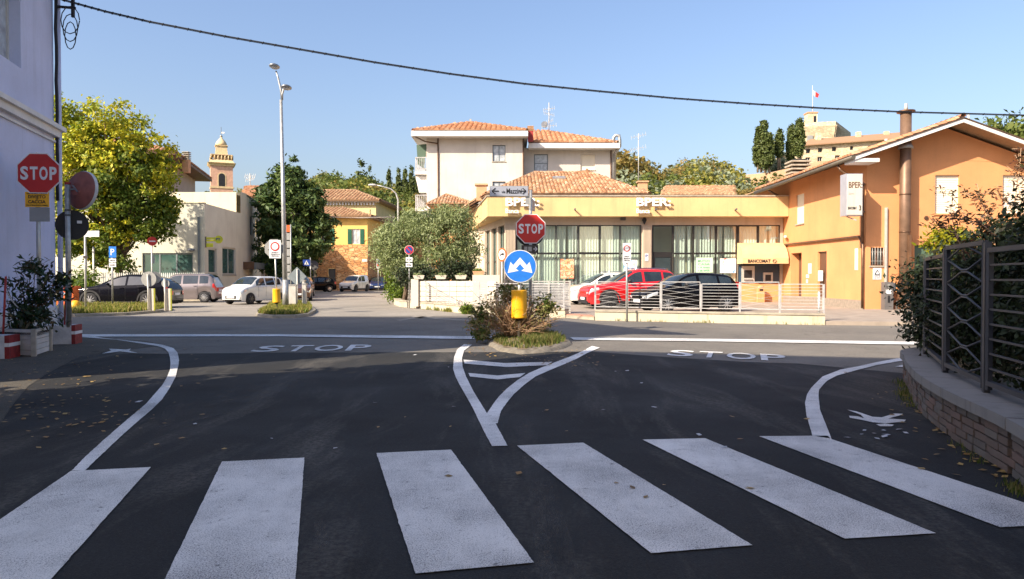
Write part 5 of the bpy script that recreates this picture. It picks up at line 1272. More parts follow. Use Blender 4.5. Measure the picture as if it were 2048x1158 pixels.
MB().quad((xb, Yy, 0), (xb+.6, 88, 0), (xb+.6, 88, zs_), (xb, Yy, zs_)).build('stone_wall', 'stone_rubble', yh)
MB().quad((xb, Yy, zs_), (xb+.6, 88, zs_), (xb+.6, 88, ze), (xb, Yy, ze)).build('side_wall', 'plaster_ochre', yh)
E = [Vector((xa-1, Yy-.7, ze)), Vector((xb+.6, Yy-.7, ze)), Vector((xb+1.2, 88.5, ze)), Vector((xa-1, 88.5, ze))]
ry = MB().prism([(E[0].x, E[0].y), (E[1].x, E[1].y), (E[2].x, E[2].y), (E[3].x, E[3].y)], ze-.14, ze-.02).build('roof', 'soffit_wood', yh)
pk = D(686, 416.5, 83)
roof_tiles(ry, [E[0], E[1], pk, Vector((pk.x-3, 83, pk.z))], 'tile_c', .4, .5); roof_tiles(ry, [E[1], E[2], pk], 'tile_c', .4, .5); ridge(ry, E[1], pk, 'tile_c', .15, .5)
q = D(736, 424, 82); MB().bb((q.x-.25, 81.7, q.z-1), (q.x+.25, 82.3, q.z+.3)).build('chimney', 'plaster_palegold', ry)
s_ = MB(); a = D(724, 521, Yy-.02); s_.bb((a.x, Yy-.03, a.z-.12), (a.x+.55, Yy-.002, a.z+.13)); s_.build('house_plaque', 'sign_white', yh)

yg = thing('golden_house', 'large pale yellow house with dentil cornice and brown tiled roof, behind the ochre one', 'house', (D(640, 450, 100).x, 100, 0))
xa, xb = D(600, 450, 100).x, D(752, 450, 100).x; ze = D(700, 404, 100).z
facade(MB(), (xa, 100, 0), EX, xb-xa, ze, []).build('wall', 'plaster_palegold', yg)
xs2 = D(790, 420, 113).x
MB().quad((xb, 100, 0), (xs2, 113, 0), (xs2, 113, ze), (xb, 100, ze)).build('side_wall', 'plaster_palegold', yg)
for k in range(34): x = xb-.3-k*.42; MB().bb((x-.1, 99.7, ze-.45), (x+.1, 99.99, ze-.1)).build('dentil', 'moulding_white', yg)
MB().bb((xa, 99.5, ze-.08), (xb+.5, 99.98, ze+.05)).build('cornice', 'moulding_white', yg)
E = [Vector((xa-1, 99.2, ze+.06)), Vector((xb+.7, 99.2, ze+.06)), Vector((xs2+1.2, 114, ze+.06)), Vector((xa-1, 114, ze+.06))]; k1, k2 = D(710, 383, 106.5), D(640, 380, 106.5); k1.z = k2.z = D(680, 381.5, 106.5).z
rg = MB().prism([(E[i].x, E[i].y) for i in range(4)], ze+.052, ze+.1).build('roof', 'soffit_wood', yg)
for e in E: e.z += .06
roof_tiles(rg, [E[0], E[1], k1, k2], 'tile_c', .5, .6); roof_tiles(rg, [E[1], E[2], k1], 'tile_c', .5, .6); ridge(rg, E[1], k1, 'tile_c', .2, .6); ridge(rg, k2, k1, 'tile_c', .2, .6)
# low brown house right of ochre house
lo = thing('orange_brown_house', 'low orange-brown house front at the end of the street', 'house', (D(740, 500, 90).x, 90, 0))
xa, xb = D(742, 500, 90).x, D(800, 500, 90).x; z1, z2 = D(760, 520, 90).z, D(760, 462, 90).z
facade(MB(), (xa, 90, 0), EX, xb-xa+3, z1, [(.8, 2.2, 0, 2.2), (3, 4.2, 0, 2.2)]).build('stone_wall', 'stone_rubble', lo); MB().bb((xa+.7, 90.3, 0), (xa+4.3, 90.4, 2.3)).build('door', 'sign_black', lo)
MB().quad((xa, 90, z1), (xb+3, 90, z1), (xb+3, 90, z2), (xa, 90, z2)).build('wall', 'plaster_orange', lo)
MB().bb((xa-.2, 89.2, z2), (xb+3, 98, z2+.25)).build('roof', 'tile_under', lo)
tw = thing('pale_side_house', 'pale plastered building behind the conifer, left side of the street', 'house', (D(600, 560, 70).x, 70, 0))
xa, xb = D(520, 560, 71).x, D(646, 560, 71).x; MB().bb((xa, 71, 0), (xb-2.4, 77.5, D(600, 470, 71).z)).build('wall', 'plaster_cream', tw)
facade(MB(), (xa-3, 70.8, 0), EX, xb-xa+.3, D(600, 545, 71).z, [(3.5, 6.5, .05, 2.4)]).build('garage_wall', 'plaster_grey', tw)

# ================================================================== CASTLE
Yc = 205; ca_ = thing('castle', 'stone castle keep and long tiled range on the hill at the right', 'castle', (D(1700, 370, Yc).x, Yc, 20))
a = D(1608, 360, Yc); xl_, xr_ = a.x, D(1875, 330, Yc).x; zb2 = D(1608, 400, Yc).z-6; 
z1 = D(1608, 291, Yc).z; z2 = D(1800, 268, Yc).z; 
Oc = Vector((xl_, Yc, zb2)); sl = (D(1800, 268, Yc).z-z1)/(D(1800, 268, Yc).x-xl_)
hc = []
for px, py in ((1614, 302), (1638, 300), (1666, 298)): hc.append((px, py, 9, 9))
hc += [(1702, 296, 7, 8), (1738, 296, 7, 8)]
for px, py in ((1613, 322), (1637, 321), (1672, 318)): hc.append((px, py, 10, 15))
hh_ = []
for px, py, w_, h_ in hc:
    q = D(px-2, py+h_/2, Yc); q2 = D(px-2+w_, py-h_/2, Yc); hh_.append((q.x-xl_, q2.x-xl_, q.z-zb2, q2.z-zb2, .5))
topz = z1-zb2
facade(MB(), Oc, EX, xr_-xl_, topz, hh_, .5).build('range_wall', 'stone_castle', ca_)
mb = MB(); mb.quad((xl_, Yc, z1), (xr_, Yc, z1), (xr_, Yc, z1+sl*(xr_-xl_)*.6), (xl_, Yc, z1+.01)); mb.build('range_wall', 'stone_castle', ca_)
for h in hh_: window(ca_, Oc, EX, h, .45, 'window_white' if h[3]-h[2] > 1.8 else 'pole_dark', 'sign_black', 2, 1, .12)
MB().quad((xl_, Yc, zb2), (xl_, Yc, z1), (xl_, Yc+22, z1), (xl_, Yc+22, zb2)).build('range_wall', 'stone_castle', ca_)
rz = z1+sl*(xr_-xl_)*.6
q3 = D(1820, 262, Yc+7)
mb = MB(); mb.add([(xl_-.9, Yc-1, z1-.3), (xr_, Yc-1, rz-.3), (xr_, Yc+8, rz+2.8), (xl_+5, Yc+8, z1+3.0), (xl_-.9, Yc-1, z1), (xr_, Yc-1, rz), (xr_, Yc+8, rz+3.1), (xl_+5, Yc+8, z1+3.3), (xl_-.9, Yc+17, z1), (xl_-.9, Yc+17, z1-.3)], [(0, 1, 5, 4), (4, 5, 6, 7), (0, 4, 8, 9), (4, 7, 8)])
mb.build('range_roof', 'tile_c', ca_)
for px, py in ((1717, 270), (1773, 269), (1637, 272)):
    q = D(px, py, Yc+6); MB().bb((q.x-.6, Yc+5.5, q.z-2), (q.x+.6, Yc+6.7, q.z+.9)).build('chimney', 'stone_castle', ca_)
# keep
Yk = 222; k0, k1_ = D(1608, 300, Yk).x, D(1662, 300, Yk).x; kz = D(1640, 262, Yk).z; kt = D(1640, 247, Yk).z; rr2 = D(1700, 300, Yk+13).x
foot = [(k0, Yk), (k1_, Yk-2), (rr2-.9, Yk+13), (k0+6, Yk+16)]
MB().prism(foot, 15, kz).build('keep', 'stone_castle', ca_)
ctr = Vector((sum(p[0] for p in foot)/4, sum(p[1] for p in foot)/4, 0)); big = [(ctr.x+(p[0]-ctr.x)*1.14, ctr.y+(p[1]-ctr.y)*1.14) for p in foot]
MB().prism(big, kz+1.2, kt).build('keep_parapet', 'stone_castle', ca_)
for i in (3, 0, 1):
    A_, B_ = Vector((*foot[i], 0)), Vector((*foot[(i+1) % 4], 0)); A2, B2_ = Vector((*big[i], 0)), Vector((*big[(i+1) % 4], 0)); n = 13
    for k in range(n+1):
        t = k/n; p, q = A_.lerp(B_, t), A2.lerp(B2_, t); d = (B_-A_).normalized()*.35
        MB().add([p-d+EZ*(kz-2.2), p+d+EZ*(kz-2.2), p+d+EZ*(kz+1.19), p-d+EZ*(kz+1.19), q-d+EZ*(kz+1.0), q+d+EZ*(kz+1.0), q+d+EZ*(kz+1.19), q-d+EZ*(kz+1.19)], [(0, 4, 5, 1), (1, 5, 6, 2), (0, 3, 7, 4), (2, 6, 7, 3), (4, 7, 6, 5)]).build('corbel', 'stone_castle', ca_)
mb = MB(); pkk = Vector((ctr.x, ctr.y, kt+1.6)); mb.add([(p[0], p[1], kt) for p in big]+[pkk], [(0, 1, 4), (1, 2, 4), (2, 3, 4), (3, 0, 4)]); mb.build('keep_roof', 'kerb_stone', ca_)
b0, b1 = D(1616, 250, Yk+2), D(1635, 226, Yk+2); MB().bb((b0.x, Yk+2, b0.z-3), (b1.x, Yk+5, b1.z)).build('turret', 'stone_castle', ca_); MB().bb((b0.x-.2, Yk+1.8, b1.z), (b1.x+.2, Yk+5.2, b1.z+.35)).build('turret_cap', 'terracotta', ca_)
MB().bb((b0.x+1.7, Yk+1.95, b0.z-1), (b0.x+2.5, Yk+1.99, b1.z-.9)).build('turret_opening', 'sign_black', ca_)
a, b = D(1617, 283, Yk-1.5), D(1627, 270, Yk-1.5); MB().prism([(a.x, Yk-.9), (b.x, Yk-1.1), (b.x, Yk-.2), (a.x, Yk-.2)], a.z, b.z).build('keep_opening', 'sign_grey_back', ca_)
fg = thing('flag', 'white and red flag on a thin pole above the castle turret', 'flag', D(1626, 230, Yk+3))
p0, p1 = D(1625.5, 232, Yk+3), D(1625, 171, Yk+3); MB().cyl(p0, p1, .12, .06, n=6).build('pole', 'sign_white', fg)
q = D(1626, 180, Yk+3); mb = MB()
for i in range(5):
    for j, m in ((0, 0),): pass
w1 = [(0, 0, 0), (.6, .2, -.2), (1.1, -.1, -.9)]; 
mb.add([q+Vector((0, 0, 0)), q+Vector((.9, .2, -.5)), q+Vector((.8, .2, -2.0)), q+Vector((0, 0, -1.5))], [(0, 1, 2, 3)]); mb.build('cloth', 'sign_white', fg)
mb = MB(); mb.add([q+Vector((.9, .2, -.5)), q+Vector((1.9, 0, -1.3)), q+Vector((1.5, 0, -2.4)), q+Vector((.8, .2, -2.0))], [(0, 1, 2, 3)]); mb.build('cloth', 'sign_red', fg)
# bastion wall
bw = thing('bastion_wall', 'long ochre stone rampart with ivy climbing under the cypresses', 'wall', D(1465, 380, 190))
P0, P1, P2, P3 = D(1462, 355, 200), D(1466, 352, 188), D(1540, 345, 184), D(1640, 322, 182); zb_w = 8
for a, b in ((P0, P1), (P1, P2), (P2, P3), (P3, D(1760, 318, 182))): MB().quad((a.x, a.y, zb_w), (b.x, b.y, zb_w), b, a).build('rampart', 'bastion_stone', bw)
MB().add([P0, P1, P2, P3, D(1760, 318, 182), D(1760, 318, 215), P0+Vector((0, 20, 0))], [(0, 1, 2, 3, 4, 5, 6)]).build('rampart_walk', 'ground_dust', bw)
# ================================================================== VEHICLES
def lerpc(pts, x):
    if x <= pts[0][0]: return pts[0][1]
    for (a, va), (b, vb) in zip(pts, pts[1:]):
        if x <= b: return va+(vb-va)*(x-a)/(b-a)
    return pts[-1][1]
def hermite(pts, x):
    if x <= pts[0][0]: return pts[0][1]
    if x >= pts[-1][0]: return pts[-1][1]
    for i in range(len(pts)-1):
        (a, va), (b, vb) = pts[i], pts[i+1]
        if x <= b:
            m0 = (vb-va)/(b-a) if i == 0 else (vb-pts[i-1][1])/(b-pts[i-1][0]); m1 = (vb-va)/(b-a) if i == len(pts)-2 else (pts[i+2][1]-va)/(pts[i+2][0]-a)
            h = b-a; t = (x-a)/h; t2, t3 = t*t, t*t*t
            return (2*t3-3*t2+1)*va+(t3-2*t2+t)*h*m0+(-2*t3+3*t2)*vb+(t3-t2)*h*m1
def car(name, label, cat, loc, rz, L, W, top, belt, paint_, ax, wr, xw, wins, xr=None, clad=False, rim='rim_silver', spokes=7, group=None, base=.2, plate=True, detail=True,
        lamp=(.04, .42, .15, .04), tail=(.2, .01, .22, .0), rails=False, grille=(.55, .16, .42), tum=.34):
    t = thing(name, label, cat, loc, rz, group, local=True)
    def hw(x):
        return W/2*lerpc([(0, .74), (.06, .83), (.18, .91), (.4, .965), (.9, .995), (L*.5, 1), (L-.7, .985), (L-.3, .95), (L-.1, .89), (L, .82)], x)
    def zt(x): return hermite(top, x)
    def zb(x): return min(lerpc(belt, x), zt(x)-.035)
    def zlow(x):
        z = base+(.07 if x < .1 or x > L-.1 else 0)
        for a in ax:
            r = wr+.06; d = abs(x-a)
            if d < r: z = max(z, wr+math.sqrt(r*r-d*d)-.01)
        return z
    def ring(x):
        h, t_, b = hw(x), zt(x), zb(x); lo = min(zlow(x), b-.05); g = t_-b
        ye = h*.945-tum*max(0, g-.06)-.03; rz_ = min(.09, g*.45)
        return [(h*.94, lo), (h*.985, lo+(b-lo)*.25), (h, lo+(b-lo)*.6), (h*.985, b-.05 if b-.05 > lo+(b-lo)*.6 else lo+(b-lo)*.85), (h*.945, b), (ye, t_-rz_), (ye*.86, t_-rz_*.3), (ye*.45, t_)]
    xs_ = sorted(set([0, .02, .05, .1, L-.02, L-.05, L-.1, L]+[round(i*.09, 3) for i in range(1, int(L/.09)+1) if i*.09 < L-.02]+[p[0] for p in top if 0 < p[0] < L]+[a+s*(wr+.06)*math.cos(k*math.pi/10) for a in ax for s in (-1, 1) for k in range(0, 5)]))
    mb = MB(); n = 16
    for x in xs_:
        r = ring(x); mb.v += [(x, y, z) for y, z in r]+[(x, -y, z) for y, z in reversed(r)]
    for i in range(len(xs_)-1):
        for j in range(n-1):
            mb.f.append((i*n+j, (i+1)*n+j, (i+1)*n+j+1, i*n+j+1)); mb.sm.append(True)
    mb.f.append(tuple(range(n))); mb.sm.append(False); mb.f.append(tuple((len(xs_)-1)*n+j for j in reversed(range(n)))); mb.sm.append(False)
    body = mb.build('body', paint_, t)
    # underside
    u = MB(); u.bb((.25, -W*.40, base-.02), (L-.25, W*.40, base+.12))
    for a in ax: u.bb((a-wr-.12, -W/2+.26, base), (a+wr+.12, W/2-.26, wr*2+.10))
    for a in ax:
        for s in (-1, 1): u.bb((a-wr-.06, s*(W/2-.28), wr+.1), (a+wr+.06, s*(W/2-.06), wr*2+.01))
    u.build('underbody', 'trim_black', t)
    # side glass
    def sy(x, z):
        r = ring(x); (y4, z4), (y5, z5) = r[4], r[5]; k = (z-z4)/max(.01, z5-z4); return y4+(y5-y4)*k
    for (a, b) in wins:
        for s in (-1, 1):
            mb = MB(); k = 10; v = []
            for i in range(k+1):
                x = a+(b-a)*i/k; r = ring(x); lo = r[4][1]+.025; hi = r[5][1]-.02; hi = max(hi, lo+.003)
                for q in range(3):
                    z = lo+(hi-lo)*q/2; v.append((x, s*(sy(x, z)+.007), z))
            f = [(i*3+j, (i+1)*3+j, (i+1)*3+j+1, i*3+j+1) for i in range(k) for j in range(2)]
            if s > 0: f = [tuple(reversed(q)) for q in f]
            mb.add(v, f, True); mb.build('side_window', 'car_glass', t)
    # windscreen / rear window
    def screen(a, b, nm, shrink=.93):
        mb = MB(); v = []; k = 8
        for i in range(k+1):
            x = a+(b-a)*i/k; r = ring(x); (y5, z5), (y6, z6), (y7, z7) = r[5], r[6], r[7]
            e = .004; g = (zt(x+.02)-zt(x-.02))/.04; nx, nz = -g/math.sqrt(1+g*g), 1/math.sqrt(1+g*g); o = .012
            row = [(y5*shrink, z5+(z6-z5)*.5), (y6*.97, z6), (y7, z7), (0, z7+.001)]
            v += [(x+nx*o, y, z+nz*o) for y, z in row]+[(x+nx*o, -y, z+nz*o) for y, z in reversed(row[:-1])]
        m = 7; mb.add(v, [(i*m+j, (i+1)*m+j, (i+1)*m+j+1, i*m+j+1) for i in range(k) for j in range(m-1)], True)
        return mb.build(nm, 'car_glass', t)
    screen(*xw, 'windscreen')
    if xr: screen(*xr, 'rear_window')
    # wheels
    for a in ax:
        for s in (-1, 1):
            y = s*(W/2-.10); mb = MB(); mb.lathe((a, y, wr), [(wr*.62, -.10), (wr*.9, -.105), (wr*.985, -.08), (wr, -.03), (wr, .03), (wr*.985, .08), (wr*.9, .105), (wr*.62, .10)], 28, 'Y'); wl = mb.build('wheel', 'tyre', t)
            r = MB(); yo = y+s*.085
            r.lathe((a, yo-s*.01, wr), [(wr*.69, -.012), (wr*.71, .012), (wr*.64, .016), (wr*.60, -.012)], 28, 'Y')
            for k in range(spokes):
                th = 2*math.pi*k/spokes; c, s_ = math.cos(th), math.sin(th)
                r.beam((a+c*wr*.08, yo+s*.012, wr+s_*wr*.08), (a+c*wr*.66, yo, wr+s_*wr*.66), .05 if spokes < 9 else .03, .045, up=(0, 1, 0))
            r.cyl((a, yo-.01, wr), (a, yo+s*.03, wr), .06, n=12); r.build('rim', rim, wl)
    # lamps on the body corners
    def patch(x0, x1, za, zb_, mat, nm, o=.008):
        for s in (-1, 1):
            mb = MB(); v = []; k, m = 8, 4
            for i in range(k+1):
                x = x0+(x1-x0)*i/k; r = ring(x)
                B_ = zb(x)
                for j in range(m+1):
                    z = B_-za+(za-zb_)*j/m; y = r[4][0]
                    for (ya, z_a), (yb_, z_b) in zip(r, r[1:]):
                        if z_a <= z <= z_b: y = ya+(yb_-ya)*(z-z_a)/max(.001, z_b-z_a); break
                    v.append((x, s*(y+o), z))
            f = [(i*(m+1)+j, (i+1)*(m+1)+j, (i+1)*(m+1)+j+1, i*(m+1)+j+1) for i in range(k) for j in range(m)]
            if s > 0: f = [tuple(reversed(q)) for q in f]
            mb.add(v, f, True)
            # wrap onto the end face
            e = 0 if x0 < L/2 else L; xe = x0 if x0 < L/2 else x1
            zc0, zc1 = zb(xe)-za, zb(xe)-zb_; ye = hw(xe)*.96; sg = -1 if x0 < L/2 else 1
            mb.add([(xe+sg*.02, s*ye, zc0), (xe+sg*.02, s*ye, zc1), (xe+sg*.045, s*(ye-.24), zc1-.01), (xe+sg*.045, s*(ye-.2), zc0+.03)], [(0, 1, 2, 3), (3, 2, 1, 0)])
            mb.build(nm, mat, t)
    patch(*lamp, 'headlight', 'headlight'); patch(L-tail[0], L-tail[1], tail[2], tail[3], 'taillight', 'tail_light')
    # front: grille, plate, bumper intake
    gw, gh, gz = grille
    MB().bb((-.012, -W*gw/2, gz-gh/2), (.03, W*gw/2, gz+gh/2)).build('grille', 'trim_black', t)
    for s in (-1, 1): MB().bb((.02, s*W*.30, gz-.07), (.075, s*W*.385, gz+.03)).build('fog_lamp', 'trim_black', t)
    if plate:
        MB().bb((-.024, -.26, gz-.05), (-.0125, .26, gz+.06)).build('number_plate', 'sign_white', t); MB().bb((L+.002, -.26, .62), (L+.016, .26, .73)).build('number_plate', 'sign_white', t)
    # mirrors
    for s in (-1, 1):
        x = xw[1]*.55+xw[0]*.45+.12; z = zb(x)+.07; y = s*(hw(x)*.945)
        m_ = MB(); m_.ball((x, y+s*.12, z+.03), .1, 10, 6, (.7, 1.1, .75)); m_.beam((x, y-s*.02, z-.03), (x, y+s*.08, z), .05, .04); m_.build('wing_mirror', paint_ if paint_ in ('paint_navy', 'paint_mauve') else 'trim_black', t)
    # door seams and handles
    for s in (-1, 1):
        xsn = [wins[0][0]+.12]+[b+.03 for a, b in wins[:2]]
        mb = MB()
        for x in xsn:
            x = min(x, ax[1]-wr-.05) if x < ax[1]+.1 else x; r = ring(x)
            for (ya, za), (yb_, z_b) in zip(r[1:4], r[2:5]): mb.beam((x, s*(ya+.001), za), (x, s*(yb_+.001), z_b), .012, .006, up=(1, 0, 0))
        mb.build('door_seam', 'trim_black', t)
        for x in xsn[1:3]: r = ring(x-.2); mb = MB(); mb.beam((x-.24, s*(r[3][0]+.018), r[3][1]-.06), (x-.08, s*(r[3][0]+.018), r[3][1]-.05), .03, .028); mb.build('door_handle', paint_, t)
    if clad:
        mb = MB()
        for a in ax:
            for s in (-1, 1):
                k = 14; v = []
                for i in range(k+1):
                    th = math.pi*i/k; c, q = math.cos(th), math.sin(th)
                    for rr_ in (wr+.055, wr+.13):
                        v.append((a+c*rr_, s*(hw(a+c*rr_)*.99+.022), wr+q*rr_))
                f = [(2*i, 2*i+2, 2*i+3, 2*i+1) for i in range(k)]; mb.add(v, f if s < 0 else [tuple(reversed(q)) for q in f], True)
        for s in (-1, 1): mb.bb((ax[0]+wr+.1, s*(W/2-.03), base-.02), (ax[1]-wr-.1, s*(W/2+.012), base+.13))
        mb.bb((-.02, -W*.36, base+.02), (.1, W*.36, base+.14)); mb.build('cladding', 'trim_black', t)
    if rails:
        for s in (-1, 1):
            r0 = [(x, s*(ring(x)[6][0]), zt(x)+.03) for x in [rails[0]+(rails[1]-rails[0])*i/6 for i in range(7)]]; MB().tube(r0, .018, 6).build('roof_rail', 'chrome', t)
    return t
def place(px, py, Y, z=0): q = D(px, py, Y); return (q.x, Y, z)

# top profiles: x from the nose
SUV = lambda L, Hh: [(0, .62), (.05, .80), (.16, .92), (.5, 1.0), (1.05, 1.08), (1.35, 1.22), (1.75, 1.44), (2.15, Hh-.03), (2.8, Hh), (3.5, Hh-.03), (L-.55, Hh-.10), (L-.25, 1.25), (L-.08, 1.02), (L, .80)]
HATCH = lambda L, Hh: [(0, .55), (.05, .70), (.15, .78), (.5, .88), (.95, .98), (1.2, 1.12), (1.6, 1.36), (1.95, Hh-.04), (2.4, Hh), (3.1, Hh-.03), (L-.42, Hh-.12), (L-.2, 1.15), (L-.06, .98), (L, .75)]
MINI = lambda L, Hh: [(0, .58), (.04, .76), (.14, .86), (.4, .96), (.72, 1.05), (.95, 1.2), (1.3, Hh-.1), (1.6, Hh-.01), (2.1, Hh), (L-.5, Hh-.04), (L-.22, Hh-.22), (L-.1, 1.05), (L, .85)]

# black hatchback on the forecourt: nose to the left, seen nearly side-on
q = D(1278, 600, 27.2)
car('parked_car', 'black hatchback with chrome wheels at the right of the forecourt row', 'car', (q.x-.05, 27.3, FZ), R(17), 4.05, 1.70, HATCH(4.05, 1.49), [(0, .66), (.3, .80), (1.2, .93), (3.2, 1.0), (4.05, 1.02)], 'paint_black', (.82, 3.32), .305, (1.02, 1.78), [(1.45, 2.1), (2.22, 2.98), (3.08, 3.6)], xr=(3.66, 3.84), rim='rim_silver', spokes=9, group='cars parked in front of the bank', tail=(.24, .01, .12, -.12))
q = D(1172, 600, 30.3)
car('parked_car', 'red SUV with dark wheels parked between the white car and the black hatchback', 'car', (q.x-.1, 30.6, FZ), R(12), 4.28, 1.78, SUV(4.28, 1.66), [(0, .78), (.3, .92), (1.3, 1.04), (3.3, 1.14), (4.28, 1.18)], 'paint_red', (.88, 3.45), .345, (1.12, 2.0), [(1.6, 2.35), (2.45, 3.22), (3.3, 3.75)], xr=(3.80, 4.0), clad=True, rim='rim_dark', spokes=10, group='cars parked in front of the bank', rails=(2.1, 3.6))
q = D(1156, 600, 33.2)
car('parked_car', 'black car mostly hidden between the red SUV and the white car', 'car', (q.x+.2, 32.8, FZ), R(12), 4.2, 1.75, HATCH(4.2, 1.50), [(0, .70), (.3, .82), (1.2, .95), (3.2, 1.02), (4.2, 1.04)], 'paint_black', (.85, 3.4), .31, (1.02, 1.8), [(1.45, 2.1), (2.2, 3.0), (3.1, 3.6)], xr=(3.8, 3.98), group='cars parked in front of the bank')
q = D(1133, 600, 35.4)
car('parked_car', 'white car at the left of the forecourt row, nose by the slatted screen', 'car', (q.x-.1, 35.2, FZ), R(12), 4.15, 1.75, [(a, b+.03) for a, b in HATCH(4.15, 1.52)], [(0, .72), (.3, .84), (1.2, .97), (3.2, 1.04), (4.15, 1.06)], 'paint_white', (.82, 3.38), .33, (1.02, 1.8), [(1.42, 2.1), (2.2, 3.0), (3.1, 3.6)], xr=(3.76, 3.95), rim='rim_dark', spokes=5, group='cars parked in front of the bank', rails=(2.0, 3.4))
# white small car in the side road, 3/4 front
q = D(503, 606, 38.0)
pa_ = car('parked_car', 'small white hatchback facing the junction left of the tall lamp post', 'car', (q.x-.82, 37.3, 0), R(68), 3.65, 1.64, MINI(3.65, 1.55), [(0, .74), (.3, .90), (.9, 1.0), (3.65, 1.05)], 'paint_white', (.70, 3.0), .30, (.80, 1.42), [(1.15, 1.85), (1.95, 2.65), (2.74, 3.2)], xr=(3.22, 3.45), rim='rim_dark', spokes=6, lamp=(.05, .5, .17, .02), tum=.22, grille=(.46, .17, .40)); pa_.scale = (.94, .94, .95)
# dark SUV at left
q = D(157, 600, 33.5)
nv = car('parked_car', 'dark navy SUV parked behind the grass verge on the left', 'car', (q.x, 33.6, 0), R(2), 4.68, 1.86, [(0, .62), (.05, .82), (.16, .93), (.5, 1.0), (1.15, 1.09), (1.5, 1.25), (1.95, 1.46), (2.35, 1.59), (2.9, 1.63), (3.5, 1.58), (4.1, 1.42), (4.42, 1.2), (4.58, 1.02), (4.68, .85)], [(0, .80), (.3, .92), (1.3, 1.03), (3.4, 1.10), (4.68, 1.16)], 'paint_navy', (.98, 3.66), .37, (1.2, 2.2), [(1.75, 2.6), (2.7, 3.45), (3.53, 3.95)], xr=(3.75, 4.3), clad=True, rim='rim_silver', spokes=10); nv.scale = (.95, .95, .95)
q = D(300, 600, 40.5)
car('parked_car', 'mauve compact people carrier behind the dark SUV', 'car', (q.x-.1, 41.0, 0), R(4), 3.75, 1.66, MINI(3.75, 1.62), [(0, .74), (.3, .92), (.9, 1.0), (3.75, 1.06)], 'paint_mauve', (.72, 3.12), .30, (.82, 1.45), [(1.2, 1.85), (1.95, 2.75), (2.84, 3.3)], xr=(3.3, 3.52), rim='rim_silver', spokes=12, tum=.22)
# cars behind the lamp island
q = D(575, 600, 47)
car('parked_car', 'maroon car half hidden behind the lamp post and sign poles', 'car', (q.x-.9, 46.5, 0), R(75), 4.0, 1.68, HATCH(4.0, 1.47), [(0, .68), (.3, .80), (1.2, .93), (4, 1.0)], 'paint_maroon', (.82, 3.3), .30, (1.0, 1.8), [(1.45, 2.1), (2.2, 3.0), (3.1, 3.5)], group='cars along the left of the far street')
q = D(596, 600, 46)
car('parked_car', 'bronze estate car right of the lamp island, seen from behind', 'car', (q.x+1.0, 42.4, 0), R(105), 4.1, 1.7, HATCH(4.1, 1.48), [(0, .68), (.3, .80), (1.2, .93), (4.1, 1.0)], 'paint_bronze', (.82, 3.4), .31, (1.0, 1.8), [(1.45, 2.1), (2.2, 3.0), (3.1, 3.6)], xr=(3.7, 3.9), group='cars along the left of the far street')
q = D(620, 590, 55)
car('parked_car', 'silver hatchback parked beyond the bronze car', 'car', (q.x, 51.5, 0), R(98), 3.9, 1.68, HATCH(3.9, 1.48), [(0, .68), (.3, .80), (1.2, .93), (3.9, 1.0)], 'paint_silver', (.8, 3.2), .30, (1.0, 1.8), [(1.45, 2.1), (2.2, 2.9), (3.0, 3.5)], xr=(3.5, 3.7), group='cars along the left of the far street')
q = D(625, 580, 70)
car('parked_car', 'black car against the sunlit stone wall beyond the silver hatchback', 'car', (q.x-1.6, 69, 0), R(30), 4.0, 1.7, HATCH(4.0, 1.48), [(0, .68), (.3, .80), (1.2, .93), (4.0, 1.0)], 'paint_black', (.8, 3.3), .30, (1.0, 1.8), [(1.45, 2.1), (2.2, 2.9), (3.0, 3.5)], group='cars along the left of the far street')
q = D(690, 578, 73)
car('van', 'white car derived van facing the camera before the stone wall', 'van', (q.x+.6, 70.5, 0), R(76), 3.9, 1.66, [(0, .55), (.05, .76), (.15, .86), (.5, .96), (.9, 1.05), (1.15, 1.2), (1.55, 1.5), (1.9, 1.62), (2.6, 1.66), (3.7, 1.64), (3.84, 1.5), (3.9, .9)], [(0, .72), (.3, .88), (.9, .98), (3.9, 1.02)], 'paint_white', (.72, 3.2), .31, (.95, 1.62), [(1.3, 2.0), (2.1, 2.8)], clad=True, rim='rim_dark', lamp=(.05, .4, .14, .03), tum=.16, grille=(.6, .2, .45))
q = D(757, 577, 80)
car('parked_car', 'dark blue estate car parked in the shade at the street end', 'car', (q.x+.4, 77, 0), R(97), 4.2, 1.7, HATCH(4.2, 1.5), [(0, .68), (.3, .80), (1.2, .93), (4.2, 1.0)], 'paint_blue', (.8, 3.4), .30, (1.0, 1.8), [(1.45, 2.1), (2.2, 3.0), (3.1, 3.7)], xr=(3.8, 4.0))
# ================================================================== TREES AND PLANTS
def tree(name, label, base, blobs, mat, n, size, asp, clump, cn, shell, trunk='bark', tr=.2, seed=1, group=None, cat='tree', per=3, **kw):
    t = thing(name, label, cat, base, group=group)
    leafobj('crown', leaves(seed, blobs, n, size, asp, clump, cn, shell, **kw), mat, t)
    branchy(MB(), base, blobs, tr, seed, per=per).build('trunk', trunk, t)
    return t
def C3(px, py, Y, rx, ry, rz): q = D(px, py, Y); return (q.x, Y, q.z, rx, ry, rz)
Y = 44.0
bl = [C3(205, 330, Y, 3.2, 2.8, 3.0), C3(150, 300, Y, 2.6, 2.4, 2.6), C3(262, 320, Y, 2.4, 2.4, 2.4), C3(215, 255, Y, 2.5, 2.2, 1.7), C3(300, 400, Y+.5, 1.5, 1.8, 1.9), C3(140, 400, Y, 2.6, 2.4, 2.4), C3(240, 430, Y, 2.4, 2.2, 1.9), C3(180, 480, Y, 2.2, 2.0, 1.3), C3(110, 260, Y, 2.2, 2, 2), C3(322, 345, Y, .9, 1.2, 1.0), C3(160, 228, Y, 1.2, 1.2, .9), C3(280, 262, Y, 1.3, 1.3, 1.0)]
base = D(246, 560, Y+.3); base.z = 0
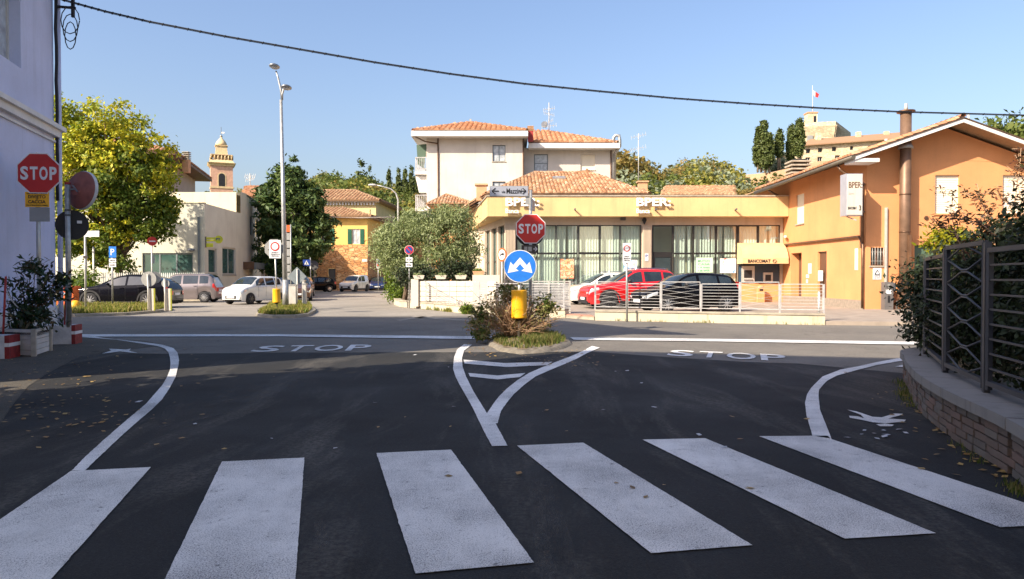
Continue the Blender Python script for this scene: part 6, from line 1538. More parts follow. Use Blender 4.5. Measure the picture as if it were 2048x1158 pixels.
at_ = tree('autumn_tree', 'large yellow and green autumn tree in front of the post office', base, bl, 'leaf_autumn', 26000, .15, 1.5, .5, 360, .6, tr=.26, seed=11, per=4)
leafobj('lower_crown', leaves(13, [C3(300, 400, Y+.4, 1.5, 1.8, 2.0), C3(255, 420, Y-.6, 2.4, 1.8, 2.0), C3(310, 455, Y+.3, 1.1, 1.4, 1.0), C3(235, 480, Y, 2.3, 2.0, 1.2), C3(295, 350, Y, 1.5, 1.6, 1.6), C3(215, 370, Y-.8, 2.2, 1.8, 1.8), C3(150, 420, Y-.5, 1.9, 1.6, 1.6), C3(335, 425, Y+.3, .6, .9, .8), C3(180, 300, Y-.5, 1.6, 1.6, 1.5), C3(165, 505, Y, 1.7, 1.5, .9), C3(232, 520, Y+.2, 1.4, 1.3, .8), C3(130, 470, Y, 1.4, 1.4, 1.3)], 17000, .15, 1.5, .45, 260, .7), 'leaf_autumn_green', at_)
Y = 62.0
bl = [C3(575, 425, Y, 2.4, 2.4, 2.6), C3(580, 372, Y, 1.5, 1.5, 1.7), C3(600, 480, Y, 2.5, 2.4, 1.9), C3(540, 480, Y, 1.5, 1.8, 2.4), C3(580, 345, Y, 1.0, 1.0, 1.2), C3(618, 500, Y, 1.2, 1.4, 1.1), C3(625, 400, Y, 1.1, 1.3, 1.6), C3(535, 400, Y, 1.0, 1.2, 1.4), C3(645, 440, Y, .9, 1.0, .9), C3(575, 545, Y, 2.0, 1.6, 1.3)]
base = D(575, 560, Y); base.z = 0
tree('conifer_tree', 'dark green yew-like conifer behind the tall lamp post', base, bl, 'leaf_conifer', 32000, .17, 2.6, .42, 560, .55, tr=.3, seed=12)
Y = 35.5
olb = [(C3(800, 490, Y, 1.15, 1.1, 1.25), C3(775, 500, Y, .75, .8, 1.0), C3(815, 535, Y-.2, .95, .9, .7), C3(820, 450, Y, .7, .7, .6)), (C3(895, 470, Y-.5, 1.35, 1.2, 1.25), C3(850, 455, Y-.3, 1.0, 1.0, .95), C3(925, 500, Y-.5, .85, .9, 1.1), C3(880, 525, Y-.5, 1.2, 1.0, .85), C3(905, 432, Y-.4, .8, .8, .5))]
for i, lab in enumerate(('smaller olive tree at the left, leaning over the street corner wall', 'larger rounded silvery olive tree close to the bank')):
    base = D((808, 893)[i], 560, Y-.3*i); base.z = .1
    tree('olive_tree', lab, base, list(olb[i]), 'leaf_olive', (15000, 24000)[i], .045, 3.6, .34, (300, 460)[i], .45, tr=.14, seed=20+i, group='olive trees beside the bank', up=.9, outward=.25)
hb = thing('shrub', 'dark leafy shrubs below the olive trees behind the wall', 'shrub', D(880, 590, 34)-EZ*.3)
leafobj('foliage', leaves(33, [C3(870, 552, 33.3, 1.7, .6, .55), C3(925, 548, 33.2, .8, .5, .6), C3(825, 556, 34, .8, .5, .45)], 7000, .07, 1.6, .3, 160, .7), 'leaf_hedge', hb)
iv = thing('ivy_bush', 'bright green ivy bush where the wall meets the far street', 'shrub', D(792, 598, 38)-EZ*.1)
leafobj('foliage', leaves(34, [C3(792, 570, 38.5, .55, .6, .8), C3(783, 545, 38.5, .3, .4, .5), C3(798, 592, 38, .35, .4, .35)], 4500, .08, 1.5, .25, 120, .7), 'leaf_ivy', iv)
w5 = thing('wall_weeds', 'small green clump of weeds at the foot of the curved wall', 'plant', G(938, 628))
q = G(938, 628); leafobj('foliage', leaves(35, [(q.x, q.y-.1, .18, .35, .2, .18)], 900, .05, 2.2, .15, 30, .9, up=.8), 'leaf_ivy', w5)
# plants by the PT fence
for i, (px, Y, lab) in enumerate(((262, 44.5, 'spiky green plant behind the navy SUV bonnet'), (165, 40, 'yellow green shrub behind the orange barrier'))):
    q = D(px, 560, Y); pl = thing('shrub', lab, 'shrub', (q.x, Y, 0)); leafobj('foliage', leaves(36+i, [(q.x, Y, .9, 1.0, .6, .8)], 1800, .09, 4, .4, 60, .9, up=1.2), 'leaf_ivy', pl)

# hill woods: nearest trees one by one, sharing a few crowns
hill = []
def crown_src(i, blobs, n, size, cn, asp=1.5, clump=.8): return leafmesh('hill_crown', leaves(100+i, blobs, n, size, asp, clump, cn, .5))
RC = [crown_src(i, [(0, 0, 4.2, 3.2, 3.2, 3.0), (1.4, .4, 5.8, 2, 2, 1.9), (-1.6, -.2, 3.4, 2.2, 2.2, 2.2)], 5200, .31, 210) for i in range(3)]
CCy = [crown_src(10+i, [(0, 0, 4.0, 1.15, 1.15, 4.0), (.1, 0, 6.8, .8, .8, 3.2), (0, 0, 9, .45, .45, 2.0)], 3400, .28, 280, 2, .3) for i in range(2)]
FCn = crown_src(20, [(0, 0, 2.0, 2.6, 2.6, 1.0), (0, 0, 3.6, 2.2, 2.2, 1.0), (0, 0, 5.2, 1.7, 1.7, 1.0), (0, 0, 6.8, 1.2, 1.2, 1.0), (0, 0, 8.4, .8, .8, 1.0), (0, 0, 10, .35, .35, 1.0)], 4200, .3, 260, 2, .4)
tk = MB().cyl((0, 0, -2), (0, 0, 6), .3, .08, 7).mesh('hill_trunk'); tk.materials.append(M['bark_pale'])
def hill_tree(px, pytop, Y, mesh, h0, mat, label, group, wscale=1, name='tree'):
    q = D(px, pytop, Y); g = hill_z(q.x, Y); s = max(.45, min(2.2, (q.z-g)/h0))
    if q.z-g < 2: s = .5
    e = thing(name, label, 'tree', (q.x, Y, q.z-h0*s), rnd.uniform(0, 6.28), group, local=True); e.scale = (s*wscale, s*wscale, s)
    o = link('crown', mesh.copy() if False else mesh, None, e)
    if len(mesh.materials) == 0: mesh.materials.append(M[mat])
    o.material_slots[0].link = 'OBJECT'; o.material_slots[0].material = M[mat]
    k = link('trunk', tk, None, e)
    return e
HG = 'trees wooding the hillside'
hl_ = {'hill_green': 'green tree', 'hill_yellow': 'yellowing tree', 'hill_rust': 'rusty brown tree', 'hill_silver': 'silver grey tree'}
LMK = [(455, 'behind the bell tower'), (500, 'behind the thin roof aerial'), (545, 'behind the dark conifer'), (615, 'just right of the dark conifer'), (655, 'above the ochre house roof'), (690, 'left of the broad fir'), (722, 'around the broad fir'), (750, 'right of the thin fir'), (778, 'at the left end of the cypress row'), (805, 'among the row of cypresses'), (840, 'by the apartment balconies'), (1240, 'beside the apartment flue'), (1275, 'behind the two armed aerial'), (1310, 'right of the two armed aerial'), (1345, 'above the left end of the long tiled roof'), (1385, 'above the middle of the long tiled roof'), (1430, 'above the right end of the long tiled roof'), (1465, 'at the left end of the rampart'), (1495, 'left of the castle cypresses')]
def wood(x0, x1, top, n, Y0, Y1, mats, seed):
    g = random.Random(seed)
    for i in range(n):
        px = x0+(x1-x0)*(i+g.random())/n; k = g.random(); Y = Y0+(Y1-Y0)*k
        py = lerpc(top, px)+(1-k)*40+g.uniform(-3, 7); m = g.choice(mats)
        lm = min(LMK, key=lambda a: abs(a[0]-px))[1]; lab = hl_[m]+(' on the hill skyline ' if k > .66 else ' halfway down the slope ' if k > .33 else ' low on the slope ')+lm
        hill_tree(px, py, Y, RC[g.randrange(3)], 7.6, m, lab, lab, g.uniform(.9, 1.25))
wood(600, 860, [(600, 365), (640, 345), (680, 343), (720, 347), (740, 352), (770, 362), (860, 380)], 80, 135, 185, ['hill_green', 'hill_yellow', 'hill_green', 'hill_rust'], 1)
wood(1225, 1452, [(1225, 345), (1250, 318), (1290, 330), (1300, 345), (1340, 335), (1380, 322), (1420, 313), (1450, 322), (1470, 318), (1500, 332)], 74, 130, 190, ['hill_green', 'hill_yellow', 'hill_rust', 'hill_silver'], 2)
wood(430, 600, [(430, 380), (500, 384), (600, 372)], 22, 125, 180, ['hill_green', 'hill_yellow'], 3)
hill_tree(1258, 311, 150, RC[0], 7.6, 'hill_rust', 'rounded rusty tree standing high right of the apartment block', None, 1.1)
for i, (px, py, ws) in enumerate(((722, 321, 1.0), (740, 332, .6))): hill_tree(px, py, 178, FCn, 10.9, 'cypress', ('broad dark fir on the left hilltop', 'thin bare fir right of the broad one on the left hilltop')[i], 'firs on the left hilltop', ws)
for i, (px, py) in enumerate(((778, 332), (797, 335), (811, 331), (823, 330), (832, 345))):
    hill_tree(px, py, 165, CCy[i % 2], 10.8, 'cypress', ('leftmost slim cypress', 'second cypress from the left', 'middle cypress', 'fourth cypress from the left', 'shortest rightmost cypress')[i]+' of the row left of the apartment block', 'cypresses left of the apartment block', .62, 'cypress_tree')
# castle cypresses with bare legs
def castle_cyp(px, pt, pb, wpx, Y, label, seed, ptr):
    k = Y/1450; q = D(px, (pt+pb)/2, Y); hgt = (pb-pt)/2*k; w_ = wpx/2*k*.92; b = D(px, ptr, Y)
    t = thing('cypress_tree', label, 'tree', b, group='cypresses by the castle')
    bl = [(q.x, Y, q.z-hgt*.15, w_, w_, hgt*.85), (q.x+w_*.1, Y, q.z+hgt*.45, w_*.72, w_*.72, hgt*.55), (q.x-w_*.2, Y, q.z-hgt*.55, w_*.75, w_*.75, hgt*.4)]
    leafobj('crown', leaves(seed, bl, 7500, .32, 1.8, .42, 420, .4), 'cypress', t)
    mb = MB()
    for s in (-.3, .35): mb.tube([b+Vector((s*w_, 0, 0)), Vector((q.x+s*w_*.3, Y, q.z-hgt*.5))], .22, 6)
    mb.build('trunk', 'bark_pale', t)
for i, a in enumerate(((1518, 252, 336, 22, 186, 'tall dark cypress at the left edge of the clump on the rampart', 41, 345), (1526, 241, 330, 22, 188, 'tallest pointed cypress at the back of the left clump on the rampart', 42, 345), (1534, 262, 338, 30, 184, 'broad bushy cypress at the front of the left clump on the rampart', 43, 346),
                       (1558, 259, 316, 15, 186, 'slim lone cypress between the two clumps on the rampart', 44, 340), (1582, 250, 322, 16, 188, 'narrow ragged cypress just left of the tallest by the castle', 45, 338), (1598, 236, 316, 20, 186, 'tall cypress touching the left side of the castle keep', 46, 336))):
    castle_cyp(*a)
dk = thing('dark_shrubbery', 'dark mound of shrubs between the cypress trunks on the rampart', 'shrub', D(1560, 335, 196))
leafobj('foliage', leaves(47, [C3(1560, 325, 196, 4.5, 2, 2.8), C3(1545, 335, 194, 3, 2, 2)], 3000, .35, 1.5, .8, 120, .8), 'hill_silver', dk)
ivw = thing('rampart_ivy', 'ivy hanging in patches over the ochre rampart', 'ivy', D(1500, 370, 183)); bl = []
for px, py, a, b in ((1478, 378, 1.6, 1.8), (1490, 371, 1.5, 1.2), (1500, 366, 1.2, 1.0), (1528, 362, 1.3, 2.0), (1522, 370, 1, 1.3), (1550, 352, 1.2, 1.6), (1560, 358, 1.5, 1.4), (1578, 350, 1, 1.6), (1474, 362, .8, 1), (1545, 366, 1, 1), (1572, 362, 1.2, .8), (1512, 360, .8, .7)): bl.append(C3(px, py, 183.3 if px < 1540 else 182.2, a, .5, b))
leafobj('foliage', leaves(48, [(b[0], b[1], b[2], b[3]*.75, b[4], b[5]*.8) for b in bl], 3000, .24, 1.4, .3, 200, .9), 'hill_green', ivw)
low = thing('garden_hedge', 'ragged hedge over the bank parapet below the rampart', 'hedge', D(1500, 385, 100))
leafobj('foliage', leaves(49, [C3(1490+i*14, 388-(i % 3), 100, 1.2, .8, .7) for i in range(9)], 4000, .2, 1.5, .4, 160, .9), 'hill_rust', low)
# trees beyond the orange house
for i, (px, py) in enumerate(((2000, 245), (2040, 240), (2075, 250))):
    hill_tree(px, py, 125, RC[i], 7.6, 'hill_green', ('leftmost and lowest', 'middle', 'rightmost')[i]+' grey green tree rising behind the right slope of the orange roof', 'trees behind the orange house', .8)

# ================================================================== PLANTED ISLAND (centre)
isl_px = [(975, 690), (1000, 703), (1040, 709), (1085, 706), (1130, 697), (1146, 688), (1140, 680), (1100, 673), (1040, 671), (990, 675), (972, 682)]
ip = Gs(isl_px); ci = sum(ip, Vector())/len(ip); n = len(ip); mb = MB()
isl = thing('traffic_island', 'small kerbed traffic island with cracked concrete edge, grass and a bush', 'island', (ci.x, ci.y, 0))
rings = [(1.0, .0), (.95, .045), (.86, .07), (.5, .10), (.0, .12)]
g_ = random.Random(8); N_ = 44
def ipt(t):
    t = t*n; i = int(t) % n; f = t-int(t); return ip[i].lerp(ip[(i+1) % n], f)
v = []; f = []
for r_, z in rings[:-1]:
    for k in range(N_): p = ci+(ipt(k/N_)-ci)*r_*(1+g_.uniform(-.02, .02)); v.append((p.x, p.y, z*(1+g_.uniform(-.15, .15)) if z else -.005))
v.append((ci.x, ci.y, .12))
for j in range(3): f += [(j*N_+(k+1) % N_, j*N_+k, (j+1)*N_+k, (j+1)*N_+(k+1) % N_) for k in range(N_)]
f += [(3*N_+(k+1) % N_, 3*N_+k, 4*N_) for k in range(N_)]
mb.add(v, [tuple(reversed(q)) if True else q for q in f][:0]+f, True); mb.build('kerb_bed', 'gravel_concrete', isl)
ear = [ci+(p-ci)*.88 for p in ip]; mb = MB(); tri_sheet(mb, ear, .165)
v = [(p.x, p.y, .068) for p in ear]+[(ci.x+(p.x-ci.x)*.5, ci.y+(p.y-ci.y)*.5, .115) for p in ear]+[(ci.x, ci.y, .13)]; mb = MB(); mb.add(v, [((k+1) % n, k, n+k, n+(k+1) % n)[::-1] for k in range(n)]+[(n+k, n+(k+1) % n, 2*n) for k in range(n)], True); mb.build('soil_bed', 'earth', isl)
grass('island_grass', 'grass_green', in_poly([ci+(p-ci)*.85 for p in ip]), 2400, (.04, .11), .075, seed=3)
rp = [p for p in [ci+(q-ci)*.9 for q in ip]]
grass('island_grass', 'grass_green', in_poly([G(1040, 698), G(1060, 700), G(1110, 695), G(1120, 684), G(1085, 676), G(1050, 680)]), 2600, (.08, .19), .08, seed=4, wd=.009)
bx, by = ci.x-.3, ci.y+.35
bush = thing('island_bush', 'straggly reddish bush with bare twigs growing on the island', 'bush', (bx, by, .15))
tw = MB(); g_ = random.Random(5); tips = []
for i in range(240):
    a, el_ = g_.uniform(0, 6.28), g_.uniform(.12, 1.4); L_ = g_.uniform(.55, 1.12)*(1-.2*el_/1.4); d = Vector((math.cos(a)*math.cos(el_), math.sin(a)*math.cos(el_)*.7, math.sin(el_)))
    s0 = Vector((bx+g_.gauss(0, .1), by+g_.gauss(0, .08), .15)); e = s0+Vector((d.x*L_*1.0, d.y*L_, d.z*L_*.98)); m_ = s0.lerp(e, .5)+Vector((g_.uniform(-.08, .08), g_.uniform(-.08, .08), g_.uniform(0, .12)))
    tw.tube([s0, m_, e], .009, 4, .003); tips.append(e)
    for _ in range(4):
        s1 = s0.lerp(e, g_.uniform(.35, .95)); e1 = s1+(d+Vector((g_.uniform(-.9, .9), g_.uniform(-.9, .9), g_.uniform(-.3, .8))))*g_.uniform(.12, .32); tw.tube([s1, e1], .0045, 3, .002); tips.append(e1)
t_ = tw.build('twigs', 'twig', bush); t_['kind'] = 'stuff'
gg = np.random.default_rng(9); T_ = np.array([tuple(p) for p in tips]); sel = T_[gg.integers(0, len(T_), 4200)]
bl = [(bx-.35, by, .55, .55, .4, .45), (bx+.4, by, .55, .5, .4, .4), (bx, by, .85, .45, .35, .35), (bx-.65, by, .35, .3, .3, .25)]
leafobj('foliage', leaves(50, bl, 2600, .034, 2.0, .2, 170, .7), 'leaf_bush', bush)
leafobj('foliage', leaves(51, [(bx-.72, by-.1, .62, .2, .25, .25), (bx-.1, by, 1.1, .25, .25, .18), (bx+.65, by, .7, .2, .25, .28), (bx-.7, by-.2, .22, .25, .2, .1)], 900, .06, 1.9, .15, 46, .9), 'grass_green', bush)

# ================================================================== VERGES
def verge(name, label, pxs, seed, gmat='grass_lit', n=9000, h=(.05, .18), kerb=True, z=.10):
    P = [G(*p) if len(p) == 2 else Vector((p[0], p[1], 0)) for p in pxs]; c = sum(P, Vector())/len(P); k = len(P)
    t = thing(name, label, 'verge', (c.x, c.y, 0)); v = [(p.x, p.y, -.005) for p in P]+[(p.x, p.y, z) for p in P]
    inn = [c+(p-c)*(1-.28/max(.5, (p-c).length)) for p in P]; v += [(p.x, p.y, z+.004) for p in inn]
    mb = MB(); mb.add(v, [(i, (i+1) % k, k+(i+1) % k, k+i) for i in range(k)]+[(k+i, k+(i+1) % k, 2*k+(i+1) % k, 2*k+i) for i in range(k)]); mb.build('kerb', 'kerb_stone', t)
    mb = MB(); tri_sheet(mb, inn, z+.012); mb.build('soil_bed', 'earth', t)
    a = in_poly(inn); grass('verge_grass', gmat, a, n, h, z+.01, seed=seed, wd=.02)
    return t
verge('grass_verge', 'grass verge with kerb on the left in front of the navy SUV', [(60, 633), (150, 634), (250, 631), (320, 625), (344, 621), (330, 612), (260, 606), (190, 604), (60, 604)][::-1], 61, n=26000, h=(.06, .26))
verge('grass_verge', 'small grassy traffic island at the foot of the tall lamp post', [(512, 633), (545, 636.5), (590, 636), (618, 632), (632, 624), (622, 614), (600, 610), (566, 609), (540, 613), (520, 622)][::-1], 62, n=15000, h=(.05, .22))
# weeds along the low wall and hedge wall
def strip(P0, P1, w_):
    def a(g, n):
        t = g.random(n); t = np.where(np.sin(t*37)+np.sin(t*11) > .2, t, g.random(n)*.1+.45); q = np.outer(1-t, np.array(P0[:2]))+np.outer(t, np.array(P1[:2])); q += g.normal(size=(n, 2))*w_; return q
    return a
grass('wall_weeds', 'grass_lit', strip(KW[1], KW[3], .06), 500, (.04, .12), -.004, seed=71, wd=.008)
grass('wall_weeds', 'grass_lit', strip(LWp[2]-Vector((0, .1, 0)), LWp[4], .08), 900, (.05, .2), -.004, seed=72, wd=.012)

# ================================================================== HEDGE WALL, right foreground
wp = [Vector((8.9, 10.5, 0)), Vector((7.3, 10.55, 0)), Vector((6.3, 10.4, 0)), Vector((5.65, 10.1, 0)), Vector((5.25, 9.68, 0)), G(1816, 777), Vector((4.68, 8.5, 0)), Vector((4.28, 7.6, 0)), Vector((4.0, 6.85, 0)), G(1915, 885), G(1982, 927), G(2031, 960), Vector((2.95, 3.4, 0)), Vector((2.8, 2.9, 0))]
wt = thing('brick_garden_wall', 'low curved brick garden wall with concrete coping, right foreground', 'wall', wp[5])
# resample
L_ = [0]
for a, b in zip(wp, wp[1:]): L_.append(L_[-1]+(b-a).length)
def wat(s):
    s = max(0, min(L_[-1]-1e-4, s))
    for i in range(len(wp)-1):
        if s <= L_[i+1]: f = (s-L_[i])/(L_[i+1]-L_[i]); break
    def cr(a, b, c, d, t): return .5*((2*b)+(c-a)*t+(2*a-5*b+4*c-d)*t*t+(3*b-a-3*c+d)*t*t*t)
    p = cr(wp[max(0, i-1)], wp[i], wp[i+1], wp[min(len(wp)-1, i+2)], f); return p
def wfr(s):
    p = wat(s); d = (wat(s+.05)-wat(s-.05)).normalized(); n = Vector((-d.y, d.x, 0)); return p, d, n   # n points to the garden (right/east)
WH = .335; CT = .085
core = MB(); N_ = 60; v = []
for i in range(N_+1):
    p, d, n = wfr(L_[-1]*i/N_); a = p+n*.03; b = p+n*.34; v += [(a.x, a.y, -.02), (a.x, a.y, WH-.002), (b.x, b.y, WH-.002), (b.x, b.y, -.02)]
core.add(v, [(4*i+j, 4*(i+1)+j, 4*(i+1)+(j+1) % 4, 4*i+(j+1) % 4) for i in range(N_) for j in range(4)]); core.build('mortar_core', 'stone_plinth', wt)
bm_ = MB().box((0, 0, 0), (.235, .10, .052)).mesh('brick'); bm_.materials.append(M['brick'])
bm2 = MB().box((0, 0, 0), (.11, .10, .052)).mesh('brick'); bm2.materials.append(M['brick'])
s = L_[3]-.4; rows = 5
for r_ in range(rows):
    ss = L_[3]-.3+(r_ % 2)*.12
    while ss < L_[-1]-.35:
        half = rnd.random() < .25; ln = .125 if half else .25; p, d, n = wfr(ss+ln/2)
        o = bpy.data.objects.new('brick', bm2 if half else bm_); COL.objects.link(o); o.parent = wt
        q = p+n*(.045+rnd.uniform(-.007, .007))+EZ*(.035+r_*.064+rnd.uniform(-.003, .003))
        o.location = q-Vector(wt.location); o.rotation_euler = (rnd.uniform(-.02, .02), rnd.uniform(-.015, .015), math.atan2(d.y, d.x)+rnd.uniform(-.02, .02)); ss += ln+.004
k = 15; s0 = .02; s1 = L_[-1]
for i in range(k):
    a, b = s0+(s1-s0)*i/k+.005, s0+(s1-s0)*(i+1)/k-.005; v = []; m_ = 5
    for j in range(m_+1):
        p, d, n = wfr(a+(b-a)*j/m_); o1, o2 = p-n*.05, p+n*.40
        v += [(o1.x, o1.y, WH), (o1.x, o1.y, WH+CT), (o2.x, o2.y, WH+CT), (o2.x, o2.y, WH)]
    f = [(4*j+q, 4*(j+1)+q, 4*(j+1)+(q+1) % 4, 4*j+(q+1) % 4) for j in range(m_) for q in range(4)]+[(3, 2, 1, 0), (4*m_, 4*m_+1, 4*m_+2, 4*m_+3)]
    MB().add(v, f).build('coping_stone', 'cap_concrete', wt)
ptc = [wfr(L_[4]+(L_[-1]-L_[4])*i/10) for i in range(11)]
# metal fence panels on the wall
CZ = WH+CT
pf = [Vector((5.28, 9.25, CZ)), G(1890, 745, CZ), G(1972, 785, CZ), Vector((3.62, 4.6, CZ)), Vector((3.25, 3.4, CZ))]
ft = thing('garden_fence', 'dark grey metal railing with barred and zigzag panels on the brick wall', 'fence', pf[2])
zt1, zt2 = 1.63, 1.70
def post(p, z, w_=.05): MB().box((p.x, p.y, (CZ+z)/2), (w_, w_, z-CZ), rz=math.atan2((pf[2]-pf[1]).y, (pf[2]-pf[1]).x)).build('post', 'fence_dark', ft)
def panel(a, b, zig, zt_):
    d = (b-a).normalized(); a2, b2 = a+d*.055, b-d*.055; zb = CZ+.09
    for p in (a2, b2): MB().beam(Vector((p.x, p.y, zb-.06)), Vector((p.x, p.y, zt_)), .04, .04).build('stile', 'fence_dark', ft)
    for z in (zb, zt_): MB().beam(Vector((a2.x, a2.y, z)), Vector((b2.x, b2.y, z)), .045, .04).build('rail', 'fence_dark', ft)
    n = 9; h = (zt_-zb)
    if not zig:
        for i in range(1, n): z = zb+h*i/n; MB().beam(Vector((a2.x, a2.y, z)), Vector((b2.x, b2.y, z)), .016, .016).build('bar', 'fence_dark', ft)
    else:
        m_ = 5; mid = (a2+b2)/2
        for i in range(m_):
            zc = zb+h*(i+.5)/m_
            for sg in (1, -1):
                A_, B_, C_, D_ = a2, a2.lerp(b2, .42), a2.lerp(b2, .58), b2; amp = h/m_*.46*sg
                MB().tube([Vector((A_.x, A_.y, zc)), Vector((B_.x, B_.y, zc+amp)), Vector((C_.x, C_.y, zc+amp)), Vector((D_.x, D_.y, zc))], .0105, 5).build('zigzag_bar', 'fence_dark', ft)
kinds = [(0, zt1), (1, zt2), (0, zt1), (1, zt2)]
for i, (z_, zz_) in enumerate(kinds): panel(pf[i], pf[i+1], z_, zz_)
for i, p in enumerate(pf): post(p, (zt1, zt2, zt2, zt2, zt2)[i])
for i in range(5):
    a = math.pi+i*0; 
pn = [wfr(L_[k_]) for k_ in (3, 2, 1)]
q_ = [pf[0]]+[Vector((p.x+n.x*.22, p.y+n.y*.22, CZ)) for p, d, n in pn]
for a, b in zip(q_, q_[1:]): panel(a, b, 0, zt1); post(b, zt1)
# hedge behind the fence
hd = thing('garden_hedge', 'dense dark green hedge growing through the railing on the right', 'hedge', Vector((4.9, 7.5, WH)))
hbl = []
for i in range(13):
    t = i/12; p = Vector((5.55, 9.9, 0)).lerp(Vector((3.9, 3.6, 0)), t)
    hbl.append((p.x+.25, p.y, .95, .42, .5, .65)); hbl.append((p.x+.65, p.y, 1.25, .6, .5, .75))
hbl += [(6.1, 10.4, 1.0, .55, .35, .65), (6.9, 10.5, 1.0, .7, .35, .65), (7.9, 10.5, 1.0, .7, .35, .65), (5.6, 8.3, 1.62, .6, .6, .45), (5.3, 7.2, 1.72, .55, .6, .5), (5.0, 6.2, 1.85, .5, .6, .5), ]
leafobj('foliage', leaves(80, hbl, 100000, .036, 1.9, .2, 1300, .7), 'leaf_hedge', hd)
core = MB()
for i in range(9):
    p = Vector((5.85, 9.7, 0)).lerp(Vector((4.3, 3.4, 0)), i/8); core.cyl((p.x+.3, p.y, .3), (p.x+.3+rnd.uniform(-.2, .2), p.y, 1.6), .03, .01, 6)
    for _ in range(10): core.tube([Vector((p.x+.3, p.y, rnd.uniform(.4, 1.2))), Vector((p.x+rnd.uniform(-.3, .7), p.y+rnd.uniform(-.5, .5), rnd.uniform(.9, 1.9)))], .01, 4, .004)
core.build('branches', 'bark', hd)
hg = thing('sunlit_hedge_top', 'hedge top coloured bright yellow green for sunlight, at the end of the hedge', 'shrub', (6.2, 10.0, .4))  # sunlit tip of the hedge, its brightness painted into the leaves
q = D(1885, 490, 10.3); leafobj('foliage', leaves(81, [(q.x, 10.2, q.z, .22, .3, .18), (q.x+.2, 10.4, q.z+.06, .25, .3, .16), (q.x+.05, 10.1, q.z-.22, .25, .3, .2)], 2600, .035, 2.2, .12, 60, .8), 'leaf_hedge_sunlit', hg)
MB().cyl((q.x, 10.2, .35), (q.x, 10.2, q.z), .015, .006, 6).build('stem', 'bark', hg)
# long arching shoots with reddish leaves
sh_ = thing('arching_shrub', 'arching reddish shoots rising above the hedge', 'shrub', (5.4, 8.0, 1.2)); mb = MB(); pts_ = []
g_ = random.Random(12)
shoots = [[(1960, 520), (1945, 450), (1905, 395), (1870, 372)], [(1990, 510), (1975, 430), (1960, 400), (1925, 380)], [(2010, 500), (2030, 400), (2040, 330), (2042, 296)], [(2030, 500), (2045, 420), (2038, 380), (2030, 345)], [(1930, 520), (1915, 470), (1890, 455), (1862, 448)], [(1990, 500), (1990, 455), (1972, 420), (1958, 398)], [(1940, 515), (1915, 480), (1905, 440), (1903, 408)], [(2040, 470), (2020, 410), (1990, 385), (1950, 388)], [(2048, 450), (2060, 380), (2048, 340), (2030, 310)], [(2000, 480), (1960, 445), (1930, 440), (1895, 432)]]
for i, sc_ in enumerate(shoots):
    Ys = 8.4-i*.12; P = [D(px, py, Ys+j*.08) for j, (px, py) in enumerate(sc_)]; mb.tube(P, .007, 5, .003)
    for a, b in zip(P, P[1:]):
        for k in range(20):
            p = a.lerp(b, g_.random()); pts_.append(tuple(p+Vector((g_.gauss(0, .028), g_.gauss(0, .03), g_.gauss(0, .022)))))
            if g_.random() < .16:
                e = p+Vector((g_.uniform(-.2, .12), g_.uniform(-.1, .1), g_.uniform(-.02, .12))); mb.tube([p, e], .003, 3)
                for _ in range(5): q = p.lerp(e, g_.random()); pts_.append(tuple(q+Vector((g_.gauss(0, .012), 0, g_.gauss(0, .012)))))
mb.build('shoots', 'twig', sh_)
pa = np.array(pts_); gg = np.random.default_rng(4); n = len(pa); t = gg.normal(size=(n, 3)); t[:, 2] *= .6; t /= np.linalg.norm(t, axis=1)[:, None]; nn_ = gg.normal(size=(n, 3)); b = np.cross(t, nn_); b /= np.linalg.norm(b, axis=1)[:, None]; s = (.018+.022*gg.random(n))[:, None]
v = np.stack([pa, pa+t*s+b*s*.32, pa+t*s*2.1, pa+t*s-b*s*.32], 1).reshape(-1, 3); leafobj('foliage', v, 'leaf_hedge_red', sh_)
grass('wall_weeds', 'grass_green', strip(wat(L_[4])-Vector((.03, 0, 0)), wat(L_[7])-Vector((.05, 0, 0)), .05), 420, (.03, .09), .0, seed=75, wd=.005)
grass('wall_weeds', 'grass_green', strip(wat(L_[9])-Vector((.03, 0, 0)), wat(L_[12])-Vector((.05, 0, 0)), .04), 260, (.02, .06), .0, seed=76, wd=.004)
# ================================================================== RAILINGS
def railing(name, label, nodes, base_z, ztop, kinds):
    """nodes: XY points; panels between successive nodes; kinds 0 = level bars, 1 = crossed bars"""
    t = thing(name, label, 'fence', (nodes[0].x, nodes[0].y, base_z))
    for i, (a, b) in enumerate(zip(nodes, nodes[1:])):
        kd = kinds[i % len(kinds)]; zt_ = ztop+(.06 if kd else 0); zb = base_z+.10; d = (b-a).normalized(); a2, b2 = a+d*.03, b-d*.03
        for p in (a2, b2): MB().beam(Vector((p.x, p.y, zb)), Vector((p.x, p.y, zt_)), .02, .02).build('stile', 'fence_white', t)
        MB().beam(Vector((a.x, a.y, base_z)), Vector((a.x, a.y, zt_)), .04, .04).build('post', 'fence_white', t)
        for z in (zb, zt_): MB().beam(Vector((a2.x, a2.y, z)), Vector((b2.x, b2.y, z)), .024, .024).build('rail', 'fence_white', t)
        h = zt_-zb
        if kd == 0:
            for k in range(1, 8): z = zb+h*k/8; MB().beam(Vector((a2.x, a2.y, z)), Vector((b2.x, b2.y, z)), .010, .011).build('bar', 'fence_white', t)
        else:
            m_ = 5; c = a2.lerp(b2, .5)
            for k in range(m_):
                zc = zb+h*(k+.5)/m_
                for sg in (1, -1): MB().tube([Vector((a2.x, a2.y, zc)), Vector((c.x, c.y, zc+sg*h/m_*.48)), Vector((b2.x, b2.y, zc))], .0055, 4).build('crossed_bar', 'fence_white', t)
    b = nodes[-1]; MB().beam(Vector((b.x, b.y, base_z)), Vector((b.x, b.y, ztop)), .04, .04).build('post', 'fence_white', t)
    return t
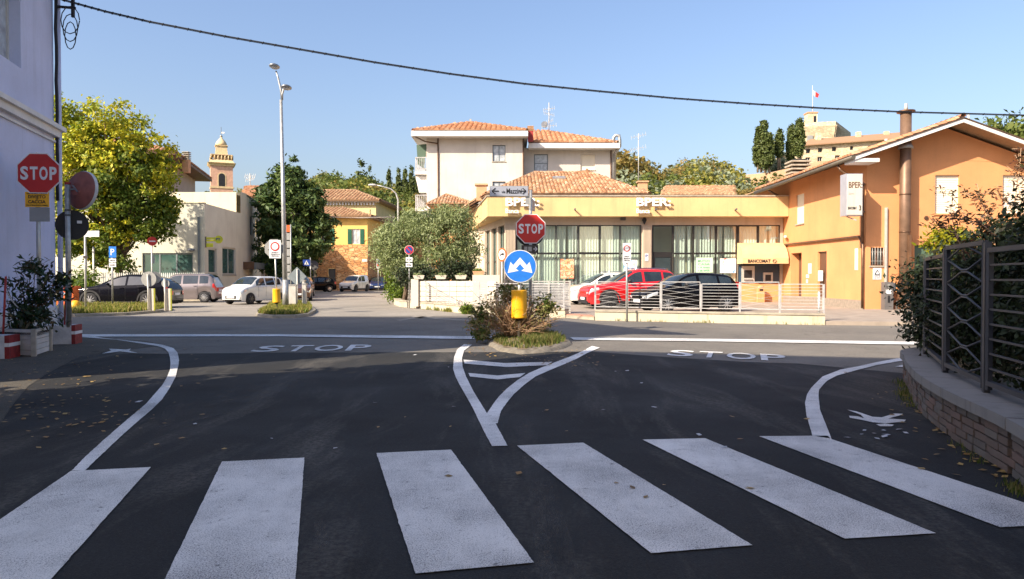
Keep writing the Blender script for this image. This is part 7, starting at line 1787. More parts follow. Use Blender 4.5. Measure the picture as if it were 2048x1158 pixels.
def on_wall(px): # point on the right hand low wall centreline, below picture column px
    for a, b in zip(KW, KW[1:]):
        a_, b_ = a+Vector((0, .13, 0)), b+Vector((0, .13, 0)); r = (px-1024)/F; den = (b_.x-a_.x)-r*(b_.y-a_.y)
        t = (r*a_.y-a_.x)/den
        if -.02 <= t <= 1.02: return a_.lerp(b_, t)
railing('railing', 'white metal railing with level and crossed bars on the low wall before the parked cars', [on_wall(x) for x in (1190, 1254, 1322, 1402, 1480, 1560, 1648)], .34, 1.20, [1, 0, 1, 0, 1, 0])
MB().cyl((9.15, 21.6, .35), (9.15, 21.6, .98), .035, n=8).build('banded_post', 'sign_white')['kind'] = 'structure'
for o in [bpy.data.objects['banded_post']]:
    del o['kind']; o.name = 'post'; tag(o, 'short white post tied to the right hand end of the white railing', 'post')
def on_lw(px):
    r = (px-1024)/F
    for a, b in zip(LWp, LWp[1:]):
        a_, b_ = a+Vector((0, .13, 0)), b+Vector((0, .13, 0)); den = (b_.x-a_.x)-r*(b_.y-a_.y)
        if abs(den) < 1e-6: continue
        t = (r*a_.y-a_.x)/den
        if 0 <= t <= 1: return a_.lerp(b_, t)
nd = [on_lw(x) for x in (1128, 1062, 1000, 959, 930, 899, 873, 852)]+[Vector((-4.5, 33.9, 0))]
railing('railing', 'grey railing with crossed bars on the curved wall beneath the olive trees', [p for p in nd if p is not None], .32, 1.18, [0, 0, 0, 1, 0, 1, 0, 1])
# white boarded garden wall behind the left railing
bwl = thing('boarded_wall', 'white concrete panel wall with grooved boards behind the curved railing', 'wall', (-4.3, 33.0, FZ))
P0, P1 = Vector((D(838, 600, 32.6).x, 32.6, FZ)), Vector((D(992, 600, 31.2).x, 31.2, FZ)); hb_ = D(900, 562, 32).z-FZ
for i in range(5):
    for s_, e_ in ((0, .5), (.5, 1)):
        a, b = P0.lerp(P1, s_), P0.lerp(P1, e_); d = (b-a).normalized(); n = d.cross(EZ)
        MB().plate([a+d*.01+EZ*(hb_*i/5+.01), b-d*.01+EZ*(hb_*i/5+.01), b-d*.01+EZ*(hb_*(i+1)/5-.01), a+d*.01+EZ*(hb_*(i+1)/5-.01)], n, .08).build('board', 'concrete_white', bwl)
MB().plate([P0-Vector((0, -.05, 0)), P1-Vector((0, -.05, 0)), P1-Vector((0, -.05, 0))+EZ*hb_, P0-Vector((0, -.05, 0))+EZ*hb_], (0, -1, 0), .05).build('backing', 'concrete_old', bwl)
a, b = D(945, 600, 31.4), D(985, 549, 31.0); MB().bb((a.x, 31.35, FZ), (b.x+.3, 31.7, D(960, 550, 31.2).z)).build('end_pier', 'concrete_white', bwl)
MB().bb((P0.x-.35, 32.5, FZ), (P0.x-.02, 32.9, FZ+hb_+.08)).build('pier', 'concrete_white', bwl)
for i, (px, py, lab) in enumerate(((838, 560, 'pale planter with white flowers on the wall pier, leftmost of four'), (882, 561, 'pale planter with white flowers second from the left on the boarded wall'), (922, 561, 'pale planter with white flowers third from the left on the boarded wall'), (957, 548, 'terracotta planter on the raised end of the boarded wall beside the bank'))):
    Y = 32.6-.35*i; q = D(px, py, Y); q.z = FZ+hb_+.085 if i < 3 else D(960, 550, 31.2).z; t = thing('planter', lab, 'planter', q, group='planters on the boarded wall')
    MB().add([(q.x-.2, Y-.12, q.z), (q.x+.2, Y-.12, q.z), (q.x+.2, Y+.12, q.z), (q.x-.2, Y+.12, q.z), (q.x-.26, Y-.15, q.z+.17), (q.x+.26, Y-.15, q.z+.17), (q.x+.26, Y+.15, q.z+.17), (q.x-.26, Y+.15, q.z+.17)], [(3, 2, 1, 0), (4, 5, 6, 7), (0, 1, 5, 4), (1, 2, 6, 5), (2, 3, 7, 6), (3, 0, 4, 7)]).build('pot', 'terracotta' if i == 3 else 'concrete_white', t)
    leafobj('flowers', leaves(90+i, [(q.x, Y, q.z+.2, .2, .1, .05)], 260, .04, 1.4, .08, 24, .8), 'leaf_olive' if i < 3 else 'leaf_ivy', t)
# slatted screen right of the island
ss = thing('slatted_screen', 'pale slatted metal gate screen left of the parked white car', 'screen', D(1063, 620, 27))
a, b = D(1063, 610, 26.5), D(1140, 610, 26.3); z1 = D(1100, 563, 26.4).z
mb = MB()
for i in range(17): z = FZ+.12+(z1-FZ-.14)*i/17; mb.box(((a.x+b.x)/2, 26.4, z), (b.x-a.x, .05, .028), rx=.5)
o = mb.build('slats', 'fence_white', ss); o['kind'] = 'stuff'
for x in (a.x, a.x*.55+b.x*.45, b.x): MB().bb((x-.03, 26.34, FZ), (x+.03, 26.46, z1+.03)).build('post', 'metal_pale', ss)
for z in (FZ+.06, z1): MB().bb((a.x+.031, 26.37, z-.02), (b.x-.031, 26.43, z+.02)).build('rail', 'metal_pale', ss)

# ================================================================== SIGNS
def pole(t, x, y, z0, z1, r=.03, mat='metal_galv', lean=0): MB().cyl((x, y, z0), (x+lean, y, z1), r, n=12).build('pole', mat, t)
def frame2(yaw):          # yaw: 0 faces the camera (-Y); positive turns towards +X
    U = Vector((math.cos(yaw), math.sin(yaw), 0)); return U, U.cross(EZ)
def disc(t, c, r, mats, yaw=0, name='disc', th=.012):
    U, N = frame2(yaw); d = 0
    for i, (rr, m) in enumerate(mats):
        mb = MB(); c2 = c+N*d; mb.cyl(c2-N*(th if i == 0 else .0005), c2+N*.003, rr*r, n=36, smooth=False); mb.build(name if i == 0 else name+'_ring', m, t); d += .0045
    return U, N, d
def board(t, c, w_, h_, mat, yaw=0, name='board', th=.01, off=0):
    U, N = frame2(yaw); p = c+N*off
    return MB().plate([p-U*w_/2-EZ*h_/2, p+U*w_/2-EZ*h_/2, p+U*w_/2+EZ*h_/2, p-U*w_/2+EZ*h_/2], N, th).build(name, mat, t)
def words(t, lines, c, w_, h_, mat, yaw=0, off=.004, bold=.01, name='lettering'):
    """lines: (text, cx, cy, width, height) relative to the board centre"""
    U, N = frame2(yaw); mb = MB()
    for s, x, y, ww, hh in lines: text_mb(mb, s, c+U*(x-ww/2)+EZ*(y-hh/2)+N*off, U, EZ, ww, hh, .003, bold)
    return mb.build(name, mat, t)
def octagon(t, c, R_, yaw=0, tilt=0, red='sign_red'):
    U, N = frame2(yaw); k = math.pi/8
    def oc(r, d): return [c+N*d+(U*math.cos(k+i*2*k)+EZ*math.sin(k+i*2*k))*r for i in range(8)]
    MB().plate(oc(R_, 0), N, .012).build('sign_plate', 'sign_white', t); MB().plate(oc(R_*.945, .004), N, .003).build('red_face', red, t)
    words(t, [('S', -R_*.60, 0, R_*.34, R_*.62), ('T', -R_*.19, 0, R_*.33, R_*.60), ('O', R_*.22, 0, R_*.36, R_*.62), ('P', R_*.63, 0, R_*.31, R_*.60)], c, 1, 1, 'sign_white', yaw, .006, .035)
# island: blue keep-either-side sign
q = G(1038, 687); t = thing('divider_sign', 'round blue sign with a white double arrow above a yellow drum on the island', 'sign', (q.x, q.y, .1))
c = D(1040, 532.5, q.y); pole(t, q.x, q.y+.03, .08, c.z+.25, .033, 'metal_galv', .015)
c = Vector((c.x, q.y-.06, c.z)); U, N, d = disc(t, c, .345, [(1, 'sign_white'), (.955, 'sign_blue')])
s = .345/32.5
def pp(x, y): return c+U*((x-1040)*s)+EZ*((532.5-y)*s)+N*.010
mb = MB()
for sg in (1, -1):
    def q2(x, y): return pp(1040+sg*x, y)
    f = lambda *p: mb.plate([q2(*a) for a in (p if sg > 0 else p[::-1])][::-1], N, .003)
    f((0, 515), (0, 528), (8.5, 537.5), (13.5, 530.5)); f((8.5, 537.5), (13.5, 530.5), (19, 524), (24.5, 546), (2.5, 541.5))
mb.build('arrow', 'sign_white', t)
drum = thing('yellow_drum', 'yellow reflective drum fixed round the pole of the blue arrow sign', 'bollard', (q.x, q.y, .5))
z0, z1 = D(1040, 636, q.y).z, D(1040, 580, q.y).z; MB().lathe((q.x, q.y, z0), [(.165, 0), (.168, .02), (.165, .04), (.165, z1-z0-.03), (.168, z1-z0-.01), (.16, z1-z0)], 28).build('shell', 'sign_yellow', drum); MB().lathe((q.x, q.y, z0-.06), [(.04, 0), (.09, .03), (.10, .058)], 16).build('collar', 'sign_black', drum)
# stop sign + street name behind the bush
Ys = 17.2; x = GX(1061, Ys); t = thing('stop_sign', 'red octagonal stop sign on the central pole, above the blue round sign', 'sign', (x, Ys, .0))
pole(t, x, Ys, 0, D(1061, 380, Ys).z, .038)
c = D(1061.5, 457.5, Ys-.06); octagon(t, c, .375)
disc(t, D(1060, 464, Ys+.05), .345, [(1, 'sign_black')], name='rear_sign_back')
t = thing('street_name_sign', 'white via Mazzini street name board with arrows at both ends', 'sign', D(1020, 382, Ys-.05)); c = D(1018, 382.2, Ys-.06); wd = 77/F*Ys; ht = 21/F*Ys
board(t, c, wd, ht, 'sign_grey_back', .0, 'frame', .03); board(t, c, wd-.025, ht-.025, 'sign_silver', 0, 'face', .004, .005)
words(t, [('via', -.13, -.02, .09, .06), ('Mazzini', .12, .0, .36, .125)], c, 1, 1, 'sign_black', 0, .007, .02)
mb = MB()
for sg in (-1, 1):
    e = c+Vector((sg*.40, -.014, 0)); mb.beam(e-Vector((sg*.16, 0, 0)), e, .008, .022)
    for k in (1, -1): mb.beam(e, e+Vector((-sg*.08, 0, k*.07)), .008, .022)
mb.build('arrow', 'sign_black', t); MB().bb((x-.12, Ys-.03, c.z-.1), (x+.03, Ys+.03, c.z-.3)).build('clamp', 'metal_galv', t)
t = thing('street_name_sign', 'street name board seen edge-on beside the via Mazzini board', 'sign', D(1063, 395, Ys)); c = D(1063, 397, Ys); MB().plate([c+Vector((-.02, -.05, -.27)), c+Vector((.10, .6, -.25)), c+Vector((.10, .6, .0)), c+Vector((-.02, -.05, .03))], (1, -.2, 0), .03).build('board', 'sign_grey_back', t)
t = thing('direction_sign', 'small dark brown arrow sign with two pictograms under the stop sign', 'sign', D(1060, 497, Ys)); c = D(1060, 498, Ys-.06)
board(t, c, .40, .185, 'sign_brown'); board(t, c-EX*.10, .075, .11, 'sign_grey_back', 0, 'pictogram', .003, .004); board(t, c+EX*0, .085, .11, 'sign_grey_back', 0, 'pictogram', .003, .004)
mb = MB(); e = c+Vector((.17, -.008, 0)); mb.beam(e-EX*.09, e, .006, .018)
for k in (1, -1): mb.beam(e, e+Vector((-.05, 0, k*.05)), .006, .018)
mb.build('arrow', 'sign_white', t)
def rsign(name, label, px, pybase, py, Y, r, mats, panel_=None, yaw=0, back=False, top=None, ptxt=None, group=None, pmat='metal_galv', z0=0, pr=.028):
    x = GX(px, Y); t = thing(name, label, 'sign', (x, Y, z0), group=group); pole(t, x, Y, z0, D(px, py-8 if top is None else top, Y).z, pr, pmat)
    c = D(px, py, Y); c.y = Y-.05; disc(t, c, r, mats, yaw)
    if panel_:
        py2, w_, h_ = panel_; c2 = D(px, py2, Y); c2.y = Y-.05; board(t, c2, w_, h_, 'sign_white', yaw)
        if ptxt: words(t, ptxt, c2, 1, 1, 'sign_black', yaw)
    return t, c
t, c = rsign('no_parking_sign', 'round no parking sign with two small panels at the left corner of the boarded wall', 818.5, 603, 500, 33, .21, [(1, 'sign_white'), (.95, 'sign_red'), (.72, 'sign_darkblue')], (519, .30, .20), ptxt=[('0-24', 0, 0, .2, .1)])
mb = MB(); mb.beam(c+Vector((-.11, -.017, .11)), c+Vector((.11, -.017, -.11)), .004, .05, up=(0, 1, 0)); mb.beam(c+Vector((-.11, -.017, .11)), c+Vector((.11, -.017, -.11)), .05, .005, up=(0, 1, 0)); mb.build('slash', 'sign_red', t)
c2 = D(818.5, 530, 33); c2.y = 32.95; board(t, c2, .30, .18, 'sign_white', 0, 'lower_panel'); words(t, [('ZONA', 0, 0, .2, .08)], c2, 1, 1, 'sign_black')
t, c = rsign('no_lorries_sign', 'round orange rimmed no lorries sign left of the blue arrow sign', 1004, 640, 509.5, 26.5, .245, [(1, 'sign_orange_rim'), (.76, 'sign_white')], yaw=-.85, pmat='metal_pale')
U, N = frame2(-.85); mb = MB(); p = c+N*.012
mb.plate([p+U*-.02+EZ*-.02, p+U*.12+EZ*-.02, p+U*.12+EZ*.06, p+U*-.02+EZ*.06], N, .003); mb.plate([p+U*-.10+EZ*-.03, p+U*-.03+EZ*-.03, p+U*-.03+EZ*.03, p+U*-.08+EZ*.03], N, .003)
for a_ in (-.07, .08): mb.cyl(p+U*a_-EZ*.035-N*.001, p+U*a_-EZ*.035+N*.001, .018, n=10)
mb.build('lorry_symbol', 'sign_black', t)
for (px, Y, w_, h_, pc, label, zb0, yc, rr) in ((1253, 22.9, .26, .62, 506, 'white sign with a red ring and small print before the parked red SUV', 0, 497, .10), (551, 27.5, .66, .84, 498.5, 'white sign with a red ring and small print on the lamp post island', .1, 493, .17)):
    x = GX(px, Y); t = thing('restricted_zone_sign', label, 'sign', (x, Y, zb0), group='white signs with a red ring'); pole(t, x+(.02 if px > 1000 else .06), Y, zb0, D(px, pc-12, Y).z, .03, lean=-.02 if px > 1000 else -.08); c = D(px, pc, Y); c.y = Y-.06
    if px < 1000: w_, h_ = 23/F*Y, 36/F*Y
    board(t, c, w_, h_, 'sign_white'); c2 = D(px, yc, Y); c2.y = Y-.065; disc(t, c2, rr, [(1, 'sign_red'), (.72, 'sign_white')])
    words(t, [('DIVIETO', 0, -h_*.18, w_*.6, h_*.06), ('TRANSITO AI', 0, -h_*.28, w_*.8, h_*.07), ('VEICOLI', 0, -h_*.38, w_*.7, h_*.07)], c, 1, 1, 'sign_black')
x = GX(549, 27.7); t = thing('stop_sign', 'octagonal sign seen from behind on the lamp post island', 'sign', (x, 27.7, .1)); c = D(548, 497, 27.6); k = math.pi/8
MB().plate([c+(EX*math.cos(k+i*2*k)+EZ*math.sin(k+i*2*k))*.38 for i in range(8)], (0, -1, 0), .012).build('sign_back', 'sign_grey_back', t)
MB().bb((c.x-.25, 27.55, c.z-.02), (c.x+.25, 27.58, c.z+.02)).build('brace', 'metal_galv', t)
q = D(553.5, 605, 27.5); drum = thing('yellow_drum', 'yellow reflective drum at the foot of the red ring sign, left of the lamp post', 'bollard', (q.x, 27.5, q.z)); h_ = D(553, 577.5, 27.5).z-q.z
MB().lathe((q.x, 27.48, q.z), [(.145, 0), (.15, .02), (.145, .04), (.145, h_-.03), (.15, h_-.01), (.14, h_)], 24).build('shell', 'sign_yellow', drum); MB().lathe((q.x, 27.48, q.z-.05), [(.05, 0), (.09, .048)], 12).build('collar', 'sign_black', drum)
# tall lamp post
Yl = 30.0; x = GX(571, Yl); x2 = GX(564, Yl); lp = thing('street_lamp', 'very tall galvanised lamp post with two heads beside the small grass island', 'street lamp', (x, Yl, .1))
zt_ = D(564, 200, Yl).z; mb = MB(); mb.tube([(x, Yl, .1), ((x+x2)/2, Yl, zt_*.5), (x2, Yl, zt_)], .105, 14, .06); mb.build('pole', 'metal_galv', lp)
MB().cyl((x, Yl, .1), (x, Yl, 1.3), .13, .12, 14).build('base_sleeve', 'metal_galv', lp)
for pts_, hx_, hy_, r_ in (([(564, 200), (562, 180), (556, 155), (552, 142)], 549, 131, -.22), ([(564, 200), (564.5, 188), (567, 179), (570, 176)], 573, 173, .1)):
    P = [D(a, b, Yl) for a, b in pts_]; MB().tube(P, .05, 8, .035).build('arm', 'metal_galv', lp)
    c = D(hx_, hy_, Yl-.1); mb = MB(); mb.lathe(c-EZ*.04, [(.08, -.06), (.20, -.03), (.215, .02), (.16, .07), (.06, .10)], 16, sc=(.95, 1.5)); hd_ = mb.build('lamp_head', 'metal_grey', lp); MB().lathe(c-EZ*.13, [(.05, 0), (.15, .02), (.16, .04)], 14, sc=(.9, 1.4)).build('lens', 'white_plastic', hd_)
# information totem behind it
Yt_ = 33; t = thing('information_board', 'tall narrow board sign seen obliquely behind the lamp post', 'sign', (GX(580, Yt_), Yt_, 0)); c0, c1 = D(573, 600, Yt_), D(582, 600, Yt_)
for i in range(7):
    z0, z1 = D(576, 608-i*4-120+i*-1, Yt_).z, 0
za, zb_ = D(576, 560, Yt_).z, D(576, 449, Yt_).z
for xx in (c0.x, c1.x): MB().cyl((xx, Yt_, 0), (xx, Yt_, zb_), .03, n=8).build('post', 'metal_galv', t)
for i in range(7): z = za+(zb_-za)*(i+.5)/7; MB().bb((c0.x+.035, Yt_-.03, z-.16), (c1.x-.035, Yt_, z+.15)).build('panel', 'sign_orange_rim' if i in (6,) else 'sign_grey_back', t)
t = thing('traffic_sign', 'square traffic sign seen from behind in front of the bronze car', 'sign', (GX(596, 32), 32, 0)); x = GX(594.5, 32); pole(t, x, 32, 0, D(594, 538, 32).z, .03, 'metal_pale'); c = D(594, 553, 32.05); MB().plate([c+Vector((-.42, 0, 0)), c+Vector((0, 0, -.42)), c+Vector((.42, 0, 0)), c+Vector((0, 0, .42))], (0, -1, 0), .02).build('sign_back', 'window_grey', t)
for i, (px, w_, h_) in enumerate(((583, .30, .75), (603, .14, .8), (597, .1, .95))):
    q = D(px, 612, 31); t = thing('utility_cabinet', ('grey utility cabinet behind the lamp post', 'slim pale marker post right of the utility cabinet', 'narrow pale post between cabinet and marker')[i], 'cabinet' if i == 0 else 'post', (q.x, 31.2+i*.3, 0)); MB().bb((q.x-w_/2, 31.1+i*.3, 0), (q.x+w_/2, 31.3+i*.3, h_+.3)).build('body', 'metal_pale', t); MB().bb((q.x-w_/2-.02, 31.08+i*.3, h_+.3), (q.x+w_/2+.02, 31.32+i*.3, h_+.35)).build('cap', 'metal_galv', t)
# curved street lamp before the apartment block
Yq = 70; x = GX(795, Yq); t = thing('street_lamp', 'grey street lamp with a long curved arm above the ochre house', 'street lamp', (x, Yq, 0))
mb = MB(); mb.tube([(x, Yq, 0), D(796, 430, Yq), D(796, 400, Yq), D(792, 387, Yq), D(782, 378, Yq), D(765, 373, Yq), D(752, 370, Yq)], .10, 8, .05); mb.build('pole', 'metal_galv', t)
c = D(745, 370, Yq); mb = MB(); mb.ball(c, .45, 12, 6, (1.0, .5, .28)); mb.build('lamp_head', 'metal_pale', t)
# crossing and parking signs in the far street
Yz = 60; x = GX(621, Yz); t = thing('crossing_sign', 'small blue pedestrian crossing sign before the stone house', 'sign', (x, Yz, 0)); pole(t, x, Yz, 0, D(620, 515, Yz).z, .04); c = D(613, 525.5, Yz-.06); board(t, c, .6, .52, 'sign_darkblue'); p = c+Vector((0, -.012, 0)); MB().plate([p+Vector((-.2, 0, -.16)), p+Vector((.2, 0, -.16)), p+Vector((0, 0, .19))], (0, -1, 0), .004).build('triangle', 'sign_white', t); mb = MB(); mb.beam(p+Vector((-.06, -.008, -.14)), p+Vector((.0, -.008, .02)), .01, .04); mb.beam(p+Vector((.06, -.008, -.14)), p+Vector((.0, -.008, .02)), .01, .04); mb.cyl(p+Vector((0, -.008, .06)), p+Vector((0, -.012, .06)), .035, n=8); mb.build('walker', 'sign_black', t)
t = thing('traffic_mirror', 'dark round sign back beside the blue crossing sign', 'sign', (GX(627, Yz+1), Yz+1, 0)); pole(t, GX(628, Yz+1), Yz+1, 0, D(627, 522, Yz+1).z, .04, 'pole_dark'); disc(t, D(627, 531, Yz+.9), .42, [(1, 'pole_dark')])
Yz = 72; x = GX(756.5, Yz); t = thing('parking_sign', 'tall white and blue parking sign behind the dark blue car', 'sign', (x, Yz, 0)); pole(t, x, Yz, 0, D(756, 520, Yz).z, .04); c = D(756.5, 527, Yz-.06); board(t, c, .34, .95, 'sign_white'); board(t, c+EZ*.25, .28, .3, 'sign_darkblue', 0, 'blue_panel', .004, .006); words(t, [('P', 0, .25, .12, .2)], c, 1, 1, 'sign_white', 0, .012); disc(t, c-EZ*.15+Vector((0, -.012, 0)), .13, [(1, 'sign_red')])
# overhead wires in the far street
mb = MB(); mb.tube([D(493, 427, 62), D(560, 431, 62), D(640, 434, 63), D(720, 436, 64), D(790, 434, 66)], .03, 5); mb.tube([D(540, 421, 60), D(620, 431, 62), D(700, 436, 64), D(790, 433, 66)], .025, 5); tag(mb.build('overhead_wires', 'metal_pale', base=D(493, 427, 62)), 'pale overhead wires crossing in front of the dark conifer', 'cable')

# ---- left group
Yp = 14.6; x = GX(78, Yp); t = thing('stop_sign', 'red octagonal stop sign against the lilac house wall', 'sign', (x, Yp, 0)); pole(t, x, Yp, 0, D(78, 320, Yp).z, .04); c = D(77, 346.5, Yp-.07); octagon(t, c, 43.5/F*Yp, .12)
t = thing('hunting_ban_sign', 'yellow DIVIETO DI CACCIA notice below the left stop sign', 'sign', D(74, 399, Yp)); c = D(74, 399, Yp-.07); board(t, c, 45/F*Yp, 30/F*Yp, 'sign_yellow', .1); words(t, [('REGIONE EMILIA ROMAGNA', 0, .115, .38, .022), ('DIVIETO', 0, .055, .33, .062), ('DI', 0, .008, .04, .022), ('CACCIA', 0, -.045, .33, .065), ('Zona di Ripopolamento e Cattura', 0, -.115, .40, .03)], c, 1, 1, 'sign_black', .1, .004, .02)
t = thing('blank_sign', 'blank grey plate below the yellow hunting notice', 'sign', D(79, 429, Yp)); board(t, D(79, 429, Yp-.05), 38/F*Yp, 28/F*Yp, 'sign_grey_back', .1, 'plate')
Ym = 15.2; x = GX(137, Ym); t = thing('traffic_mirror', 'red brown back of a round traffic mirror on the grey pole at the house corner', 'mirror', (x, Ym, .4)); pole(t, x, Ym, .36, D(135, 367, Ym).z, .052, 'metal_galv'); MB().cyl((x, Ym, D(135, 369, Ym).z), (x, Ym, D(135, 364.5, Ym).z), .055, n=12).build('pole_cap', 'red_paint', t)
for py in (420, 593, 430): MB().cyl((x, Ym, D(135, py, Ym).z-.015), (x, Ym, D(135, py, Ym).z+.015), .06, n=12).build('clamp', 'pole_dark', t)
c = D(162, 380, Ym+.1); ax_ = Vector((-.34, -.93, .10)).normalized(); mb = MB()
e1 = ax_.cross(EZ).normalized(); e2 = e1.cross(ax_)
def dish(prof, n=32):
    b = len(mb.v)
    for r_, h_ in prof:
        for j in range(n): a_ = 2*math.pi*j/n; mb.v.append(tuple(c+e1*math.cos(a_)*r_+e2*math.sin(a_)*r_+ax_*h_))
    for i in range(len(prof)-1):
        for j in range(n): mb.f.append((b+i*n+j, b+i*n+(j+1) % n, b+(i+1)*n+(j+1) % n, b+(i+1)*n+j)); mb.sm.append(True)
    mb.f.append(tuple(b+(len(prof)-1)*n+j for j in range(n))); mb.sm.append(False)
dish([(.40, -.06), (.40, .0), (.385, .03), (.30, .045), (.28, .07), (.15, .085), (.13, .12)]); mb.build('mirror_back', 'mirror_back', t)
mb = MB(); dish([(.41, -.07), (.412, -.02), (.402, .0)]); mb.f = mb.f[:-1]; mb.sm = mb.sm[:-1]; mb.build('rim', 'white_plastic', t)
mb = MB(); mb.beam(Vector((x, Ym, c.z)), c+ax_*.1, .03, .03); mb.beam(c+ax_*.13-e1*.07-e2*.07, c+ax_*.13+e1*.07+e2*.07, .04, .02); mb.build('mount', 'metal_grey', t)
t = thing('round_sign', 'black back of a round sign on the grey corner pole, below the mirror', 'sign', D(143, 450, Ym+.1)); c = D(144, 450, Ym+.12); disc(t, c, .315, [(1, 'sign_black')], .35); board(t, c+Vector((.17, -.02, .06)), .09, .06, 'sign_white', .35, 'sticker', .003)
# concrete blocks, chains, planter
def block(label, cx_, cy_, rz, L_=.85, D__=.42, Hh=.40):
    t = thing('concrete_block', label, 'barrier', (cx_, cy_, 0), rz, 'painted concrete blocks by the lilac house', local=True)
    MB().box((-.035, 0, Hh/2), (L_-.07, D__, Hh)).build('body', 'concrete_block', t); MB().bb((L_/2-.07, -D__/2, 0), (L_/2, D__/2, Hh)).build('red_end', 'red_band', t); MB().bb((L_/2-.069, -D__/2-.004, Hh*.52), (L_/2+.004, D__/2+.004, Hh*.68)).build('white_band', 'sign_white', t)
    mb = MB(); k = 14
    for i in range(k): a0, a1 = 2*math.pi*i/k, 2*math.pi*(i+1)/k; mb.beam((-.12+math.cos(a0)*.08, -D__/2-.002, Hh*.6+math.sin(a0)*.08), (-.12+math.cos(a1)*.08, -D__/2-.002, Hh*.6+math.sin(a1)*.08), .01, .012)
    mb.build('moulded_ring', 'kerb_stone', t); return t
block('white concrete block with a red end under the grey corner pole', GX(118, 15.2)-.13, 15.3, R(13))
block('white concrete block with a red end at the left edge of the picture', GX(0, 12.6)-.20, 12.55, R(12))
for px, Y, lab, ztp in ((5, 12.8, 'slender red post on the leftmost concrete block', 1.42), (128, 15.3, 'slender red post leaning beside the grey corner pole', 1.45)):
    x = GX(px, Y); tag(MB().cyl((x, Y, .38), (x+.06, Y, ztp), .018, n=8).build('chain_post', 'red_paint', base=(x, Y, .38)), lab, 'post', 'red chain posts by the lilac house')
mb = MB(); a, b = Vector((GX(8, 12.8), 12.8, 1.25)), Vector((GX(45, 13.2), 13.3, .8)); b2 = Vector((GX(128, 15.3), 15.3, 1.1))
for P0, P1, sag in ((a, b, .12), (b, b2, .35)):
    n = 26
    for i in range(n):
        u_, v_ = i/n, (i+.8)/n; f = lambda t_: P0.lerp(P1, t_)-EZ*sag*4*t_*(1-t_); mb.beam(f(u_), f(v_), .022 if i % 2 else .01, .01 if i % 2 else .022)
tag(mb.build('chain', 'white_plastic', base=a), 'red and white plastic chain hanging behind the potted shrub', 'chain')
pl = thing('planter_box', 'white boarded planter box with a dark shrub in front of the lilac house', 'planter', G(68, 713)); c0 = G(68, 713); cr = G(107, 699.5); cl_ = Vector((c0.x-.95, c0.y+.30, 0)); dR = (cr-c0).normalized(); LR = 1.02; cr = c0+dR*LR; bk = cl_+dR*LR; HB = .47
c0, cr, bk, cl_ = [Vector((p.x, p.y, .003)) for p in (c0, cr, bk, cl_)]
for a, b in ((c0, cr), (cl_, c0), (bk, cl_), (cr, bk)):
    d = (b-a).normalized(); n = Vector((d.y, -d.x, 0)); 
    for i in range(5): z = .012+i*HB/5; MB().plate([a+d*.045+EZ*z, b-d*.045+EZ*z, b-d*.045+EZ*(z+HB/5-.008), a+d*.045+EZ*(z+HB/5-.008)], n, .022).build('plank', 'plank_white', pl)
for p in (c0, cr, bk, cl_): MB().box((p.x, p.y, HB/2+.01), (.075, .075, HB+.02), rz=math.atan2(dR.y, dR.x)).build('corner_post', 'metal_galv', pl)
MB().prism([(p.x, p.y) for p in (c0, cr, bk, cl_)], HB-.12, HB-.05).build('soil', 'soil', pl)
cc = (c0+cr+bk+cl_)/4; ps = thing('potted_shrub', 'dark glossy leaved shrub growing in the white planter box', 'shrub', (cc.x, cc.y, HB-.05)); mb = MB(); g_ = random.Random(21); bls = []
for px, py, r_ in ((42, 560, .16), (70, 540, .18), (95, 560, .16), (25, 575, .14), (60, 590, .22), (85, 600, .2), (110, 580, .14), (45, 620, .2), (78, 630, .22), (100, 640, .16), (58, 645, .22), (118, 555, .12), (8, 562, .1), (60, 530, .12), (30, 600, .12), (36, 650, .16), (122, 575, .1), (100, 545, .1)):
    q = D(px, py, cc.y+g_.uniform(-.3, .3)); bls.append((q.x, q.y, q.z, r_*1.1, r_, r_*1.0)); s0 = Vector((cc.x+g_.uniform(-.2, .2), cc.y+g_.uniform(-.15, .15), HB-.06)); mb.tube([s0, s0.lerp(q, .5)+Vector((g_.uniform(-.05, .05), 0, .06)), q], .012, 5, .005)
mb.build('stems', 'bark', ps); leafobj('foliage', leaves(95, bls, 1350, .048, 3.0, .14, 90, .8, hang=.3), 'leaf_potted', ps)
# signs on the left verge
Yv = 27.5
x = GX(171, Yv); t = thing('street_name_sign', 'blank pale street name board on a white post in the left verge', 'sign', (x, Yv, .1)); pole(t, x, Yv, .1, D(171, 460, Yv).z, .035, 'metal_pale'); c = D(184, 467.5, Yv-.05); board(t, c, 28/F*Yv, 12/F*Yv, 'sign_white', 0, 'board', .03); board(t, D(171, 514, Yv-.05), .18, .09, 'sign_brown', 0, 'small_plate')
x = GX(225, 31); t = thing('parking_sign', 'blue P parking sign with two white panels under the autumn tree', 'sign', (x, 31, .1)); pole(t, x, 31, .1, D(225, 495, 31).z, .035, 'metal_galv'); c = D(225, 504, 30.95); board(t, c, 14.5/F*31, 22/F*31, 'sign_blue'); words(t, [('P', 0, 0, .16, .27)], c, 1, 1, 'sign_white')
for py, s_ in ((520, 'ORE 8-20'), (529, '60 MIN')): c = D(225, py+1, 30.95); board(t, c, 14/F*31, 7.5/F*31, 'sign_white', 0, 'panel'); words(t, [(s_, 0, 0, .2, .06)], c, 1, 1, 'sign_black')
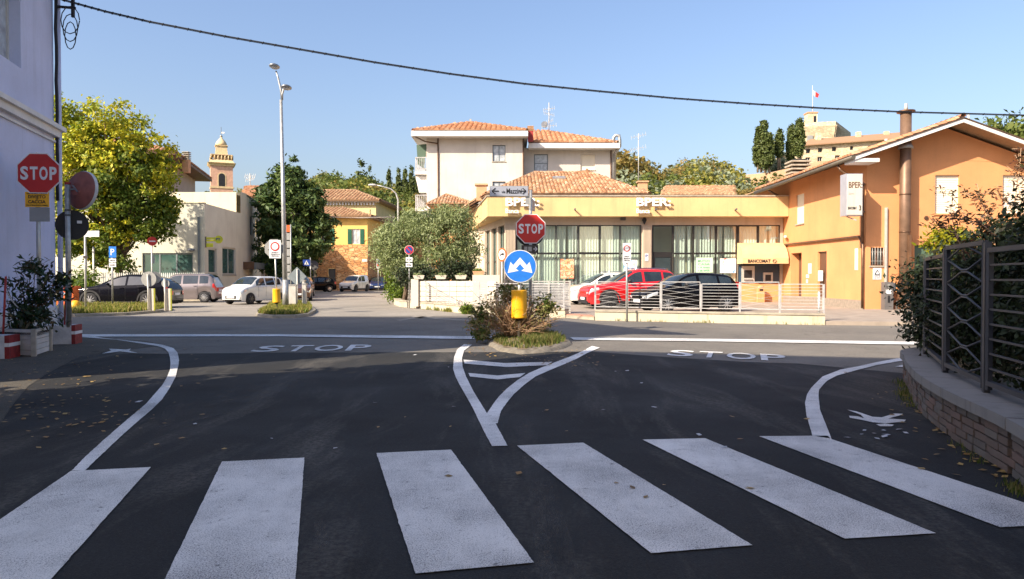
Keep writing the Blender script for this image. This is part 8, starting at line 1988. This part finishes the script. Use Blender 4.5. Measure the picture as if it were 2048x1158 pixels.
Yn = 33; x = GX(304, Yn); t = thing('no_entry_sign', 'small red no entry sign standing before the post office window', 'sign', (x, Yn, .1)); pole(t, x, Yn, 0, D(304, 476, Yn).z, .03, 'metal_pale'); c = D(304.5, 482.5, Yn-.05); disc(t, c, 9/F*Yn, [(1, 'sign_red')], .7); U, N = frame2(.7); MB().plate([c+N*.006-U*.13-EZ*.025, c+N*.006+U*.13-EZ*.025, c+N*.006+U*.13+EZ*.025, c+N*.006-U*.13+EZ*.025], N, .003).build('white_bar', 'sign_white', t); board(t, D(307, 519, Yn-.04), .1, .36, 'sign_grey_back', .7, 'side_plate')
Yd = 28.5
for px, py, r_, lab, yw in ((297.5, 558, 15, 'larger round traffic sign seen from behind in the left verge', 0), (331, 567, 8, 'smaller round traffic sign seen from behind, right of the larger one', 0)):
    x = GX(px+2, Yd); t = thing('traffic_sign', lab, 'sign', (x, Yd, .1), group='round sign backs in the left verge'); pole(t, x-.02, Yd-.03, .08, D(px, py-10, Yd).z, .03, 'metal_pale', -.05); disc(t, D(px, py, Yd+.03), r_/F*Yd, [(1, 'sign_grey_back')], yw)
    if r_ > 10: MB().cyl(D(px+12, py-3, Yd+.1), D(px+12, py-3, Yd+.11), 12/F*Yd, n=24).build('second_disc', 'sign_grey_back', t)
    q = D(px+2, 600, Yd); MB().bb((q.x-.10, Yd+.02, .1), (q.x+.14, Yd+.12, D(px, 577, Yd).z)).build('base_panel', 'concrete_white', t); MB().bb((q.x+.143, Yd+.03, .1), (q.x+.165, Yd+.11, D(px, 577, Yd).z)).build('yellow_edge', 'sign_posteyellow', t)
# orange barrier and yellow dome
q = D(150, 603, 29); t = thing('plastic_barrier', 'orange plastic barrier at the end of the left verge', 'barrier', (q.x, 30, 0)); xa_ = GX(122, 30); MB().bb((xa_, 29.7, .1), (GX(155, 30), 30.1, D(1, 576, 30).z)).build('body', 'orange_plastic', t); MB().bb((xa_, 29.68, D(1, 590, 30).z), (GX(152, 30), 29.699, D(1, 585, 30).z)).build('white_band', 'sign_white', t); MB().bb((xa_, 29.6, D(1, 576, 30).z), (GX(156, 30), 30.2, D(1, 572, 30).z)).build('lid', 'orange_plastic', t)
q = D(151, 608, 28); t = tag(MB().lathe((q.x, 28, 0.08), [(.20, 0), (.21, .2), (.18, .34), (.1, .42), (.02, .44)], 18).build('yellow_dome', 'yellow_plastic', base=(q.x, 28, 0)), 'rounded yellow dome bollard at the foot of the orange barrier', 'bollard')
# picket fence by the post office
pfn = thing('picket_fence', 'pale metal picket fence in front of the post office', 'fence', (D(150, 560, 42).x, 42.5, 0)); Yf_ = 43.2; xa_, xb_ = D(130, 560, Yf_).x, D(408, 560, Yf_).x; zt1_ = D(300, 545, Yf_).z; n = 70
pm = MB().add([(-.028, -.012, .12), (.028, -.012, .12), (.028, .012, .12), (-.028, .012, .12), (-.028, -.012, zt1_-.05), (.028, -.012, zt1_-.05), (.028, .012, zt1_-.05), (-.028, .012, zt1_-.05), (0, -.012, zt1_), (0, .012, zt1_)], [(0, 1, 5, 8, 4), (2, 3, 7, 9, 6), (0, 4, 7, 3), (1, 2, 6, 5), (4, 8, 9, 7), (5, 6, 9, 8)]).mesh('picket'); pm.materials.append(M['fence_picket'])
for i in range(n):
    o = bpy.data.objects.new('picket', pm); COL.objects.link(o); o.parent = pfn; o.location = Vector((xa_+(xb_-xa_)*i/(n-1), Yf_, 0))-Vector(pfn.location)
for z in (.3, zt1_-.3): MB().bb((xa_, Yf_+.014, z), (xb_, Yf_+.05, z+.05)).build('rail', 'fence_picket', pfn)
MB().bb((xa_, Yf_-.1, 0), (xb_, Yf_+.12, .11)).build('kerb', 'kerb_stone', pfn)
for i, px in enumerate((172, 187)):
    x = D(px, 500, 42.6).x; tag(MB().cyl((x, 42.6, 0), (x, 42.6, 3.2), .06, n=8).build('steel_post', 'metal_pale', base=(x, 42.6, 0)), ('left of two plain steel posts in front of the picket fence', 'right of two plain steel posts in front of the picket fence')[i], 'post', 'steel posts at the picket fence')
# pavement along the post office
kb = MB(); kb.prism([(cA.x-3, 47.6), (-18.6, 47.8), (-18.0, 52), (-20.0, 58), (-21.6, 68), (-23.0, 67.2), (-21.9, 59.5), (-21.55, 57.7), (cA.x+.02, 49.98), (cA.x-3, 49.98)][::1], 0, .13); kb.build('pavement', 'kerb_stone')['kind'] = 'structure'
